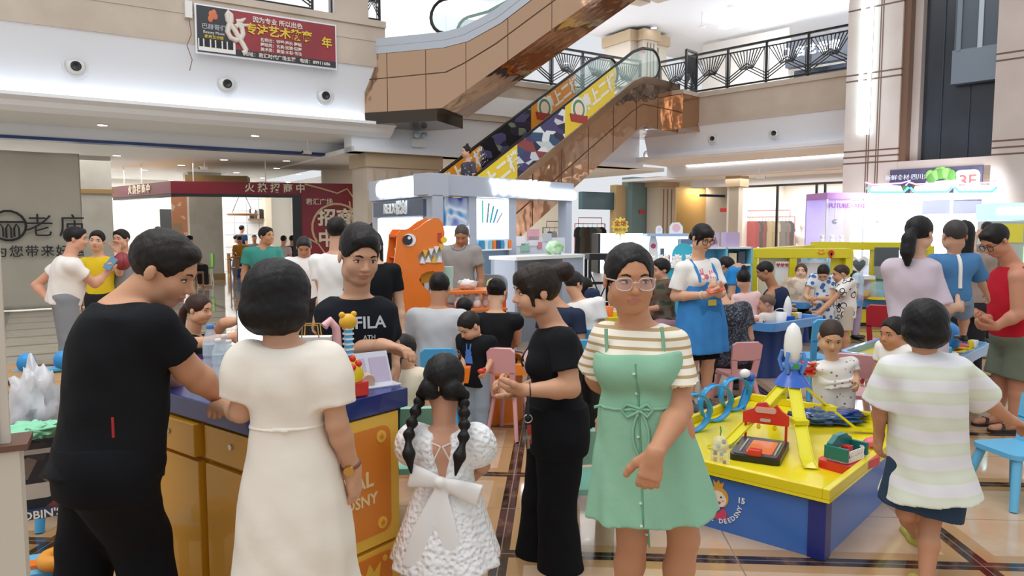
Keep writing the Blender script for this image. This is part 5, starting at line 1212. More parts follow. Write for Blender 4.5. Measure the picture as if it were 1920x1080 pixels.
bot = [(-1.8, 4.05), (0, 4.05)]+[(s, 4.05+.58*s) for s in (1.5, 3, 5, 6.5)]
e1 = escalator(DW, 'escalator', 'upper brass clad escalator with silver deck and glass sides climbing from the second floor', top, bot, -.9, 6.4, 1.35)
MB().prism([(-1.8, 5.25), (.05, 5.25), (.6, 5.33), (1.3, 5.62), (6.5, 8.75), (6.5, 9.0), (1.2, 5.9), (.5, 5.6), (0, 5.55), (-1.8, 5.55)], -.02, -.005).build('skirt_panel', silver, e1)
MB().b2((-1.8, -.01, 3.8), (-.1, 1.3, 4.05)).build('reflection_box', M('dark_mirror', '4a4038', .1, metal=.8), e1)  # added dark box standing in for the reflection below the landing
# --- railings
def railing(fr, s0, s1, n, z0, label, h=1., cell=.95):
    o = thing('balcony_railing', label, 'railing', fr.pt(s0, n, z0), fr.a); L = s1-s0; k = max(1, round(L/cell)); c = L/k
    MB().b2((0, -.03, h-.03), (L, .03, h+.02)).build('handrail', iron, o); MB().b2((0, -.02, .06), (L, .02, .1)).build('bottom_rail', iron, o); MB().b2((0, -.015, h-.14), (L, .015, h-.11)).build('upper_rail', iron, o)
    for i in range(k+1): MB().b2((c*i-.025, -.025, 0), (c*i+.025, .025, h)).build('post', iron, o)
    for i in range(k):
        x0 = c*i; m = x0+c/2; mb = MB()
        for t in range(-5, 6): mb.tube([(m+t*.03, 0, .42), (m+t*c/11, 0, h-.12)], .014, 4)
        for dz in (.0, .07, .14): mb.tube([(x0, 0, .12+dz), (m, 0, .42+dz), (x0+c, 0, .12+dz)], .017, 4)
        mb.tube([(x0+.06, 0, .1), (x0+.06, 0, h-.12)], .01, 4).tube([(x0+c-.06, 0, .1), (x0+c-.06, 0, h-.12)], .01, 4)
        mb.build('panel', iron, o)
    return o
railing(RW, -5.0, 1.1, .15, 5.02, 'black iron balcony railing with sunburst panels on the right upper floor')
a_, b_ = LW.hit(905, 150, .55)[0], LW.hit(1200, 170, .55)[0]
railing(LW, a_, b_, .55, 5.18, 'black iron balcony railing with sunburst panels behind the escalators')
railing(LW, LW.hit(376, 0)[0], LW.hit(590, 20)[0], .15, pt_, 'black iron railing behind the music school banner')
railing(LW, s2, SE-.05, .15, pt_, 'short black iron railing beside the upper escalator landing', cell=.6)
railing(EW, 4.1, 4.6, -.25, 5.0, 'short black iron railing on the escalator landing', cell=.6)
# --- banner
(sA, zA), (sB, zB) = LW.hit(364, 3, -.12), LW.hit(632, 131, -.12); z1 = LW.hit(630, 47, -.12)[1]
Lb = sB-sA; H0 = zB; Hb = (z1-zB+zA-LW.hit(368, 97, -.12)[1])/2
bn = thing('wall_banner', 'red and black music school banner with piano keys hung on the parapet', 'banner', LW.pt(sA, -.12, H0), LW.a)
wl = M('frame_white', 'e6ecf2', .3, metal=.3); bred = M('banner_red', 'a81f2e', .3, coat=.5, var=(.8, '8e1824')); bblk = M('banner_black', '1b1d24', .3, coat=.5)
MB().b2((0, 0, 0), (Lb, .05, Hb)).build('frame', wl, bn)
MB().b2((.03, -.012, .03), (Lb-.03, 0, Hb-.03)).build('red_field', bred, bn); MB().b2((.03, -.02, .03), (Lb*.24, -.01, Hb-.03)).build('black_field', bblk, bn); MB().b2((Lb*.24, -.02, .03), (Lb-.03, -.01, Hb*.17)).build('black_strip', bblk, bn)
kb = MB().b2((.04, -.026, .05), (Lb*.26, -.02, Hb*.3)); [kb.b2((.06+i*Lb*.22/20, -.03, Hb*.14), (.06+i*Lb*.22/20+.035, -.026, Hb*.3), 1) for i in range(20) if i % 7 not in (2, 6)]
kb.build('piano_keys', [wht, blk], bn)
gl_ = M('banner_gold', 'e8c63c', .4); pw = M('banner_cream', 'ece3d8', .4); cl = Matrix.Translation((Lb*.265, -.035, Hb*.5))
q_ = lambda L_: [((x-550)/720*Hb, 0, (400-y)/720*Hb) for x, y in L_]
MB().tube(q_([(640, 690), (680, 670), (690, 630), (650, 560), (600, 480), (540, 370), (480, 290), (440, 230), (430, 150), (450, 105), (485, 140), (487, 230), (450, 310), (430, 400), (470, 480), (550, 510), (620, 480), (655, 400), (640, 310), (590, 280), (545, 310)]), .05, 8, T=cl).tube(q_([(560, 230), (630, 215), (700, 160)]), [.05, .045, .015], 8, T=cl).tube(q_([(560, 262), (640, 275), (745, 258)]), [.05, .045, .015], 8, T=cl).build('treble_clef', pw, bn)
text(bn, 'lettering', '因为专业 所以出色', Hb*.13, pw, up(Lb*.56, -.03, Hb*.83), .004, .02); text(bn, 'lettering', '专注艺术教育', Hb*.24, gl_, up(Lb*.57, -.03, Hb*.62), .004, .03); text(bn, 'lettering', '年', Hb*.24, gl_, up(Lb*.92, -.03, Hb*.55), .004, .03)
for k, tx in enumerate(('名师出：钢琴·声乐·舞蹈', '舞蹈类：古典·民族·街舞', '美术类：素描·水彩·书法')): text(bn, 'lettering', tx, Hb*.085, pw, up(Lb*.58, -.03, Hb*(.43-.1*k)), .003, .02)
text(bn, 'lettering', '地址：君汇时代广场五楼   电话：89911686', Hb*.1, pw, up(Lb*.63, -.03, Hb*.095), .003, .02)
text(bn, 'lettering', '巴赫哥们', Hb*.12, M('banner_silver', 'aab0ba', .3), up(Lb*.12, -.03, Hb*.55), .003, .02); text(bn, 'lettering', 'Beauty Music', Hb*.08, wht, up(Lb*.12, -.03, Hb*.44), .003); text(bn, 'lettering', '郴州五分校', Hb*.075, gl_, up(Lb*.12, -.03, Hb*.35), .003, .02)
mb = MB(); [mb.ell((Lb*.115+.05*Hb*math.cos(k), -.03, Hb*.78+.07*Hb*math.sin(k*1.7)), (.05*Hb, .006, .07*Hb)) for k in range(6)]; mb.build('flame_emblem', M('emblem_coral', 'd97a52', .4), bn)
bx_ = thing('control_box', 'small white junction box on the parapet beside the banner', 'box', LW.pt(sA-.1, -.1, zA-.3), LW.a); MB().b2((-.06, -.04, 0), (.06, .06, .3)).build('case', wht, bx_); MB().tube([(0, -.03, 0), (.03, -.04, -.3), (-.05, -.03, -.5), (.03, -.03, -.75), (-.02, -.03, -.95)], .008, 5).build('cable', M('cable_red', '8a5d52', .5), bx_)
# --- round air nozzles
def nozzle(fr, px, py, n, r, tilt, label):
    s, z = fr.hit(px, py, n)
    o = thing('air_nozzle', label, 'vent', fr.pt(s, n, z), 0, 'round air nozzles on the white bulkheads'); o.rotation_euler = (tilt, 0, fr.a)
    T = Matrix.Rotation(math.pi/2, 4, 'X')
    MB().lathe([(r, -.01), (r*1.02, .03), (r*.82, .05), (r*.78, .02), (r*.74, .02)], seg=28, T=T).build('ring', M('nozzle_ring', 'dfe3e6', .3), o)
    MB().lathe([(r*.76, .0), (r*.76, .022), (r*.5, .05), (r*.42, .06)], seg=24, T=T).build('bowl', wht, o)
    MB().lathe([(r*.4, .05), (r*.42, .085), (r*.3, .08), (.0, .06)], (r*.05, 0, 0), 18, T=T).build('jet', blk, o)
tl = -math.atan2(.42, 1.03)
for px, py, lb in ((141, 125, 'leftmost and largest round air nozzle on the left white bulkhead'), (424, 158, 'middle round air nozzle on the left white bulkhead'), (608, 180, 'right one of the three round air nozzles below the banner')):
    s, z = LW.hit(px, py, 0); nozzle(LW, px, py, .42*(4.98-z)/1.03-.01, .2, 0, lb)
for px, py, lb in ((1338, 260, 'round air nozzle on the right bulkhead nearer the escalator'), (1453, 250, 'round air nozzle on the right bulkhead nearer the tower pillar')): nozzle(RW, px, py, .15, .14, 0, lb)
nozzle(LW, 1213, 291, .4, .13, 0, 'small round air nozzle below the escalator landing')
# --- downlights
dl0 = None
def downlight(q, grp, lab, r=.085):
    global dl0
    if dl0 is None:
        dl0 = thing('ceiling_light', lab, 'light', q, 0, grp); MB().lathe([(r, 0), (r*1.2, -.004), (r*1.22, -.012), (r*1.0, -.012)], seg=18).build('trim_ring', wht, dl0); MB().lathe([(r*.98, -.0135), (.0, -.016)], seg=18).build('lens', lampm, dl0)
        dl0.name = 'ceiling_light'; return dl0
    return dup(dl0, q, 0, lab, grp)
for px, py in ((219, 291), (167, 303), (340, 309), (271, 318), (167, 334), (420, 299), (443, 323), (519, 315), (537, 301), (560, 326), (493, 333), (605, 305), (638, 319), (607, 335), (677, 330), (443, 337), (640, 343), (540, 341), (270, 342), (320, 337), (227, 347)):
    downlight(Gd(px, py, 3.298), 'downlights in the left shop ceiling', 'small round downlight in the ceiling over the cafe tables at left')
downlight(Gd(192, 234, 3.578), None, 'round downlight under the left balcony ledge nearer the tarpaulin'); downlight(Gd(478, 254, 3.578), None, 'round downlight under the left balcony ledge nearer the escalator')
for px, py in ((1371, 15), (1486, 8), (1383, 31), (1355, 78), (1333, 98), (1110, 22), (1065, 70), (1062, 118), (1226, 52)): downlight(Gd(px, py, 7.74 if px > 1240 else 7.7), 'downlights in the upper floor ceiling', 'small round downlight in the upper floor ceiling behind the railings', )
downlight(Gd(1557, 303, 3.41), None, 'round downlight above the clothes shop front')
# --- cameras
def cctv(q, label, rz=0, drop=.25):
    o = thing('security_camera', label, 'camera', q, rz); MB().cyl((0, 0, 0), (0, 0, -drop), .014, seg=8).build('rod', wht, o); MB().box((0, -.03, -drop-.03), (.07, .22, .075)).build('camera_body', wht, o, .01); MB().cyl((0, -.14, -drop-.03), (0, -.15, -drop-.03), .03, seg=12).build('camera_lens', blk, o)
q = Gd(383, 300, 3.3); cctv(q, 'white security camera hanging over the cafe entrance', R(-30), .18); q = Gd(577, 262, 3.58); cctv(q, 'white security camera under the left balcony ledge', R(-40)); cctv(Gd(1316, 22, 7.8), 'security camera hanging in the upper floor ceiling', R(60), .4); cctv(Gd(1424, 315, 3.1), 'security camera over the clothes shop front', R(70), .2)
# --- upper shop sign
(sg0, zg1), (sg1, zg0) = RW.hit(1395, 48, 5.2), RW.hit(1600, 75, 5.2)
us = thing('shop_fascia', 'dark upper floor shop front with glowing white character sign', 'sign', RW.pt(-4.0, 5.2, 4.7), RW.a)
MB().b2((0, 0, 1.75), (8, .3, 2.55)).build('fascia', M('fascia_grey', '464c58', .4), us); MB().b2((0, .6, 0), (8, .7, 1.75)).build('shop_window', M('shop_dim', '39404c', .15, var=(1.4, '6a7686')), us); MB().b2((-3, .2, 0), (0, .3, 3)).build('side_wall', offw, us)
s0_ = RW.hit(1470, 70, 5.18)[0]+4.0; glow = E('sign_glow', 'f4faff', 2.6); s1_ = RW.hit(1575, 60, 5.18)[0]+4.0
hh = (s1_-s0_)/4.6; text(us, 'lettering', '名艺世家', hh*.86, glow, up((s0_+s1_)/2+hh*.55, -.05, 2.15), .02, .01, sp=1.14)
MB().prism(rrect(hh*.6, hh*.95, .05, 3, s0_+hh*.25, 2.15), -.06, -.03).build('logo', glow, us); MB().prism(rrect(hh*.3, hh*.5, .03, 3, s0_+hh*.2, 2.2), -.075, -.055).build('logo_mark', M('fascia_grey'), us)
for k in range(7): MB().b2((.6+1.05*k, .55, .3), (1.2+1.05*k, .6, 1.0+.2*(k % 3))).build('shelf_light', E('shelf_glow', '8fb4e6', 1.2) if k % 2 else M('merch', '9a8c84', .5, var=(6, '4a4e60')), us)
# --- tarpaulin
s0, s1t = LW.hit(-60, 430, 2.4)[0], LW.hit(158, 430, 2.4)[0]; mb = MB(); nx, nz = 60, 30; Lt = s1t-s0
tp = thing('tarpaulin', 'beige tarpaulin with black jewellery shop lettering covering a shop front', 'tarpaulin', LW.pt(s0, 2.36, .02), LW.a)
vs = []
for j in range(nz+1):
    for i in range(nx+1):
        x = Lt*i/nx; z = 3.06*j/nz; x2 = x-(.12*(j/nz) if i == nx else 0)
        d = .025*math.sin(x*7+.5*math.sin(z*2))+.03*mnoise.noise(Vector((x*1.4+z*.9, z*1.2, 3)))+.02*math.sin((x-(3.06-z)*1.1)*6)*(z/3)
        vs.append((x2, d-.03, z))
mb.add(vs, [(j*(nx+1)+i, j*(nx+1)+i+1, (j+1)*(nx+1)+i+1, (j+1)*(nx+1)+i) for j in range(nz) for i in range(nx)], 0, True).build('cloth', M('tarp_beige', 'b3ad9e', .8, bump=(6, .4, .03)), tp, solid=.004)
inkm = M('tarp_ink', '20202a', .7)
xA = LW.hit(105, 430, 2.3)[0]-s0; zA_ = LW.hit(105, 428, 2.3)[1]; ss = LW.hit(150, 430, 2.3)[0]-LW.hit(100, 430, 2.3)[0]
text(tp, 'lettering', '老庙', ss*1.05, inkm, up(xA, -.13, zA_), .003, .0, sp=1.25); zz_ = LW.hit(70, 474, 2.3)[1]
text(tp, 'lettering', '为您带来好运', ss*.52, inkm, up(LW.hit(75, 474, 2.3)[0]-s0, -.13, zz_), .003, .01, sp=1.15)
xc = LW.hit(16, 425, 2.3)[0]-s0; rr = ss*.62; zc = LW.hit(16, 425, 2.3)[1]
mb = MB().tube([(xc+rr*math.cos(R(t)), -.13, zc+rr*math.sin(R(t))) for t in range(-160, 200, 20)], .022, 6).tube([(xc-rr*.95, -.13, zc+rr*.25), (xc+rr*1.05, -.13, zc+rr*.25)], .02, 6)
for k in (-.45, 0, .45): mb.tube([(xc+k*rr-.14*rr, -.13, zc-rr*.85*math.cos(k)), (xc+k*rr-.14*rr, -.13, zc-.05), (xc+k*rr, -.13, zc+.03), (xc+k*rr+.14*rr, -.13, zc-.05), (xc+k*rr+.14*rr, -.13, zc-rr*.85*math.cos(k))], .018, 6)
mb.build('logo', inkm, tp)
# --- red kiosk of the plaza
KF = Frame((-8.34, 18.0), 14.7); KL = Frame((-11.2, 20.6), math.degrees(math.atan2(-2.6, 2.86)))
kio = thing('leasing_kiosk', 'dark red leasing kiosk with white characters and a long canopy', 'kiosk', (-8.34, 18, 0), R(14.7)); kred = M('kiosk_red', '7e1a2c', .4, var=(.5, '94202f')); kred2 = M('kiosk_red_shaded', '6d2230', .4)  # second red has the shade of the side header put into its colour
w1, w2 = KF.hit(566, 430)[0], KF.hit(690, 430)[0]
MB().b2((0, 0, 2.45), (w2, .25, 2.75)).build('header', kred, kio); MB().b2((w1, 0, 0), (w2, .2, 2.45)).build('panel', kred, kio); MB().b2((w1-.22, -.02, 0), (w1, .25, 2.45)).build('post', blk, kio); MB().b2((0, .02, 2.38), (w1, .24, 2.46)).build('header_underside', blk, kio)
inv = (Matrix.Translation((-8.34, 18, 0)) @ Matrix.Rotation(R(14.7), 4, 'Z')).inverted(); T_ = inv @ KL.M; Lk = math.hypot(2.86, 2.6)
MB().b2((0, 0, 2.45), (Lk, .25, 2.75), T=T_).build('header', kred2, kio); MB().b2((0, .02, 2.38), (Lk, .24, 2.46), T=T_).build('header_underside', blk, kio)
pt0 = inv @ Vector((-11.2, 20.6, 0)); MB().add([(pt0.x, pt0.y+.3, 2.74), (0, .2, 2.74), (w2, .2, 2.74), (w2, 3.0, 2.74), (w2, .2, 2.6), (0, .2, 2.6), (pt0.x, pt0.y+.3, 2.6), (w2, 3, 2.6)], [(0, 1, 2, 3), (7, 4, 5, 6)]).build('roof', M('roof_tan', '8f7654', .6), kio)
kw = M('kiosk_letter', 'efe6cf', .5); text(kio, 'lettering', '火热招商中', .24, kw, up((w1+1.0)*.6, -.01, 2.6), .01, .02, sp=1.55); text(kio, 'lettering', '火热招商中', .24, kw, T_ @ up(Lk*.5, -.01, 2.6), .01, .02, sp=1.5)
xk = (w1+w2)/2; text(kio, 'lettering', '君汇广场', .17, kw, up(w1+.45, -.01, 2.27), .01, .01); xr = KF.hit(632, 425)[0]; zr = KF.hit(632, 420)[1]
text(kio, 'lettering', '招商', .46, kw, up(xr-.02, -.01, zr+.14), .015, .03); text(kio, 'lettering', '中', .46, kw, up(xr-.26, -.01, zr-.4), .015, .03)
MB().tube([(xr+.62*math.cos(R(t)), -.01, zr-.1+.62*math.sin(R(t))) for t in range(-40, 230, 15)], .03, 8).build('ring', M('kiosk_gold', 'd8bd96', .4), kio)
for pts in ([(.1, 2.72), (.5, 2.62), (.9, 2.5), (1.15, 2.62), (1.3, 2.4)], [(.15, 1.35), (.4, 1.2), (.6, .9), (.7, .6)], [(1.2, 2.3), (1.25, 1.9), (1.3, 1.5)]): MB().tube([(w1+x, -.01, z) for x, z in pts], .022, 6).build('ribbon', MATS['kiosk_gold'], kio)
for x in (.5, 2.2): MB().cyl((x, .12, 2.75), (x, .12, 3.3), .015, seg=6).build('hanging_rod', wht, kio)
for x in (.6, 1.8): MB().cyl((x, .12, 2.75), (x, .12, 3.3), .015, seg=6, T=T_).build('hanging_rod', wht, kio)
bx2 = tag(MB().b2((-.75, -.4, 0), (.75, .4, .2)).build('air_duct', M('duct_tan', '8d7146', .6)), 'tan duct box on top of the dark red kiosk canopy', 'duct'); bx2.location = KF.pt(.95, 1.2, 2.76); bx2.rotation_euler = (0, 0, KF.a)
# emergency light, small shop signs
el = thing('emergency_light', 'twin headed emergency light on the white wall under the upper escalator', 'light', LW.pt(LW.hit(785, 262, .4)[0], .4, LW.hit(785, 268, .4)[1]), LW.a); MB().b2((-.17, -.06, -.1), (.17, .04, .08)).build('case', wht, el, .01)
for g in (1, -1): MB().lathe([(.03, 0), (.075, .05), (.07, .08)], (0, 0, 0), 16, T=Matrix.Translation((.1*g, -.02, .17)) @ XZ).build('lamp_head', steel, el)
# ================================================================ middle distance: kiosks, play furniture, claw machines, shops
kgrey = M('kiosk_grey', 'b4bccb', .45); kdark = M('kiosk_slate', '4f5d72', .4); lit = E('lightbox', 'f6fbff', 2.2); litb = E('lightbox_bright', 'f8fcff', 1.8); sgl = E('sign_white', 'f4fbff', 6)
VR = Frame((-1.04, 9.2), 47.7); VLf = Frame((-2.14, 11.0), -58.6); Lr, Ll = 2.97, 2.11
vk = thing('vape_kiosk', 'pale grey vape kiosk with glowing white header signs behind the man in grey polo', 'kiosk', (-1.04, 9.2, 0), VR.a); vi = VR.M.inverted(); TL_ = vi @ VLf.M
MB().b2((0, 0, 2.02), (Lr, .3, 2.29)).build('header', kgrey, vk, .005); MB().b2((0, 0, 2.0), (Ll, .28, 2.29), T=TL_).build('header', kgrey, vk, .005)
MB().b2((0, .05, 0), (Ll, .2, 2.02), T=TL_).build('side_wall', kgrey, vk)
rs = MB().b2((.2, -.01, 1.76), (Ll-.15, .06, 1.97), T=TL_).build('sign_box', kdark, vk); text(rs, 'lettering', 'RELX悦刻', .19, M('relx_white', 'f0f6fa', .4), TL_ @ up(Ll/2, -.02, 1.865), .01, .02)
MB().b2((.3, .02, .9), (Ll-.3, .06, 1.74), T=TL_).build('lightbox', lit, vk); glb = MB(); [glb.prism(rrect(.25, .2+.02*(k % 3), .08, 4, .5+.21*k, 2.15), -.03, -.01, T=TL_) for k in range(6)]; glb.build('glowing_sign', sgl, vk)
text(vk, 'lettering', 'YOOZ柚子', .26, sgl, up(1.75, -.015, 2.15), .012, .03); glb = MB(); [glb.prism(rrect(.17, .12, .04, 4, Lr-.58+.13*k, 2.1), -.03, -.01) for k in range(5)]; glb.build('glowing_sign', sgl, vk)
sv = lambda px: VR.hit(px, 420, .1)[0]; zv = lambda px, py: VR.hit(px, py, .1)[1]
for a, b in ((803, 824), (874, 888), (948, 962), (1056, 1076)): MB().b2((max(0, sv(a)), .04, 0), (min(Lr, sv(b)), .2, 2.02)).build('post', kgrey, vk)
MB().b2((sv(824), .08, zv(850, 424)), (sv(874), .12, 2.0)).build('picture', ramp_mat('vape_picture', 'noise', 2.2, [(.36, '2233b0'), (.45, 'c8daf6'), (.5, 'f7fbff'), (.56, '58a8e6'), (.64, '16235f')], .4, interp='LINEAR', dist=1.5, vecscale=(1, 1, .6)), vk)
MB().b2((sv(824), .08, 0), (sv(874), .14, zv(850, 424))).build('lower_panel', lit, vk)
lb = MB().b2((sv(888), .04, zv(918, 448)), (sv(948), .14, 2.0)).build('lightbox', litb, vk)
for k, (px, a, c) in enumerate(((903, 0, '4fc0c0'), (911, 8, '7d8a94'), (917, 16, '2fa0b4'), (923, 24, '3f8fb8'), (929, 38, 'b8a8cc'))):
    T = Matrix.Translation((sv(px)-.05, .03, zv(918, 418))) @ Matrix.Rotation(R(a), 4, 'Y'); MB().tube([(0, 0, 0), (0, 0, .3-.03*k)], .013, 8, T=T).build('pen_print', M('pen_'+c, c, .4), lb)
MB().b2((sv(888), .1, 0), (sv(948), .16, zv(918, 448))).build('back_panel', M('kiosk_blue', 'a9c6e2', .4), vk); MB().b2((sv(888), -.02, zv(905, 467)-.02), (sv(948), .12, zv(905, 467))).build('shelf', wht, vk)
for k in range(8): tag(MB().b2((0, 0, 0), (.06, .05, .12)).build('pod_box', (MATS['pen_3f8fb8'], M('box_aqua', '7fc4d8', .4), M('box_navy', '2c4a7c', .4), M('box_pale', 'cfe2ee', .4), orn)[(k*3) % 5 if k < 7 else 4]), ('small coloured product box, %s on the kiosk shelf behind the polo man' % ('first from the left', 'second from the left', 'third from the left', 'fourth from the left', 'fourth from the right', 'third from the right', 'second from the right', 'the rightmost orange one')[k]), 'box', 'product boxes on the kiosk shelf').matrix_world = VR.M @ Matrix.Translation((sv(890)+.025+.078*k, .0, zv(905, 467)))
MB().b2((sv(962), .06, 0), (sv(1056), .14, zv(1010, 446))).build('lower_panel', M('kiosk_white', 'e6eaf4', .4), vk)
for px, py, w_, h_, c in ((976, 452, .2, .14, 'f2eef2'), (1000, 452, .22, .14, 'ece6ee'), (1038, 462, .09, .16, '3d3550'), (1038, 488, .09, .16, '473a54'), (985, 464, .2, .12, '9cc7b4'), (1012, 460, .1, .1, 'd98a94'), (1000, 440, .26, .16, 'e6a8b8'), (1026, 445, .2, .12, 'c9ced4')):
    s, z = VR.hit(px, py, .05); MB().b2((s-w_/2, .045, z-h_/2), (s+w_/2, .06, z+h_/2)).build('leaflet', M('leaf_'+c, c, .5), vk)
kc = thing('kiosk_counter', 'white topped grey counter before the vape kiosk', 'counter', VR.pt(.95, -.62, 0), VR.a)
MB().b2((0, 0, 1.18), (1.5, .5, 1.23)).build('counter_top', wht, kc, .004); MB().b2((1.0, .03, 0), (1.48, .48, 1.18)).build('cabinet', kgrey, kc); MB().b2((0, .4, 0), (1.0, .46, 1.18)).build('back_panel', M('counter_grey', '9aa2ae', .5), kc); MB().b2((0, .03, 0), (.05, .4, 1.18)).build('side_panel', kgrey, kc)
oc = thing('office_chair', 'grey backed office chair beside the kiosk counter', 'chair', (*P(938, 540, 8.9).xy, 0), R(150)); cg = M('chair_grey', '8d949e', .5)
MB().prism(rrect(.42, .4, .1), .5, .56, plane='xy').build('seat', M('chair_black', '25272b', .6), oc, .01); MB().prism(rrect(.42, .34, .1, cy=.88), .18, .23).build('backrest', cg, oc, .015); MB().b2((-.03, .2, .5), (.03, .23, .8)).build('back_support', blk, oc); MB().cyl((0, 0, .08), (0, 0, .5), .03).build('column', blk, oc)
for k in range(5): a = k*2*math.pi/5; MB().tube([(0, 0, .1), (.27*math.cos(a), .27*math.sin(a), .06)], .02, 6).ell((.27*math.cos(a), .27*math.sin(a), .03), .03).build('leg', blk, oc)
bg2 = tag(blob('plastic_bag', (.12, .1, .1), M('bag_green_white', 'e2efe2', .3, var=(9, '7cc46a')), None, 6, .4), 'white and green plastic bag on the kiosk counter', 'bag'); bg2.location = VR.pt(2.0, -.4, 1.32)
# --- dinosaur shelf
DF = Frame(P(745, 600, 6.9).xy, 22); dor = M('dino_orange', 'ee7d22', .4, coat=.3); dor2 = M('dino_inner', 'd4561a', .45); dgl = M('dino_grey', 'c9ccd2', .5)
ds = thing('dinosaur_shelf', 'orange dinosaur head shaped toy shelf with open toothy mouth', 'shelf', (*DF.O.xy, 0), DF.a)
ol = [(762, 612), (750, 587), (742, 563), (737, 540), (735, 520), (739, 495), (743, 465), (745, 440), (752, 430), (765, 430), (775, 432), (786, 426), (800, 415), (812, 409), (822, 409), (830, 418), (834, 437), (832, 453), (828, 458), (817, 465), (793, 470), (783, 480), (787, 496), (803, 492), (817, 494), (833, 491), (833, 502), (827, 513), (812, 508), (800, 510), (790, 515), (786, 525), (793, 536), (803, 545), (815, 560), (822, 585), (824, 612)]
po = [DF.hit(x, y) for x, y in ol]; zb = min(p_[1] for p_ in po)
MB().prism(po, 0, .03).build('side_panel', dor, ds, .004); MB().prism(po, .34, .37).build('side_panel', dor, ds, .004)
mo_ = [DF.hit(x, y) for x, y in ((783, 480), (793, 470), (817, 465), (830, 456), (832, 492), (817, 494), (803, 492), (787, 496))]; MB().prism(mo_, .05, .3).build('mouth', dgl, ds)
for k, (x, y, d) in enumerate(((797, 469, 1), (808, 466, 1), (818, 462, 1), (827, 458, 1), (792, 494, -1), (803, 492, -1), (814, 493, -1), (824, 492, -1))):
    a, b, c = DF.hit(x-5, y), DF.hit(x+5, y), DF.hit(x, y+13*d); MB().prism([a, b, c], -.012, .05).build('tooth', wht if k % 3 else goldy, ds)
def dpx(cx, cy, pts): return [DF.hit(cx+x, cy+y, -.01) for x, y in pts]
ey_ = MB().prism(dpx(768, 450, circ(12, 22)), -.008, .0).build('eye', wht, ds); MB().prism(dpx(764, 450, circ(9.5, 22)), -.014, -.008).build('pupil', M('dino_pupil', '2b2a38', .3), ey_); MB().prism(dpx(767, 446, circ(3, 14)), -.018, -.014).build('glint', wht, ey_)
MB().prism(dpx(825, 445, [(-4, -8), (3, -9), (4, 8), (-4, 8)]), -.01, 0).build('nostril', M('dino_red', 'c04636', .4), ds)
for k in range(3): MB().prism(dpx(738, 512+15*k, [(0, -4), (14, -4), (17, 0), (13, 4), (0, 6)]), -.008, 0).build('stripe', M('dino_brown', 'a8632e', .5), ds)
for z in (np.linspace(DF.hit(740, 565)[1], DF.hit(740, 445)[1], 4)): MB().b2((.0, .03, z), (.2, .34, z+.02)).build('shelf_board', dor2, ds)
MB().b2((.06, .12, zb), (.3, .16, DF.hit(745, 440)[1])).build('back_board', dor2, ds)
MB().b2((-.12, -.12, 0), (.55, .5, zb+.02)).build('base', dor, ds, .01)
MB().prism(dpx(832, 450, circ(6, 14)), -.02, -.01).build('badge', yel, ds)
MB().prism([DF.hit(x, y) for x, y in ((792, 512), (808, 505), (824, 512), (822, 530), (795, 533))], .1, .14).build('card', M('card_yellow', 'f0b428', .5), ds)
blob('claw', (.05, .05, .11), wht, ds, 4, .1).location = (.22, -.08, 1.6-.98)
for (s_, py, lb) in ((.06, 496, 'upper mint plaster cup on the dinosaur shelf'), (.08, 553, 'lower mint plaster cup on the dinosaur shelf')):
    o = tag(MB().lathe([(.035, 0), (.05, .13), (.045, .13)], seg=14).build('plaster_cup', M('mint_plaster', 'b9d8cb', .6)), lb, 'cup', 'mint cups on the dinosaur shelf'); o.location = DF.pt(s_, .12, DF.hit(745, py)[1]+.022)
pt2 = thing('display_table', 'orange two tier display table of plaster figures beside the dinosaur shelf', 'table', (*P(835, 560, 7.25).xy, 0), R(18))
for z in (.98, .8): MB().b2((-.05, -.1, z-.03), (.62, .3, z)).build('tier', dor, pt2, .005)
for x in (-.03, .58):
    for y in (-.08, .26): MB().b2((x, y, 0), (x+.03, y+.03, .95)).build('leg', dor2, pt2)
plaster = M('plaster_white', 'efe9e4', .7)
def plush(par, q, r, m):
    MB().ell((q[0], q[1], q[2]+r), (r*.8, r*.7, r)).ell((q[0], q[1], q[2]+2.3*r), r*.62).ell((q[0]-r*.5, q[1], q[2]+2.9*r), r*.25).ell((q[0]+r*.5, q[1], q[2]+2.9*r), r*.25).build('figure', m, par)
names = ['first', 'second', 'third', 'fourth', 'fifth', 'sixth', 'seventh', 'eighth', 'ninth', 'tenth', 'eleventh', 'twelfth', 'thirteenth', 'fourteenth', 'fifteenth', 'sixteenth']
def figure(q, r, m, label, grp, cat='figurine', nm='plaster_figure'):
    o = thing(nm, label, cat, q, 0, grp); MB().ell((0, 0, r), (r*.85, r*.75, r), 0, 12, 8).build('torso', m, o); MB().ell((0, 0, r*2.25), r*.65, 0, 12, 8).ell((-r*.5, 0, r*2.8), r*.26, 0, 8, 6).ell((r*.5, 0, r*2.8), r*.26, 0, 8, 6).build('head', m, o); return o
Tp = Matrix.Translation(pt2.location) @ Matrix.Rotation(R(18), 4, 'Z')
for k in range(5): figure(Tp @ Vector((.12+.1*k, -.03+.04*(k % 2), .802)), .045, M('plaster_pink', 'e6cbc4', .7) if k % 2 else plaster, names[k]+' plaster bear from the left on the lower orange tier', 'plaster bears on the orange table')
for k, (x, z, s_) in enumerate(((-.02, .981, .13), (.0, 1.112, .11))): o = tag(MB().b2((-s_/2, -s_/2, 0), (s_/2, s_/2, s_)).build('mint_box', MATS['mint_plaster'], bevel=.004), ('lower' if k == 0 else 'upper')+' mint box of the two stacked beside the dinosaur mouth', 'box'); o.location = Tp @ Vector((x+.02, .0, z)); o.rotation_euler = (0, 0, R(15))
o = tag(blob('wrapped_plaster', (.1, .07, .05), plaster, None, 9, .5, 4), 'heap of white wrapping on top of the orange display table', 'wrapping'); o.location = Tp @ Vector((.25, .1, 1.03))
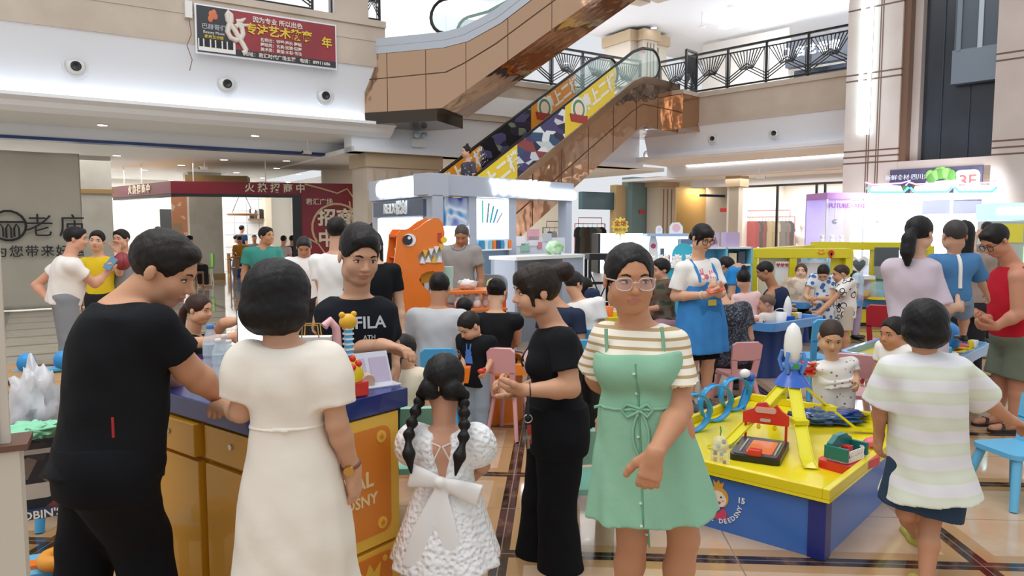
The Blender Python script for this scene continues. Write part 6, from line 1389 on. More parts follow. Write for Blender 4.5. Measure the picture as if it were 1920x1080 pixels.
# --- cosmetics stand, plaster stand, bookshelf
cs = thing('cosmetics_stand', 'white lit cosmetics stand with slanted dark and red product panels', 'display', (*P(1128, 560, 10.5).xy, 0), R(8))
z1 = 1.6-10*10.5/1370; MB().b2((0, 0, 0), (.72, .5, .95)).build('cabinet', wht, cs); MB().b2((-.02, .42, .95), (.74, .5, z1)).build('back_panel', E('stand_lit', 'eef6ff', 1.2), cs); MB().b2((-.03, .1, .95), (0, .5, z1)).build('frame', blk, cs)
for k, c in enumerate(('6d3a3f', '2e2c38', 'a02c38')):
    T = Matrix.Translation((.25+.17*k, .3, .98)) @ Matrix.Rotation(R(-18), 4, 'Y') @ Matrix.Rotation(R(-30), 4, 'X'); pn = MB().b2((-.06, 0, 0), (.08, .02, .55), T=T).build('product_panel', M('panel_'+c, c, .4), cs)
    mb = MB(); [mb.b2((-.05+.04*i, -.02, .06+.12*j), (-.025+.04*i, 0, .14+.12*j), (i+j) % 2, T=T) for i in range(3) for j in range(4)]; mb.build('product', [M('lipstick', 'd8b8b0', .4), blk], pn)
sg = thing('sun_sign', 'yellow sun shaped cardboard sign above the cosmetics stand', 'sign', P(1163, 435, 10.6)); n_ = 12; MB().prism([((.1 if i % 2 else .13)*math.sin(math.pi*i/n_), .08+(.1 if i % 2 else .13)*math.cos(math.pi*i/n_)*1.1) for i in range(2*n_)], 0, .01).build('panel', M('sun_yellow', 'f3dc62', .5), sg); text(sg, 'lettering', '全场', .09, M('sun_red', 'b5562e', .5), up(0, -.003, .12), .002, .02); text(sg, 'lettering', '特价中', .06, MATS['sun_red'], up(0, -.003, .03), .002); MB().cyl((0, .01, -.12), (0, .01, 0), .008, seg=6).build('stick', wht, sg)
c2 = thing('showcase', 'long white lit showcase of pink cosmetics right of the sun sign', 'display', (*P(1212, 560, 10.8).xy, 0), R(2)); MB().b2((0, 0, 0), (.72, .45, 1.1)).build('cabinet', wht, c2); MB().b2((0, .4, 1.1), (.72, .45, 1.5)).build('back_panel', MATS['stand_lit'], c2); MB().b2((0, .0, 1.48), (.72, .45, 1.52)).build('canopy', M('canopy_blue', 'a9c4e8', .4), c2)
for k in range(7): MB().b2((.05+.09*k, .1, 1.1), (.1+.09*k, .18, 1.2+.05*(k % 3))).build('cosmetic', (M('cos_pink', 'd9658e', .4), wht, M('cos_grey', '5f6f86', .4))[k % 3], c2)
for px, py, w_, h_, m, lb in ((1225, 455, .13, .35, M('standee', 'c94f72', .5), 'pink perfume shaped standee before the white showcase'), (1268, 424, .2, .17, M('heart_card', 'f0c0cc', .5), 'pink heart card standing on top of the white showcase'), (1236, 430, .1, .12, M('small_card', 'efd9e4', .5), 'small pale pink card on top of the white showcase')):
    o = thing('counter_card', lb, 'card', P(px, py, 10.95)); base = o.location.z; zb_ = 1.521 if py < 440 else 1.16; o.location.z = zb_
    MB().prism([(-w_/2, 0), (w_/2, 0), (w_/2, h_*.6), (w_*.2, h_), (-w_*.3, h_*.95), (-w_/2, h_*.6)], 0, .015).build('card', wht, o); MB().prism(circ(w_*.3, 14, 0, h_*.5), -.004, 0).build('print', m, o)
bx = thing('speaker_box', 'blue grey speaker box with a white print beside the showcase', 'box', P(1290, 476, 9.9)); MB().b2((-.12, -.1, -.1), (.12, .1, .2)).build('body', M('speaker_blue', '6b86a8', .4), bx); MB().prism(circ(.05, 16, .02, .08), -.106, -.1).build('print', wht, bx); MB().b2((-.15, -.12, -1.25), (.15, .12, -.1)).build('pedestal', wht, bx)
ps = thing('plaster_stand', 'turquoise arched stand covered with white plaster figures', 'stand', (*P(1255, 560, 9.0).xy, 0), R(-5)); turq = M('turquoise', '3fb4cc', .4)
zt = 1.6-68*9/1370; MB().b2((-.33, -.2, 0), (.33, .2, zt-.03)).build('cabinet', turq, ps, .01); MB().b2((-.36, -.23, zt-.03), (.36, .23, zt)).build('stand_top', wht, ps); MB().prism([(.05, zt)]+[(.19+.14*math.cos(R(t)), zt+.12+.14*math.sin(R(t))) for t in range(180, -1, -20)]+[(.33, zt)], .17, .2).build('arch', turq, ps)
for k in range(12): figure(ps.location+Vector((-.3+.055*k, -.1+.09*(k % 3), zt+.001)), .036+.006*(k % 2), plaster, names[k]+' white plaster figure from the left on the turquoise stand', 'white plaster figures on the turquoise stand')
it = thing('iron_table', 'black iron side table with cross braces left of the glasses woman', 'table', (*P(1122, 560, 8.6).xy, 0), R(5)); zt = 1.6-47*8.6/1370
MB().b2((-.14, -.14, zt-.07), (.16, .14, zt)).build('table_top', blk, it)
for x in (-.13, .13):
    for y in (-.12, .12): MB().b2((x-.015, y-.015, 0), (x+.015, y+.015, zt-.07)).build('leg', blk, it)
MB().tube([(-.13, -.12, .5), (.13, -.12, 1.1)], .008, 5).tube([(.13, -.12, .5), (-.13, -.12, 1.1)], .008, 5).build('brace', blk, it); MB().b2((-.13, -.13, .95), (.13, -.11, .98)).build('rail', blk, it)
bs = thing('bookcase', 'light blue bookcase of toy boxes behind the woman in blue apron', 'bookcase', (*P(1312, 600, 10.0).xy, 0), R(12)); bb = M('bookcase_blue', '7ec3e0', .4); zt = 1.6-36*10.0/1370
MB().b2((0, .3, 0), (.78, .34, zt)).build('back_panel', bb, bs)
for x in (0, .37, .75): MB().b2((x, 0, 0), (x+.03, .32, zt)).build('upright', bb, bs)
for z in (.02, .42, .8, 1.08, zt-.02): MB().b2((0, 0, z), (.78, .32, z+.025)).build('shelf', wht if z > 1 else bb, bs)
TB = Matrix.Translation(bs.location) @ Matrix.Rotation(R(12), 4, 'Z'); cols = ['c9b3d8', 'e8dcec', 'd98a94', '8a6f5c', 'e3d9b0', '4a4f5c', 'b8d4e0', 'd9c7a0']
for k in range(9):
    z = (zt+.006, .826, .826, .826, 1.107, 1.107, .446, .446, .446)[k]; x = (.14, .1, .2, .3, .14, .28, .1, .2, .3)[k]; h_ = (.2, .2, .2, .2, .15, .17, .3, .25, .3)[k]; w_ = (.2, .07, .06, .08, .12, .1, .08, .07, .08)[k]
    o = tag(MB().b2((-w_/2, 0, 0), (w_/2, .15, h_)).build('toy_box', M('tb_'+cols[k % 8], cols[k % 8], .5)), ('large pale castle print toy box on top of the light blue bookcase', 'boxed toy, left on the third shelf of the bookcase', 'boxed toy, middle of the third shelf of the bookcase', 'boxed toy, right on the third shelf of the bookcase', 'boxed toy, left on the upper shelf of the bookcase', 'boxed toy, right on the upper shelf of the bookcase', 'boxed toy, left on the low shelf of the bookcase', 'boxed toy, middle of the low shelf of the bookcase', 'boxed toy, right on the low shelf of the bookcase')[k], 'box', 'toy boxes in the light blue bookcase'); o.matrix_world = TB @ Matrix.Translation((x+(.36 if k in (0, 4, 5) else .36), .05, z))
o = thing('castle_box', 'lilac castle print gift box standing on the bookcase top', 'box', TB @ Vector((.58, .02, zt+.006)), R(12)); o.location = TB @ Vector((.16, .05, zt+.006)); MB().b2((-.13, 0, 0), (.13, .12, .2)).build('box', M('castle_lilac', 'cdbcd8', .5), o); MB().prism([(-.1, .04), (-.1, .1), (-.06, .15), (-.03, .09), (0, .17), (.03, .09), (.07, .14), (.1, .08), (.1, .04)], -.005, 0).build('print', M('castle_pink', 'a5788c', .5), o)
# --- yellow framed play enclosure
pe = thing('play_enclosure', 'yellow framed play enclosure with beams and printed panels behind the families', 'enclosure', (0, 0, 0)); ey2 = M('frame_yellow', 'e3d31c', .4, coat=.2)
def beam(a, b, z0, z1, t=.12, name='beam', mat=None):
    a, b = Vector(a), Vector(b); L = (b-a).length; an = math.atan2(b.y-a.y, b.x-a.x); return MB().b2((0, -t/2, z0), (L, t/2, z1), T=Matrix.Translation((a.x, a.y, 0)) @ Matrix.Rotation(an, 4, 'Z')).build(name, mat or ey2, pe, .006)
A_, B_, C_, D_, E_, F_ = (P(x, 430, y) for x, y in ((1414, 10.6), (1592, 10.6), (1432, 12.2), (1522, 13.0), (1745, 12.6), (1880, 11.0)))
beam(A_, B_, 1.17, 1.31); beam(A_, D_, 1.2, 1.31); beam(D_, E_, 1.22, 1.36); beam(P(1812, 430, 11.8), F_, 1.0, 1.26)
for q in (A_, B_, P(1487, 430, 10.6), D_, P(1640, 430, 12.8), E_, P(1816, 430, 11.8)): MB().b2((q.x-.052, q.y-.052, 0), (q.x+.052, q.y+.052, 1.295)).build('post', ey2, pe, .006)
beam(P(1424, 430, 10.66), P(1482, 430, 10.66), .05, 1.17, .03, 'panel', M('panel_cream', 'f0ead2', .5)); beam(P(1560, 430, 10.66), P(1588, 430, 10.66), .05, 1.17, .03, 'panel', ey2)
beam(P(1455, 430, 10.6), P(1480, 430, 10.6), .3, 1.12, .05, 'white_door', wht); beam(P(1500, 430, 10.7), P(1555, 430, 10.7), .3, 1.1, .03, 'picture_panel', ramp_mat('castle_panel', 'noise', 2.6, [(.3, 'd9c2dc'), (.5, 'b9d4ea'), (.65, 'f3eef4')], .4, interp='LINEAR'))
for px in (1528, 1578, 1660, 1720): beam(P(px-24, 430, 12.85), P(px+24, 430, 12.8), .35, 1.2, .03, 'picture_panel', ramp_mat('ice_panel', 'noise', 2.4, [(.3, '8fd0ea'), (.48, 'cfe9f4'), (.62, '6fb4dc'), (.75, 'e8f4fa')], .3, interp='LINEAR', dist=.8))
beam(P(1848, 430, 11.5), P(1888, 430, 11.1), .2, 1.0, .03, 'picture_panel', MATS['ice_panel'])
for px in (1455, 1463, 1471): MB().prism([(0, -.03), (.03, .01), (.015, .03), (0, .015), (-.015, .03), (-.03, .01)], -.004, .0, T=Matrix.Translation(P(px+4, 497, 10.55))).build('heart', M('heart_red', 'b5424a', .5), pe)
hb = MB().prism(circ(.04, 14), -.02, 0, T=Matrix.Translation(P(1558, 474, 10.53))).b2((-.012, -.02, -.08), (.012, 0, 0), T=Matrix.Translation(P(1558, 474, 10.53))).build('red_mark', red, pe)
mb = MB().tube([P(1540+6*math.cos(t), 473+3*math.sin(t), 10.53) for t in [math.pi*k/8 for k in range(9)]], .008, 5); mb.ell(P(1537, 469, 10.53), .01).ell(P(1543, 469, 10.53), .01).build('smile', orn, pe)
# low shelf and toy furniture
ls = thing('low_shelf', 'long low play shelf with blue top and yellow front', 'shelf', (*P(1590, 590, 11.9).xy, 0), R(-3)); MB().b2((0, 0, .06), (1.45, .5, .28)).build('front', ey2, ls); MB().b2((-.03, -.05, .32), (1.48, .55, .46)).build('blue_top', M('shelf_blue', '4b8fd0', .35), ls, .01); MB().b2((0, .02, 0), (1.45, .5, .06)).build('plinth', blk, ls); MB().b2((0, .02, .28), (1.45, .5, .32)).build('gap', navy, ls)
def on_ls(px, d=.2): q = P(px, 560, 11.9+d); return Vector((q.x, q.y, .461))
ddr = thing('toy_dresser', 'white toy dresser with heart shaped mirror on the low play shelf', 'toy', on_ls(1608)); heart = [(0, -.14), (.13, .02), (.13, .09), (.07, .13), (0, .08), (-.07, .13), (-.13, .09), (-.13, .02)]
MB().b2((-.2, -.1, 0), (.2, .15, .06)).b2((-.18, -.05, .06), (-.14, .1, .3)).b2((.14, -.05, .06), (.18, .1, .3)).build('base', M('dresser_pink', 'ecc8cc', .4), ddr); MB().b2((-.22, -.12, .3), (.22, .16, .36)).build('dresser_top', wht, ddr); MB().prism([(x*1.25, .52+y*1.25) for x, y in heart], 0, .04).build('mirror_frame', wht, ddr); MB().prism([(x*.8, .52+y*.8) for x, y in heart], -.01, 0).build('mirror', M('mirror_grey', 'a9b4bc', .1, metal=.8), ddr)
tg = thing('toy_grill', 'grey toy grill with open lid and hearts on the low play shelf', 'toy', on_ls(1668, .25)); MB().b2((-.2, -.1, .3), (.2, .16, .5)).build('body', M('grill_grey', 'a7a49e', .5), tg); MB().b2((-.2, .14, .5), (.2, .18, .82)).build('lid', M('grill_dark', '5a6066', .4), tg); MB().b2((-.17, -.08, 0), (.17, .14, .3)).build('stand', grn, tg)
for x, m in ((-.1, red), (0, grn), (.1, red)): MB().ell((x, .0, .52), .04).build('vegetable', m, tg); MB().prism([(x+a*.3, .4+b*.3) for a, b in heart], -.11, -.1).build('heart', MATS['heart_red'], tg)
dm = thing('toy_dome', 'clear dome toy house with small furniture on the low play shelf', 'toy', on_ls(1648, -.02)); MB().lathe([(.3, 0), (.3, .04)], seg=24).build('base', yel, dm); MB().lathe([(.28*math.cos(R(t)), .04+.24*math.sin(R(t))) for t in range(0, 91, 15)], seg=24).build('dome', M('dome_clear', 'bfe6f6', .05, alpha=.35), dm)
for k, m in enumerate((tan, sky, orn)): MB().b2((-.17+.12*k, -.1, .04), (-.09+.12*k, 0, .14)).build('furniture', m, dm)
for k, (px, m, lb) in enumerate(((1622, tan, 'brown toy pot at the front of the low play shelf'), (1690, yel, 'yellow toy chair at the right of the low play shelf'))): o = tag(blob('toy_pot', (.09, .07, .07), m, None, k+11, .25), lb, 'toy'); o.location = on_ls(px, -.12)+Vector((0, 0, .07))
for px, m, lb in ((1611, M('shoe_rose', 'c58f8c', .5), 'dusky pink clog standing left before the low play shelf'), (1641, M('shoe_peach', 'e8c4b4', .5), 'pale peach clog standing right before the low play shelf')):
    o = thing('clog', lb, 'shoe', (*Gd(px, 606).xy, 0), R(80)); MB().ell((0, 0, .035), (.06, .12, .04)).build('upper', m, o); MB().b2((-.055, -.11, 0), (.055, .11, .02)).build('sole', wht, o, .008)
# --- claw machines
def claw(px, Y, w_, label, rz, tint='fbfdff', neon=True, side=False):
    q = P(px, 430, Y); o = thing('claw_machine', label, 'machine', (q.x, q.y, 0), rz, 'claw machines below the lift tower')
    mw = M('machine_white', 'e8edf6', .35); MB().b2((-w_/2, 0, 0), (w_/2, .75, .95)).build('cabinet', mw if not side else M('machine_lilac', 'cbb8e2', .4), o, .01)
    MB().b2((-w_/2, .7, .95), (w_/2, .75, 2.12)).build('lit_back', E('claw_lit', 'f4f8ff', 4) if not side else E('claw_lilac', 'c0b4ea', .3), o)
    for x in (-w_/2, w_/2-.03): [MB().b2((x, y, .95), (x+.03, y+.03, 2.12)).build('corner_post', mw, o) for y in (0, .72)]
    MB().b2((-w_/2+.03, .01, .97), (w_/2-.03, .016, 2.1)).build('glass', M('claw_glass', 'eef4ff', .03, alpha=.12), o)
    MB().b2((-w_/2, 0, 2.12), (w_/2, .75, 2.24)).build('canopy', mw if not side else M('machine_pink', 'c78fd6', .4), o, .01)
    MB().cyl((0, .35, 1.75), (0, .35, 2.12), .012, seg=6).ell((0, .35, 1.72), (.06, .06, .05)).build('claw_arm', steel, o)
    if neon:
        nc, npk = E('neon_cyan', '38d0f4', 3), E('neon_violet', 'b878ea', 2); z = 2.24
        MB().tube([(-w_*.46, -.03, z+.1), (-w_*.36, -.03, z+.02), (w_*.36, -.03, z+.02), (w_*.46, -.03, z+.1)], .018, 8).build('neon_tube', nc, o)
        MB().tube([(-w_*.5, -.02, z+.2), (-w_*.34, -.02, z+.16), (w_*.3, -.02, z+.18), (w_*.5, -.02, z+.23), (w_*.4, -.02, z+.14)], .014, 8).build('neon_tube', npk, o)
        MB().prism([(-w_*.36, z+.03), (w_*.36, z+.03), (w_*.3, z+.13), (0, z+.16), (-w_*.3, z+.13)], .0, .08).build('lit_sign', E('marquee', 'fdeefb', 1.3), o)
    else: text(o, 'lettering', 'FUTURE FANS', .11, M('future_violet', 'a45cc4', .4), up(0, -.02, 2.0), .006, .02)
    return o
RZ = R(-8)
cm = [claw(1660, 13.5, .78, 'lit claw machine with neon star crest, leftmost of the three bright ones', RZ), claw(1741, 13.4, .77, 'lit claw machine with neon star crest, middle of the three bright ones', RZ), claw(1824, 13.3, .77, 'lit claw machine with neon star crest, rightmost of the three bright ones', RZ)]
cl4 = claw(1585, 13.2, .74, 'lilac tinted claw machine with future lettering, left of the bright ones', R(6), neon=False, side=True)
for k in range(7): figure(cl4.location+Vector((-.28+.09*k, .25+.1*(k % 2), .96)), .05, (orn, wht, pnk, M('plush_coral', 'e88a78', .6))[k % 4], names[k]+' plush toy from the left inside the lilac claw machine', 'plush toys in the lilac claw machine', 'toy', 'plush_toy')
for k in range(3): figure(cl4.location+Vector((-.2+.18*k, .5, 1.3)), .06, wht, names[k]+' white plush hanging mid height in the lilac claw machine', 'white plush toys in the lilac claw machine', 'toy', 'plush_toy')
for k, px in enumerate((1645, 1665, 1700, 1790, 1845)): figure(P(px, 430, 13.65)*1+Vector((0, 0, .96-P(px, 430, 13.65).z)), .06, (tea, wht, sky, pnk, yel)[k], ('teal', 'white', 'sky blue', 'pink', 'yellow')[k]+' plush toy inside the bright claw machines', 'plush toys in the bright claw machines', 'toy', 'plush_toy')
area(P(1740, 360, 12.9)+Vector((0, 0, 0)), 2.6, 30, (R(70), 0, 0), (.92, .95, 1), sy=1)
xm = thing('change_machine', 'grey green coin change machine with pale blue lit header at the right edge', 'machine', (*P(1903, 430, 10.2).xy, 0), R(-14)); MB().b2((-.3, 0, 0), (.34, .5, 1.7)).build('cabinet', M('change_grey', 'b9c4bc', .4), xm, .01); MB().b2((-.33, -.03, 1.72), (.36, .5, 1.95)).build('header', E('header_blue', '9fd4ea', 1.1), xm, .01); text(xm, 'lettering', '自助兑币机', .11, E('cyan_letter', 'e6ffff', 3), up(0.02, -.04, 1.83), .006, .02)
MB().b2((-.29, -.01, 1.4), (.1, 0, 1.66)).build('notice', M('notice_yellow', 'e9e04a', .5), xm); MB().b2((.12, -.012, .95), (.3, 0, 1.35)).build('screen', E('screen_green', '9fe6a4', 1.2), xm); MB().b2((.16, -.02, 1.2), (.27, -.012, 1.3)).build('card_print', M('card_mauve', '8d5f9c', .5), xm)
# --- toy tables further back
def rim_table(O, ang, L, W, H, label, rimc, floorc, basec, flare=False):
    o = thing('toy_table', label, 'table', O, R(ang)); rm = M('rim_'+rimc, rimc, .3, coat=.3)
    ring = rrect(L, W, .12, 5, L/2, W/2); inn = rrect(L-.09, W-.09, .08, 5, L/2, W/2); n_ = len(ring)
    vs = [(*p_, H-.09) for p_ in ring]+[(*p_, H) for p_ in ring]+[(*p_, H) for p_ in inn]+[(*p_, H-.06) for p_ in inn]; fs = []
    for k in range(3): fs += [(k*n_+i, k*n_+(i+1) % n_, (k+1)*n_+(i+1) % n_, (k+1)*n_+i) for i in range(n_)]
    MB().add(vs, fs).add(vs[:n_], [tuple(reversed(range(n_)))]).build('rim', rm, o, .006); MB().prism(inn, H-.07, H-.055, plane='xy').build('tray', M('tray_'+floorc, floorc, .3), o)
    prof = [(.16, 0), (.2, H*.3), (.34, H*.7), (.46, H-.09)] if flare else [(.44, 0), (.42, H*.5), (.44, H-.09)]
    MB().lathe(prof, (L/2, W/2, 0), 28, 0, sx=L, sy=W).build('pedestal', M('base_'+basec, basec, .35, coat=.2), o)
    if flare:
        for k in (-1, 1): MB().tube([(L/2+k*L*.2*(.7+.3*j)*(.55+.5*(j/3)**1.2), W/2-W*(.18+.28*(j/3)**1.3), H*j/3.4) for j in range(4)], .012, 6).build('stripe', wht, o)
    return o
t1 = rim_table((2.67, 7.45, 0), 39, 1.12, .82, .62, 'blue toy table crowded with toys beside the girl in pink', '5a9ad8', '3565b0', '26407c')
t2 = rim_table((3.40, 5.62, 0), 46, 1.5, .85, .55, 'curved blue toy table with globe and vehicles at the right', '7ab0e0', 'd9c83a', '2f5ea8', True)
t3 = rim_table((3.95, 10.0, 0), 20, 1.2, .7, .58, 'blue toy table far back between the boys and the low shelf', '4f94d2', '3565b0', '2c4f94')
def toybits(tb_, W_, spots, what, H, grp):
    Tm = Matrix.Translation(tb_.location) @ Matrix.Rotation(tb_.rotation_euler.z, 4, 'Z')
    for x, y, kind, m, s_, lab in spots:
        o = thing('toy_'+kind, lab+' '+what, 'toy', Tm @ Vector((x, y, H-.054)), random.uniform(-.8, .8), grp)
        if kind == 'car':
            MB().b2((-s_, -s_*.5, s_*.25), (s_, s_*.5, s_*.7)).build('body', m, o, s_*.12); MB().b2((-s_*.5, -s_*.42, s_*.7), (s_*.5, s_*.42, s_*1.15)).build('cabin', wht if m != wht else sky, o, s_*.1)
            for a in (-.6, .6):
                for b in (-.5, .5): MB().cyl((s_*a, s_*b-.01, s_*.25), (s_*a, s_*b+.01, s_*.25), s_*.25, seg=12).build('wheel', blk, o)
        elif kind == 'tower': MB().b2((-s_*.5, -s_*.4, 0), (s_*.5, s_*.4, s_*.5)).build('base', m, o, .008); MB().lathe([(s_*.3, s_*.5), (s_*.36, s_*1.2), (s_*.2, s_*1.9), (s_*.02, s_*2.2)], seg=14).build('top', wht if m != wht else blu, o)
        elif kind == 'plate': MB().lathe([(s_, 0), (s_*1.1, s_*.15), (s_*.9, s_*.12), (.0, s_*.1)], seg=20).build('dish', m, o); MB().ell((0, 0, s_*.22), (s_*.4, s_*.3, s_*.2)).build('food', orn if m != orn else yel, o)
        elif kind == 'bucket': MB().lathe([(s_*.6, 0), (s_*.75, s_*1.3), (s_*.7, s_*1.3), (s_*.6, s_*1.2)], seg=18).build('bucket', m, o); MB().tube([(s_*.75*math.cos(t), 0, s_*1.3+s_*.5*math.sin(t)) for t in [math.pi*k/8 for k in range(9)]], s_*.05, 6).build('handle', wht, o)
        elif kind == 'globe': MB().ell((0, 0, s_*1.25), s_, 0, 22, 14).build('globe', m, o); MB().lathe([(s_*.5, 0), (s_*.4, s_*.1), (s_*.1, s_*.3)], seg=16).build('foot', wht, o)
        elif kind == 'blocks':
            for k in range(3): MB().box(((k-1)*s_*.6, .02*k, s_*.35+.004), (s_*.5, s_*.6, s_*.7), 0, .3*k).build('block', (m, yel, wht)[k], o, .004)
        elif kind == 'plane': MB().ell((0, 0, s_*.4), (s_, s_*.25, s_*.25)).build('body', m, o); MB().b2((-s_*.2, -s_, s_*.35), (s_*.25, s_, s_*.42)).build('wing', yel, o); MB().b2((-s_, -s_*.3, s_*.4), (-s_*.75, s_*.3, s_*.45)).b2((-s_, -.01, s_*.4), (-s_*.75, .01, s_*.8)).build('tail', m, o)
toybits(t1, 1, [(.15, .18, 'plate', pnk, .08, 'pink toy dish'), (.3, .35, 'car', orn, .08, 'orange toy car'), (.2, .6, 'blocks', prp, .1, 'purple toy blocks'), (.5, .2, 'bucket', wht, .09, 'white toy bucket'), (.48, .5, 'tower', pnk, .14, 'pink toy tower'), (.72, .25, 'tower', blu, .13, 'blue toy tower'), (.78, .55, 'car', red, .1, 'red toy truck'), (.95, .3, 'blocks', M('toy_magenta', 'd03a7c', .35), .1, 'magenta toy blocks'), (.35, .68, 'car', wht, .09, 'white toy car'), (.1, .4, 'plate', orn, .07, 'orange toy dish'), (.62, .72, 'bucket', yel, .08, 'yellow toy bucket'), (.95, .6, 'tower', orn, .09, 'orange toy tower')], 'on the blue table beside the girl in pink', .62, 'toys on the crowded blue table')
toybits(t2, 1, [(.66, .2, 'globe', M('globe_blue', '2f86d0', .3), .14, 'big blue toy globe'), (.42, .14, 'car', wht, .11, 'white toy car'), (.92, .16, 'plane', red, .15, 'red and yellow toy plane'), (.98, .52, 'tower', wht, .2, 'white toy castle'), (1.2, .36, 'bucket', red, .15, 'red toy bucket'), (1.36, .62, 'blocks', red, .22, 'red toy cash register'), (1.18, .66, 'car', yel, .12, 'yellow toy car'), (.78, .56, 'plane', orn, .15, 'orange toy plane'), (1.32, .14, 'blocks', blu, .1, 'blue toy blocks'), (.14, .3, 'blocks', grn, .08, 'green toy blocks')], 'on the curved blue table at the right', .55, 'toys on the curved blue table')
toybits(t3, 1, [(.2, .3, 'blocks', red, .1, 'red toy blocks'), (.5, .4, 'car', yel, .09, 'yellow toy car'), (.8, .3, 'tower', orn, .12, 'orange toy tower'), (1.0, .4, 'bucket', grn, .08, 'green toy bucket')], 'on the far blue table', .58, 'toys on the far blue table')
t4 = rim_table((*P(1135, 600, 7.15).xy, 0), 25, .5, .5, .72, 'yellow toy sand table behind the glasses woman', 'dccb2a', 'efc93a', 'd9c62a'); toybits(t4, 1, [(.2, .3, 'bucket', orn, .1, 'orange toy bucket'), (.35, .38, 'blocks', yel, .08, 'yellow toy kitchen blocks')], 'on the yellow sand table', .72, 'toys on the sand table')
t5 = rim_table((*P(842, 660, 5.75).xy, 0), 10, .7, .6, .5, 'low orange toy table before the seated woman with a hair clip', 'ee8a2a', 'f0a03a', 'e07a22')
toybits(t5, 1, [(.2, .2, 'blocks', orn, .08, 'orange toy blocks'), (.45, .3, 'plate', sky, .07, 'sky blue toy dish')], 'on the low orange table', .5, 'toys on the low orange table')
# --- clothes shop at the right, racks and mannequin
sf = thing('shop_window', 'clothes shop window of clear glass in thin black frames', 'window', RW.pt(-4.55, 3.66, 0), RW.a)
for px in (1389, 1457, 1530, 1546): x = RW.hit(px, 400, 3.66)[0]+4.55; MB().b2((x-.03, -.03, 0), (x+.03, .03, 2.86)).build('frame_post', blk, sf)
MB().b2((0, -.03, 2.8), (4.5, .03, 2.87)).build('frame_head', blk, sf); MB().b2((0, -.006, .02), (4.4, .006, 2.8)).build('glass', M('shop_glass', 'f2f8f6', .02, alpha=.1), sf)
def rack(fr, s0, n, L, H, label, m, rz=0):
    o = thing('clothes_rack', label, 'rack', fr.pt(s0, n, 0), fr.a)
    MB().tube([(0, 0, 0), (0, 0, H), (L, 0, H), (L, 0, 0)], .02, 6).tube([(.15, 0, H), (.15, 0, H+.2), (L-.15, 0, H+.2), (L-.15, 0, H)], .015, 6).build('rail', m, o); MB().b2((-.03, -.25, 0), (.03, .25, .04)).build('foot', m, o); MB().b2((L-.03, -.25, 0), (L+.03, .25, .04)).build('foot', m, o); return o
def garment(fr, s, n, zt, L_, m, label, grp, w_=.2):
    o = thing('hanging_garment', label, 'garment', fr.pt(s, n, zt), fr.a+random.uniform(-.2, .2), grp)
    poly = [(-.06, 0), (.06, 0), (w_*.9, -.1), (w_*1.0, -.32), (w_*.72, -.34), (w_*.85, -L_), (-w_*.85, -L_), (-w_*.72, -.34), (-w_*1.0, -.32), (-w_*.9, -.1)]
    MB().prism(poly, -.03, .03).build('fabric', m, o, .02); MB().tube([(0, 0, 0), (0, 0, .1), (.03, 0, .13)], .006, 5).build('hanger', blk, o); return o
ra = RW.hit(1393, 420, 5.0)[0]; rb = RW.hit(1490, 420, 5.0)[0]; rk_red = M('rack_red', 'c4575c', .4); rack(RW, ra, 5.0, rb-ra, 1.95, 'red framed clothes rack behind the shop window', rk_red)
gcs = [('red', 'c0202c', .9), ('scarlet', 'cf2a30', .9), ('crimson', 'b01c2a', .8), ('black', '23242a', .8), ('dark red', '8e1c26', .8), ('charcoal', '3a3a40', .9), ('beige', 'c9b684', 1.2), ('tan', 'b39a66', 1.2), ('ivory', 'd8ccae', 1.1), ('sand', 'bba47a', 1.2), ('grey', '7b7a7a', .9), ('dusky', '8a6a60', .9), ('navy', '2a3040', .9)]
for k, (nm, c, L_) in enumerate(gcs): garment(RW, ra+.22+(rb-ra-.4)*k/12, 5.0, 1.82, L_, M('gar_'+c, c, .85), nm+' garment hanging on the red rack in the clothes shop', 'garments on the red rack')
mn = thing('mannequin', 'white headed mannequin in white top and black trousers in the clothes shop', 'mannequin', RW.pt(RW.hit(1505, 420, 5.2)[0], 5.2, 0), RW.a)
S = Sdf(); S.cone((0, 0, 1.42), (0, 0, 1.55), .05, .05); S.ell((np.eye(3), A3((0, 0, 1.68))), (0, 0, 0), (.085, .1, .13), .03); S.loft([(0, 0, .85), (0, 0, 1.1), (0, 0, 1.35), (0, 0, 1.44)], [(1, 0, 0)]*4, [(.17, .11), (.13, .09), (.19, .11), (.1, .06)], .03); [S.cone((.18*g, 0, 1.38), (.24*g, 0, .95), .05, .035, .03) for g in (1, -1)]
S.mesh('body', M('mannequin_white', 'efefec', .4), .02, mn).matrix_parent_inverse = Matrix()
S = Sdf(); [S.cone((.08*g, 0, .9), (.09*g, 0, .06), .1, .06, .03) for g in (1, -1)]; S.mesh('trousers', blackp, .02, mn).matrix_parent_inverse = Matrix(); MB().lathe([(.22, 0), (.22, .03)], seg=20).build('base', steel, mn)
ba = LW.hit(1090, 400, 5.0)[0]; rack(LW, LW.hit(1078, 420, 4.6)[0], 4.6, 1.3, 1.75, 'clothes rack of dark garments in the shop behind the kiosk', MATS['rack_red'])
for k, (nm, c) in enumerate((('black', '2a2c30'), ('olive grey', '4c5048'), ('dark brown', '4a3c34'), ('slate', '46525a'), ('taupe', '8d7c6c'), ('ink', '25272e'))): garment(LW, LW.hit(1078, 420, 4.6)[0]+.15+.2*k, 4.6, 1.64, .95, M('gar_'+c, c, .85), nm+' garment hanging on the rack behind the kiosk', 'garments behind the kiosk')
for k, c in enumerate(('c9d0d2', '4b5a5c', '7f868a', 'd8d4cc')): garment(LW, LW.hit(1022, 420, 4.2)[0]+.18*k, 4.2, 1.5, .9, M('gar_'+c, c, .85), ('pale', 'teal grey', 'mid grey', 'cream')[k]+' garment seen through the kiosk window', 'garments seen through the kiosk window', .1)
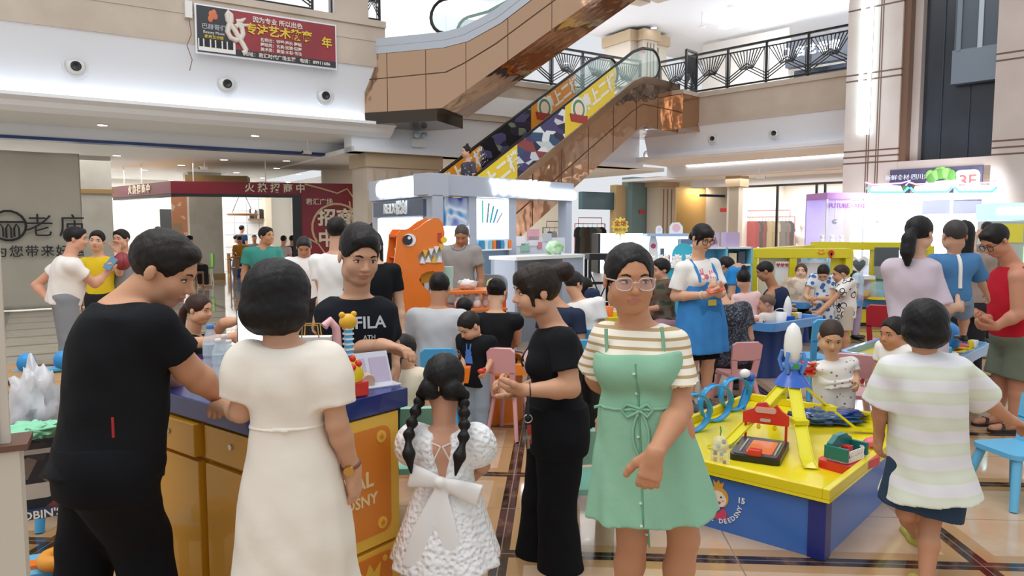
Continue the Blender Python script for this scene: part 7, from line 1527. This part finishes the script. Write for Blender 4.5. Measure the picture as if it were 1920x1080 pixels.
rack(LW, LW.hit(1018, 420, 4.2)[0], 4.2, .9, 1.62, 'clothes rack seen through the kiosk window', blk)
# red wall notices on columns
for px, py, fr, n, lb in ((1203, 397, LW, 2.98, 'small red notice on the grey green column'), (1357, 394, RW, 3.5, 'small red notice beside the yellow lit bay'), (1204, 96, LW, 2.28, 'small red notice on the upper floor column')): s, z = fr.hit(px, py, n); o = tag(MB().b2((-.11, 0, -.06), (.11, .02, .06)).build('wall_notice', M('notice_red', 'c23a3a', .5)), lb, 'notice'); o.matrix_world = fr.M @ Matrix.Translation((s, n-.03, z))
# --- cafe furniture far left
wood = M('cafe_wood', '96683e', .5)
def cafe_chair(q, rz, label):
    o = thing('cafe_chair', label, 'chair', (q.x, q.y, .007), rz, 'wooden chairs in the cafe'); MB().prism(rrect(.46, .44, .06), .42, .46, plane='xy').build('seat', wood, o)
    for x in (-.2, .2):
        for y in (-.18, .18): MB().cyl((x, y, 0), (x*1.02, y, .44 if y < 0 else .7), .02, seg=8).build('leg', wood, o)
    MB().tube([(-.26, -.15, .66), (-.25, .1, .7), (-.15, .24, .76), (.15, .24, .76), (.25, .1, .7), (.26, -.15, .66)], .022, 8).build('arm_rail', wood, o); MB().b2((-.06, .2, .46), (.06, .22, .75)).build('back_splat', wood, o); return o
cafe_chair(Gd(450, 531), R(185), 'wooden armchair with its back to us under the cafe pendant'); cafe_chair(Gd(362, 543), R(140), 'wooden armchair at the left cafe column')
cafe_chair(Gd(540, 527), R(170), 'wooden armchair behind the man in green polo')
gch = thing('plastic_chair', 'bright green plastic chair beside the cafe column', 'chair', (*P(386, 515, 21.5).xy, .007), R(-60)); lg_ = M('chair_lime', '7cc242', .4); MB().prism(rrect(.44, .42, .1), .42, .46, plane='xy').build('seat', lg_, gch, .02); MB().prism([(-.2, .46), (.2, .46), (.24, .85), (-.24, .85)], .18, .22).build('backrest', lg_, gch, .02); [MB().cyl((x, y, 0), (x*.8, y*.8, .43), .02, seg=6).build('leg', wht, gch) for x in (-.2, .2) for y in (-.18, .18)]
for px, py, lb in ((455, 512, 'cafe table before the man in mustard shirt'), (528, 521, 'cafe table behind the man in white printed tee')): q = Gd(px, py); o = thing('cafe_table', lb, 'table', (q.x, q.y, .007), .3); MB().b2((-.5, -.35, .7), (.5, .35, .74)).build('table_top', M('cafe_top', 'd9cdb8', .4), o); [MB().b2((x-.03, y-.03, 0), (x+.03, y+.03, .7)).build('leg', wood, o) for x in (-.45, .45) for y in (-.3, .3)]
o = tag(MB().lathe([(.22, 0), (.28, .3), (.22, .55), (.2, .55)], seg=20).build('water_tub', M('tub_blue', '2458b4', .4)), 'blue tub under the wooden armchair in the cafe', 'tub'); o.location = Gd(440, 522)+Vector((0, .5, .007))
pl = thing('pendant_lamp', 'wooden wheel pendant lamp in the white tiled cafe corner', 'lamp', LW.pt(LW.hit(455, 400, 12.5)[0], 12.5, LW.hit(455, 402, 12.5)[1])); MB().tube([(.5*math.cos(t), .5*math.sin(t), 0) for t in [k*math.pi/8 for k in range(16)]], .04, 6, 0, True).b2((-.5, -.03, -.03), (.5, .03, .03)).build('wheel', wood, pl)
for g in (-.4, .4): MB().cyl((g, 0, 0), (0, 0, .9), .012, seg=5).build('chain', blk, pl); MB().ell((g, -.1, .12), (.06, .06, .1)).build('bulb', MATS['cove_upper'], pl)
sh = thing('wall_shelf', 'small wall shelf with dark books on the white cafe tiles', 'shelf', LW.pt(LW.hit(487, 412, 13.7)[0], 13.7, LW.hit(487, 412, 13.7)[1]), LW.a); MB().b2((-.4, -.2, 0), (.4, .14, .04)).build('board', wood, sh)
for k in range(6): tag(MB().b2((0, 0, 0), (.09, .15, .36-.03*(k % 3))).build('book', M('bk'+str(k % 3), ('2c2c30', '5a5048', 'b8b2a6')[k % 3], .6)), names[k]+' book from the left on the cafe wall shelf', 'book', 'books on the cafe shelf').matrix_world = LW.M @ Matrix.Translation((LW.hit(487, 412, 13.7)[0]-.36+.12*k, 13.6, LW.hit(487, 412, 13.7)[1]+.041))
pstr = thing('wall_poster', 'orange and brown menu poster on the left cafe column side', 'poster', LW.pt(LW.hit(349, 440, 9.15)[0], 9.6, .9), LW.a); MB().b2((-.32, -.02, 0), (.24, 0, 2.1)).build('sheet', ramp_mat('menu_print', 'voroncol', 3, [(0, 'a88a70'), (.4, 'c98a68'), (.6, 'd9c0a8'), (.8, '8d7460')], .6), pstr)
# ================================================================ everyone else
def mk(label, px, Y, face, H, top, bottom=None, hair=('short', '15110f'), head=None, tail=None, shoes=None, faceon=True, base=0., tp={}, bt={}, glasses=None, hk={}, **k):
    q = P(px, 700, Y); p = Person(label, q.x, Y, face, H, head=head, base=base, **k)
    p.body(); p.hair(*hair, **hk)
    if tail: p.tail(*tail)
    p.hairdone()
    if faceon: p.face(glasses=glasses)
    if top is not None: p.top(top, **tp)
    if bottom:
        if bottom[0] == 'p': p.pants(bottom[1], *bottom[2:3], **bt)
        else: p.skirt(bottom[1], *bottom[2:3], **bt)
    if shoes is not None: p.shoes(shoes)
    return p
C_ = lambda n, c, **k: cloth(n, c, **k)
wt = whitec; gsh = M('grey_shoe', '55585c', .6); jean = C_('grey_jeans', '8d9196'); darkp = C_('dark_trousers', '2e2d31'); gls_ = (M('dark_frame', '1b1b1d', .3), .012)
# left of the counter
p = mk('man in white polo and grey trousers seen from behind, filming the boys with a phone', 128, 7.6, 128, 1.70, C_('polo_white', 'efe9e2'), ('p', jean), head=(110, 4, 0), skinc='d8a184', shoes=gsh, belly=.03, g=1.08, tp=dict(hem=-.2, sfit=.025, fit=.022),
  j=dict(head=(143, 448, .05), neck=(130, 482, 0), elL=(68, 535, .1), wrL=(92, 563, .05), elR=(178, 532, .05), wrR=(200, 512, .15)), hdir={'R': dict(d=(.3, .2, 1), n=(0, -1, 0), curl=50), 'L': dict(d=(.8, -.2, -.1), n=(0, 1, 0), curl=60)})
o = tag(MB().box((0, 0, 0), (.075, .01, .15)).build('phone', M('phone_blue', '5f8fa8', .3), bevel=.004), 'pale blue phone held up by the man in white polo', 'phone'); o.location = P(207, 494, 7.72); o.rotation_euler = (R(-20), R(35), R(20))
mk('laughing boy in yellow tee at the tarpaulin edge', 196, 8.6, 8, 1.52, C_('yellow_tee', 'e6c52a'), ('p', darkp), head=(18, 0, -6), skinc='dcae90', shoes=gsh, hs=.225, sw=.17, j=dict(elL=(224, 512, -.1), wrL=(224, 492, -.2)), tp=dict(hem=-.2))
mk('boy in grey tee balancing a basketball on one finger', 243, 8.8, -10, 1.54, C_('grey_boy_tee', '9aa0a6'), ('p', darkp), head=(-10, 0, 4), skinc='d3a083', shoes=gsh, hs=.22, sw=.165, j=dict(elR=(224, 505, -.2), wrR=(221, 472, -.28)), hdir={'R': dict(d=(0, 0, 1), n=(0, -1, 0))})
o = thing('basketball', 'dark red basketball between the two laughing boys', 'ball', P(229, 490, 8.35)); MB().ell((0, 0, 0), .1, 0, 24, 16).build('ball', M('ball_red', '94333a', .5), o); mb = MB(); [mb.tube([(.101*math.cos(t)*math.cos(a), .101*math.cos(t)*math.sin(a), .101*math.sin(t)) for t in [k*math.pi/12 for k in range(24)]], .002, 4, 0, True) for a in (.2, 1.2, 2.2)]; mb.build('seam', blk, o)
mk('man in green polo looking right in the cafe entrance', 499, 9.4, 25, 1.64, C_('green_polo', '3f8a80'), ('p', darkp), head=(62, -4, 0), skinc='b98563', shoes=gsh, tp=dict(hem=-.25, vneck=.05, sfit=.025), j=dict(head=(500, 443, 0)))
mk('older man in white printed tee looking down, beside the red kiosk panel', 577, 7.9, 12, 1.55, wt, ('p', darkp), head=(15, 25, 0), skinc='c08a6c', shoes=gsh, tp=dict(hem=-.15, sleeve=1.6), hair=('short', '2a2624'), j=dict(head=(570, 464, -.05)))
p = bpy.data.objects
mk('person in white tee mostly hidden behind the man at the counter', 634, 6.3, 170, 1.66, wt, ('p', darkp), skinc='d0a084', shoes=gsh, faceon=False, tp=dict(hem=-.15, sfit=.03), j=dict(elL=(606, 552, 0), wrL=(594, 596, 0)))
mk('long haired woman in black behind the man at the counter', 704, 5.6, 30, 1.60, blackt, ('p', C_('ink_jeans', '2b3340')), hair=('long', '14100f'), head=(-20, 5, 0), fem=True, shoes=gsh, skinc='dab092', j=dict(head=(694, 462, 0)))
mk('woman with ponytail in black v-neck top reaching across the side desk', 375, 5.6, 78, 1.58, blackt, ('p', C_('purple_trousers', '4a3468')), hair=('pulled', '3a241c'), head=(80, 8, 0), tail=([(0, -.42, .1), (0, -.6, -.2), (0, -.62, -.8), (0, -.55, -1.2)], [.14, .14, .12, .04]), fem=True, sit=.42, skinc='d8a584', shoes=gsh, lean=12,
  j=dict(head=(374, 580, 0), neck=(358, 632, .05), elR=(398, 640, -.2), wrR=(432, 632, -.1), elL=(420, 606, .1), wrL=(452, 600, .1)), tp=dict(sleeve=.35, vneck=.07))
st_ = thing('stool', 'stool under the woman in black v-neck top', 'stool', (*P(360, 700, 5.6).xy, 0)); MB().lathe([(.16, .34), (.17, .36), (.16, .38)], seg=20).build('seat', blk, st_); [MB().tube([(.1*math.cos(a), .1*math.sin(a), .34), (.16*math.cos(a), .16*math.sin(a), 0)], .014, 6).build('leg', blk, st_) for a in (.8, 2.4, 3.9, 5.5)]
# around the dinosaur shelf
p = mk('man in grey polo looking down before the vape kiosk', 864, 8.4, -8, 1.69, C_('grey_polo', '9d9a98'), ('p', C_('grey_slacks', '8f8c8a')), hair=('buzz', '4a4340'), head=(-4, 26, 0), skinc='b58463', shoes=gsh, tp=dict(hem=-.3, vneck=.09, sfit=.03, neck=.058, fit=.022), j=dict(head=(866, 442, -.06)))
press_line(p, p.topo, [(.07*math.cos(t), .0-.05*math.sin(t)) for t in [k*math.pi/8 for k in range(9)]], .016, C_('grey_polo', ''), 'collar', .004)
p = mk('man in pale grey tee seated with his back to us on a blue child chair', 818, 5.95, 178, 1.70, C_('pale_grey_tee', 'c3c5c8'), ('p', darkp), sit=.42, lean=14, skinc='c08c6c', shoes=gsh, faceon=False, head=(178, 18, 0), j=dict(head=(824, 540, .1), neck=(821, 580, .05), pel=(818, 690, 0)), tp=dict(hem=-.1, fit=.024, sfit=.03), g=1.05)
jb = C_('light_jeans', '9fb0c0')
p = mk('small boy in black tee with a blue rabbit print, holding an orange toy', 893, 5.5, -28, .95, blackt, ('p', jb), hair=('crop', '1c1715'), head=(-52, 34, 0), hs=.2, sw=.13, g=1.15, skinc='d8a686', shoes=M('clog_blue', '3a59c0', .5), tp=dict(hem=-.35, sfit=.03, fit=.02), j=dict(head=(880, 612, -.04), elL=(925, 668, -.05), wrL=(912, 694, -.16), elR=(872, 668, 0), wrR=(866, 700, -.1)))
p.press(p.topo, blob_mesh([circ(.028, 14, 0, 0), [(-.02, .02), (-.01, .02), (-.012, .07), (-.022, .07)], [(.01, .02), (.02, .02), (.024, .07), (.012, .07)], [(-.03, -.02), (.03, -.02), (.035, -.08), (-.035, -.08)]]), M('print_blue', '4c7fd0', .6), (-.01, -.12))
o = tag(MB().prism([(-.05, 0), (.05, 0), (.065, .11), (-.065, .11)], -.05, .05).build('toy_bucket', orn, bevel=.006), 'orange toy bucket held by the boy in black rabbit tee', 'toy'); o.location = P(866, 716, 5.25)
o = tag(MB().ell((0, 0, 0), (.03, .02, .02)).ell((.02, 0, .015), .014).build('toy_piece', M('toy_vermilion', 'd8442c', .4)), 'small orange red toy in the hand of the rabbit tee boy', 'toy'); o.location = P(903, 696, 5.24)
p = mk('woman in black sleeveless top with a yellow hair clip, seated with back to us', 930, 6.1, 174, 1.6, C_('black_vest', '17181a'), ('p', blackp), hair=('pulled', '131010'), tail=([(0, -.45, .1), (0, -.5, .25)], [.2, .16]), sit=.42, lean=16, fem=True, skinc='dcae8e', shoes=gsh, faceon=False, head=(165, 20, 0), j=dict(head=(931, 548, .1), neck=(930, 588, .04), pel=(926, 690, 0), elL=(895, 640, .2), elR=(968, 640, .2)), tp=dict(sleeve=.16, fit=.018), sw=.18)
mb = MB().tube([(-.03, 0, -.025), (-.02, 0, .01), (0, 0, .025), (.02, 0, .03), (.03, 0, .01)], .008, 6); o = mb.build('hair_clip', M('clip_yellow', 'e8d88a', .4)); o.location = Vector(p.c(.1, -.55, .22)); adopt_p = WM(p.root).inverted(); o.parent = p.root; o.matrix_parent_inverse = adopt_p
mk('child with short black hair seated behind the grey tee man', 873, 6.6, 160, 1.1, C_('child_navy', '2c3648'), ('p', darkp), hair=('crop', '17130f'), sit=.3, hs=.2, skinc='d8a686', faceon=False, j=dict(head=(872, 580, 0)))
mk('little girl in cream top with a ponytail, seated beside the counter', 764, 4.35, 158, 1.08, C_('cream_top', 'e9dcc6'), ('p', C_('khaki_pants', '8d8878')), hair=('pulled', '120f0e'), tail=([(0, -.42, .15), (-.1, -.6, 0), (-.12, -.62, -.5), (-.08, -.58, -.8)], [.14, .15, .13, .04]), sit=.34, hs=.2, skinc='d8a686', shoes=gsh, faceon=False, head=(160, 6, 0), sw=.125, g=1.1, j=dict(head=(757, 660, 0)))
sgm = stripe_mat('black_white_stripe', [(0, '131417'), (.62, '131417'), (.66, 'ecebe8'), (1, 'ecebe8')], 6.3)
mk('girl in black and white striped top seated behind the woman in black', 1108, 3.95, 176, 1.2, sgm, ('p', blackp), hair=('long', '120f0e'), sit=.34, hs=.2, skinc='d3a080', shoes=gsh, faceon=False, sw=.13, lean=6, j=dict(head=(1106, 698, 0), neck=(1108, 738, 0)), tp=dict(hem=-.2, fit=.02))
mk('woman in white tee seated leaning over a toy table, behind the bun haired woman', 1082, 6.9, 150, 1.6, wt, ('p', C_('blue_jeans', '53657e')), hair=('short', '2a2725'), sit=.42, lean=35, skinc='d3a080', shoes=gsh, faceon=False, head=(130, 15, 0), j=dict(head=(1076, 532, .1), neck=(1088, 565, .05), pel=(1105, 640, 0)), tp=dict(sfit=.03, fit=.022))
mk('man in dark blue shirt seated behind the bun haired woman', 1050, 6.4, 140, 1.65, C_('dark_blue_shirt', '2a3347'), ('p', darkp), sit=.42, lean=25, skinc='c08c6c', shoes=gsh, faceon=False, j=dict(neck=(1052, 575, 0), head=(1032, 545, .05)))
mk('girl with white hairband bending at the sand table', 1100, 7.4, 120, 1.2, C_('girl_navy', '2f3a54'), ('p', darkp), hair=('long', '15110f'), hs=.2, skinc='d8a686', shoes=gsh, faceon=False, j=dict(head=(1097, 540, 0)))
camo = ramp_mat('camouflage', 'noise', 9, [(0, '3e3f35'), (.42, '5b5a48'), (.52, '6a4642'), (.6, '34352e')], .85)
mk('short haired woman in camouflage shirt seated behind the green pinafore woman', 1240, 7.7, -60, 1.58, camo, ('p', C_('floral_trousers', '9a7880')), hair=('short', '181413'), sit=.45, fem=True, skinc='c9977a', shoes=gsh, head=(-72, 0, 0), hk=dict(top=.05), tp=dict(sleeve=1.5), j=dict(head=(1238, 507, 0), elL=(1250, 575, -.05), wrL=(1215, 580, -.15)))
# staff woman with the apron
apb = C_('apron_blue', '3f86c8')
p = mk('staff woman in blue apron and glasses looking at her phone', 1310, 6.4, 22, 1.64, wt, ('p', blackp, .5), hair=('bangs', '17120f'), tail=([(0, -.42, .0), (0, -.52, -.15)], [.17, .16]), head=(26, 22, 0), fem=True, skinc='d9a888', shoes=gsh, glasses=gls_, sw=.165, bust=.045, hipw=1.05,
  j=dict(head=(1317, 446, -.05), neck=(1307, 488, 0), elR=(1266, 556, -.05), wrR=(1322, 553, -.28), elL=(1352, 548, 0), wrL=(1348, 552, -.25)), hdir={'R': dict(d=(1, -.1, .1), n=(0, .3, 1), curl=40), 'L': dict(d=(-.4, -.3, .3), n=(-.3, .3, 1), curl=40)}, tp=dict(sleeve=.75, hem=-.05, sfit=.03, fit=.018))
p.press(p.topo, blob_mesh([circ(.03, 14, -.055, -.01), [(-.065, .0), (-.055, .0), (-.052, .05), (-.062, .05)], [(-.045, .0), (-.035, .0), (-.03, .055), (-.04, .055)], circ(.022, 12, -.005, -.02)]+[[(x, -.035), (x+.01, -.035), (x+.014, .03), (x+.004, .03)] for x in (.025, .045, .065, .085)]), M('print_coral', 'e0707c', .7), (.0, -.12))
T = p.torso_pts(.034); a, b = p.J['pel'], p.J['neck']; d = b-a; S = Sdf(); S.loft([A3((a[0], a[1], .52)), A3((a[0], a[1], .75)), a, a+d*.35, a+d*.62], [p.l]*5, [(.245, .22), (.228, .2), (.208, .178), (.168, .142), (.125, .128)], .02, ripple=[.03, .02, 0, 0, 0]); S.half(a-p.fs*.06, -p.fs); S.half(b-d*.33, p.sp); S.mesh('apron', apb, .009, p.root, wob=.003)
for sg in (1, -1): press_line(p, p.topo, [(.085*sg, .01), (.088*sg, -.06), (.09*sg, -.12), (.09*sg, -.18)], .013, apb, 'apron_strap', .002)
S = Sdf(); S.loft([a-d*.12+p.fs*.17, a+d*.16+p.fs*.155], [p.l]*2, [(.11, .012), (.11, .012)], .01); S.mesh('apron_pocket', C_('apron_dark', '3577b5'), .008, p.root)
wristband(p, 'R', M('jade', 'd9d4c4', .4), 'bangle', .9, False, .03)
o = tag(MB().box((0, 0, 0), (.14, .075, .01)).build('phone', M('phone_red', 'd0604e', .4), bevel=.004), 'coral phone in the hands of the staff woman in blue apron', 'phone'); o.location = Vector(p.J['wrR'])+Vector((.075, -.05, .05)); o.rotation_euler = (R(25), R(-15), R(10))
o = tag(MB().box((0, 0, 0), (.08, .01, .05)).build('name_tag', M('badge_gold', 'd9c35a', .5)), 'yellow card at the waist of the blue apron', 'card'); o.location = Vector(a+d*.2+p.fs*.18); o.rotation_euler = (0, 0, R(22))
# families at the tables
mk('man in blue tee and glasses seated behind the staff woman', 1362, 9.0, 60, 1.66, C_('azure_tee', '2f8ad0'), ('p', darkp), hair=('crop', '1c1816'), sit=.5, lean=14, head=(55, 28, 0), skinc='c99a7c', shoes=gsh, glasses=gls_, j=dict(head=(1362, 500, 0)))
mk('child with black fringe beside the man in blue tee', 1386, 9.1, 40, 1.2, wt, ('p', darkp), hair=('bob', '15110f'), head=(40, 15, 0), hs=.2, skinc='dcb090', shoes=gsh, j=dict(head=(1386, 516, 0)))
pkd = ramp_mat('pink_dress', 'voronoi', 16, [(0, 'd9a3a0'), (.12, 'ecc6c2'), (1, 'ecc6c2')])
mk('girl in long pink dress with a top knot, back to us', 1402, 8.05, 172, 1.1, pkd, None, hair=('pulled', '15110f'), tail=([(0, -.2, .45), (0, -.22, .62)], [.16, .14]), hs=.2, skinc='d8a686', shoes=gsh, faceon=False, head=(165, 8, 0), sw=.115, j=dict(head=(1394, 524, 0), neck=(1398, 549, 0)), tp=dict(low=.28, flare=.05, ripple=.03, sleeve=.6, sfit=.02, name='dress'))
mk('shaven headed toddler in cream top and lilac trousers by the pink dress girl', 1440, 7.95, -150, .82, C_('cream_tee', 'e2dccf'), ('p', C_('lilac_pants', 'c9b8cf')), hair=('buzz', '6a5548'), hs=.19, skinc='c9977a', shoes=blk, faceon=False, head=(-110, 5, 0), sw=.12, g=1.1, j=dict(head=(1437, 570, 0)))
pais = ramp_mat('paisley', 'noise', 26, [(0, '23262f'), (.46, '2b2f3a'), (.54, '7d8490'), (.6, '2b2f3a')], .8, dist=2)
mk('woman in dark paisley blouse seated with her back to us on a pink chair', 1370, 6.8, 178, 1.6, pais, ('p', darkp), hair=('pulled', '1b1512'), sit=.42, lean=22, fem=True, skinc='d0a082', shoes=gsh, faceon=False, head=(178, 30, 0), g=1.15, j=dict(neck=(1362, 572, .05), head=(1348, 545, .22), pel=(1374, 668, 0)), tp=dict(fit=.025, sfit=.03, hem=-.15))
mk('man in navy vest seated in profile at the blue table', 1450, 9.1, -130, 1.68, C_('navy_vest', '25304e'), ('p', darkp), hair=('crop', '1c1816'), sit=.45, lean=20, head=(-110, 20, 0), skinc='b9835f', shoes=gsh, g=1.1, j=dict(head=(1434, 509, 0), neck=(1452, 540, 0), pel=(1462, 600, 0)), tp=dict(sleeve=0, fit=.02))
bl = ramp_mat('cream_blouse', 'noise', 8, [(0, 'e0cdb4'), (.5, 'e8d8c4'), (.62, 'cbb196')], .85, interp='LINEAR')
mk('woman in cream blouse with brown wavy hair looking up at the table', 1493, 10.3, -10, 1.6, bl, ('p', darkp), hair=('long', '5a3a2c'), sit=.28, fem=True, skinc='e2b79a', shoes=gsh, head=(-25, -10, 0), j=dict(head=(1502, 510, 0)), tp=dict(sleeve=1.3, sfit=.03))
dots = ramp_mat('blue_dot_shirt', 'voronoi', 15, [(0, '3f6fa6'), (.42, 'dfe6ee'), (1, 'dfe6ee')])
mk('boy in blue and white patterned shirt looking down at the table', 1540, 9.5, -30, 1.22, dots, ('p', dots), hair=('crop', '1b1614'), head=(-30, 38, 0), hs=.21, skinc='dcaa88', shoes=gsh, sw=.14, j=dict(head=(1544, 513, -.05), elL=(1556, 560, -.1), wrL=(1530, 560, -.2), elR=(1510, 555, 0), wrR=(1520, 565, -.15)), tp=dict(hem=-.3, sfit=.03))
lets = ramp_mat('letter_shirt', 'voronoi', 12, [(0, 'eeeae4'), (.3, 'eeeae4'), (.33, '26262c'), (.44, '26262c'), (.46, 'eeeae4')])
mk('boy in white shirt with black letter print reaching over the blue table', 1580, 8.9, -95, 1.2, lets, ('p', C_('beige_shorts', 'cfc4b2'), .45), hair=('buzz', '3a2c24'), head=(-100, 10, 0), hs=.21, skinc='c99674', shoes=gsh, sw=.14, g=1.05, j=dict(head=(1576, 514, 0), elL=(1556, 568, -.15), wrL=(1536, 586, -.25), elR=(1566, 560, .1), wrR=(1545, 580, .1)), tp=dict(hem=-.35, sfit=.04, fit=.03))
mk('child in pale blue shirt and lilac trousers behind the letter shirt boy', 1600, 10.6, 60, 1.15, C_('pale_blue_shirt', 'c3d8e6'), ('p', C_('lilac_trousers', 'b9a3bd')), hair=('crop', '2a201c'), hs=.21, skinc='b98563', shoes=blk, faceon=False, head=(80, 5, 0), j=dict(head=(1600, 522, 0)))
# right
p = mk('woman in lilac tee with a ponytail carrying a child on her arm', 1716, 5.1, 148, 1.66, C_('lilac_tee', 'cdbfcb'), ('p', blackp), hair=('pulled', '161518'), tail=([(0, -.42, .0), (.0, -.58, -.2), (0, -.6, -.6), (.0, -.52, -.95)], [.15, .2, .2, .08]), head=(125, 6, 0), fem=True, skinc='d3a88e', shoes=gsh, sw=.15, g=1.0, j=dict(head=(1724, 438, 0), neck=(1716, 486, 0), shR=(1744, 506, -.02), elR=(1766, 580, -.08), wrR=(1796, 576, .12), elL=(1690, 590, .1), wrL=(1750, 585, .25)), tp=dict(hem=-.35, sleeve=.9, fit=.03, sfit=.035))
p = mk('little boy in blue tee with a white back stripe, carried on an arm', 1789, 5.42, 176, .98, C_('sky_blue_tee', '4d7fae'), ('p', C_('stripe_shorts', '7f95ae'), .45), hair=('buzz', '3d3836'), head=(170, 4, 0), hs=.215, skinc='c99a7e', shoes=blk, faceon=False, sw=.145, g=1.15, j=dict(head=(1789, 442, 0), neck=(1788, 478, 0), pel=(1786, 556, 0), knL=(1768, 590, .1), knR=(1806, 590, .1), anL=(1770, 630, .08), anR=(1806, 630, .08), elL=(1752, 530, .1), elR=(1838, 525, .05), wrR=(1850, 552, .12)), tp=dict(sleeve=.9, sfit=.035, fit=.022, hem=-.1))
press_line(p, p.topo, [(.0, .0-.03*k) for k in range(9)], .014, wt, 'back_stripe', .001, True)
mk('woman with very long straight black hair behind the carried boy', 1806, 6.9, 172, 1.64, C_('taupe_top', '9a8a80'), ('p', darkp), hair=('long', '121013'), fem=True, skinc='d3a88e', shoes=gsh, faceon=False, j=dict(head=(1806, 438, 0)))
mk('young woman in grey vest leaning on the yellow wall with hand on cheek', 1838, 10.2, -20, 1.66, C_('grey_vest', '9a9890'), ('p', darkp), hair=('pulled', '2a211d'), fem=True, skinc='dcb49a', shoes=gsh, head=(-20, 5, 16), j=dict(elR=(1822, 478, -.2), wrR=(1828, 448, -.15)), tp=dict(sleeve=.25))
redt = C_('red_tank', 'c01f30'); gsho = C_('olive_shorts', '6c7463')
p = mk('man in red tank top and glasses bending over the curved toy table', 1888, 5.75, -88, 1.72, redt, ('p', gsho, .47), hair=('short', '15120f'), head=(-82, 34, 0), skinc='c98f72', sw=.19, g=1.12, glasses=gls_, lean=24, belly=.03, j=dict(head=(1866, 452, 0), neck=(1902, 498, 0), pel=(1912, 630, 0), shL=(1908, 520, -.17), elL=(1908, 590, -.2), wrL=(1868, 612, -.15), shR=(1896, 520, .17), elR=(1880, 575, .2), wrR=(1856, 598, .05)), tp=dict(sleeve=0, neck=.06, hem=-.12, fit=.02), bt=dict(fit=.02, flare=.012), hdir={'L': dict(d=(-1, .2, -.1), n=(0, .6, .8), curl=35), 'R': dict(d=(-1, -.1, 0), n=(0, -.5, .8), curl=35)})
for sd in ('L', 'R'): an = p.J['an'+sd]; adopt(MB().prism(rrect(.1, .27, .045, 4, 0, 0), 0, .022, plane='xy', T=Matrix.Translation((an[0]-.06, an[1], .0)) @ Matrix.Rotation(R(-86), 4, 'Z')).tube([(-.05, -.05, .02), (-.02, -.03, .06), (.03, -.03, .06), (.05, -.05, .02)], .012, 6, T=Matrix.Translation((an[0]-.06, an[1], .0)) @ Matrix.Rotation(R(-86), 4, 'Z')).build('sandal', M('sandal_dark', '2e2622', .6)), p.root)
mk('boy with undercut hair behind the bobbed child, in profile', 1684, 4.75, -62, 1.02, wt, ('p', darkp, .45), hair=('crop', '17130f'), head=(-70, 4, 0), hs=.205, skinc='bd8665', shoes=gsh, sw=.13, j=dict(head=(1676, 626, 0)))
mk('woman with a top knot in a dark dotted dress riding the escalator', 880, 13.9, -55, 1.58, ramp_mat('dotted_dress', 'voronoi', 14, [(0, 'b0a8b0'), (.2, '4a4552'), (1, '4a4552')]), ('p', darkp), hair=('pulled', '1b1512'), tail=([(0, -.1, .45), (0, -.12, .62)], [.15, .13]), fem=True, skinc='d8a888', shoes=gsh, base=zs(-2.9)-.17-.12, head=(-60, 0, 0), j={}, tp=dict(sleeve=.6))
mk('shopper in white tee looking at the rack in the clothes shop', 1524, 21.0, 150, 1.62, wt, ('p', darkp), hair=('long', '1b1512'), fem=True, faceon=False)
# cafe guests
must = C_('mustard', 'c98a2e')
mk('cafe guest in mustard shirt with head down at the table', 460, 23.5, 10, 1.65, must, ('p', jean), sit=.45, lean=20, head=(10, 40, 0), faceon=False, base=.007)
mk('young man in dark blue tee standing at the cafe counter', 460, 25.5, 160, 1.66, C_('cafe_blue', '2f4a72'), ('p', C_('khaki', 'b9a888')), faceon=False, base=.007)
mk('child in white beside the young man at the cafe counter', 449, 25.2, 120, 1.3, wt, ('p', darkp), hs=.2, faceon=False, base=.007)
mk('cafe guest in white top seated with back to us behind the green polo', 537, 20.5, 170, 1.62, C_('blush_top', 'd8c8c4'), ('p', darkp), sit=.45, faceon=False, base=.007)
mk('cafe guest in purple seated next to the guest in white', 553, 21.0, 175, 1.62, C_('plum_top', '4a3a56'), ('p', darkp), sit=.45, faceon=False, base=.007)
mk('cafe guest in pale pink seated on the left wooden armchair', 362, 19.4, 150, 1.64, C_('pale_pink_top', 'dccfcb'), ('p', darkp), sit=.45, faceon=False, base=.007)
mk('person in pale top standing in the dark doorway at the back', 309, 24.0, -40, 1.62, C_('pale_top', 'cfcac4'), ('p', darkp), faceon=False, base=.007)
mk('cafe guest with dark hair far behind the green polo man', 484, 24.5, 20, 1.6, C_('cafe_grey', '8b9097'), ('p', darkp), sit=.45, faceon=False, base=.007)
# ---------------------------------------------------------------- lettering becomes mesh
bpy.context.view_layer.update()
dg = bpy.context.evaluated_depsgraph_get()
for o in [q for q in bpy.data.objects if q.type == 'FONT']:
    me = bpy.data.meshes.new_from_object(o.evaluated_get(dg)); me.name = 'lettering'
    nm = o.name; par, ml = o.parent, o.matrix_local.copy()
    o.name = 'old'
    q = bpy.data.objects.new(nm, me); COL.objects.link(q); q.parent = par; q.matrix_local = ml
    for k in ('label', 'category', 'group', 'kind'):
        if k in o: q[k] = o[k]
    bpy.data.objects.remove(o)
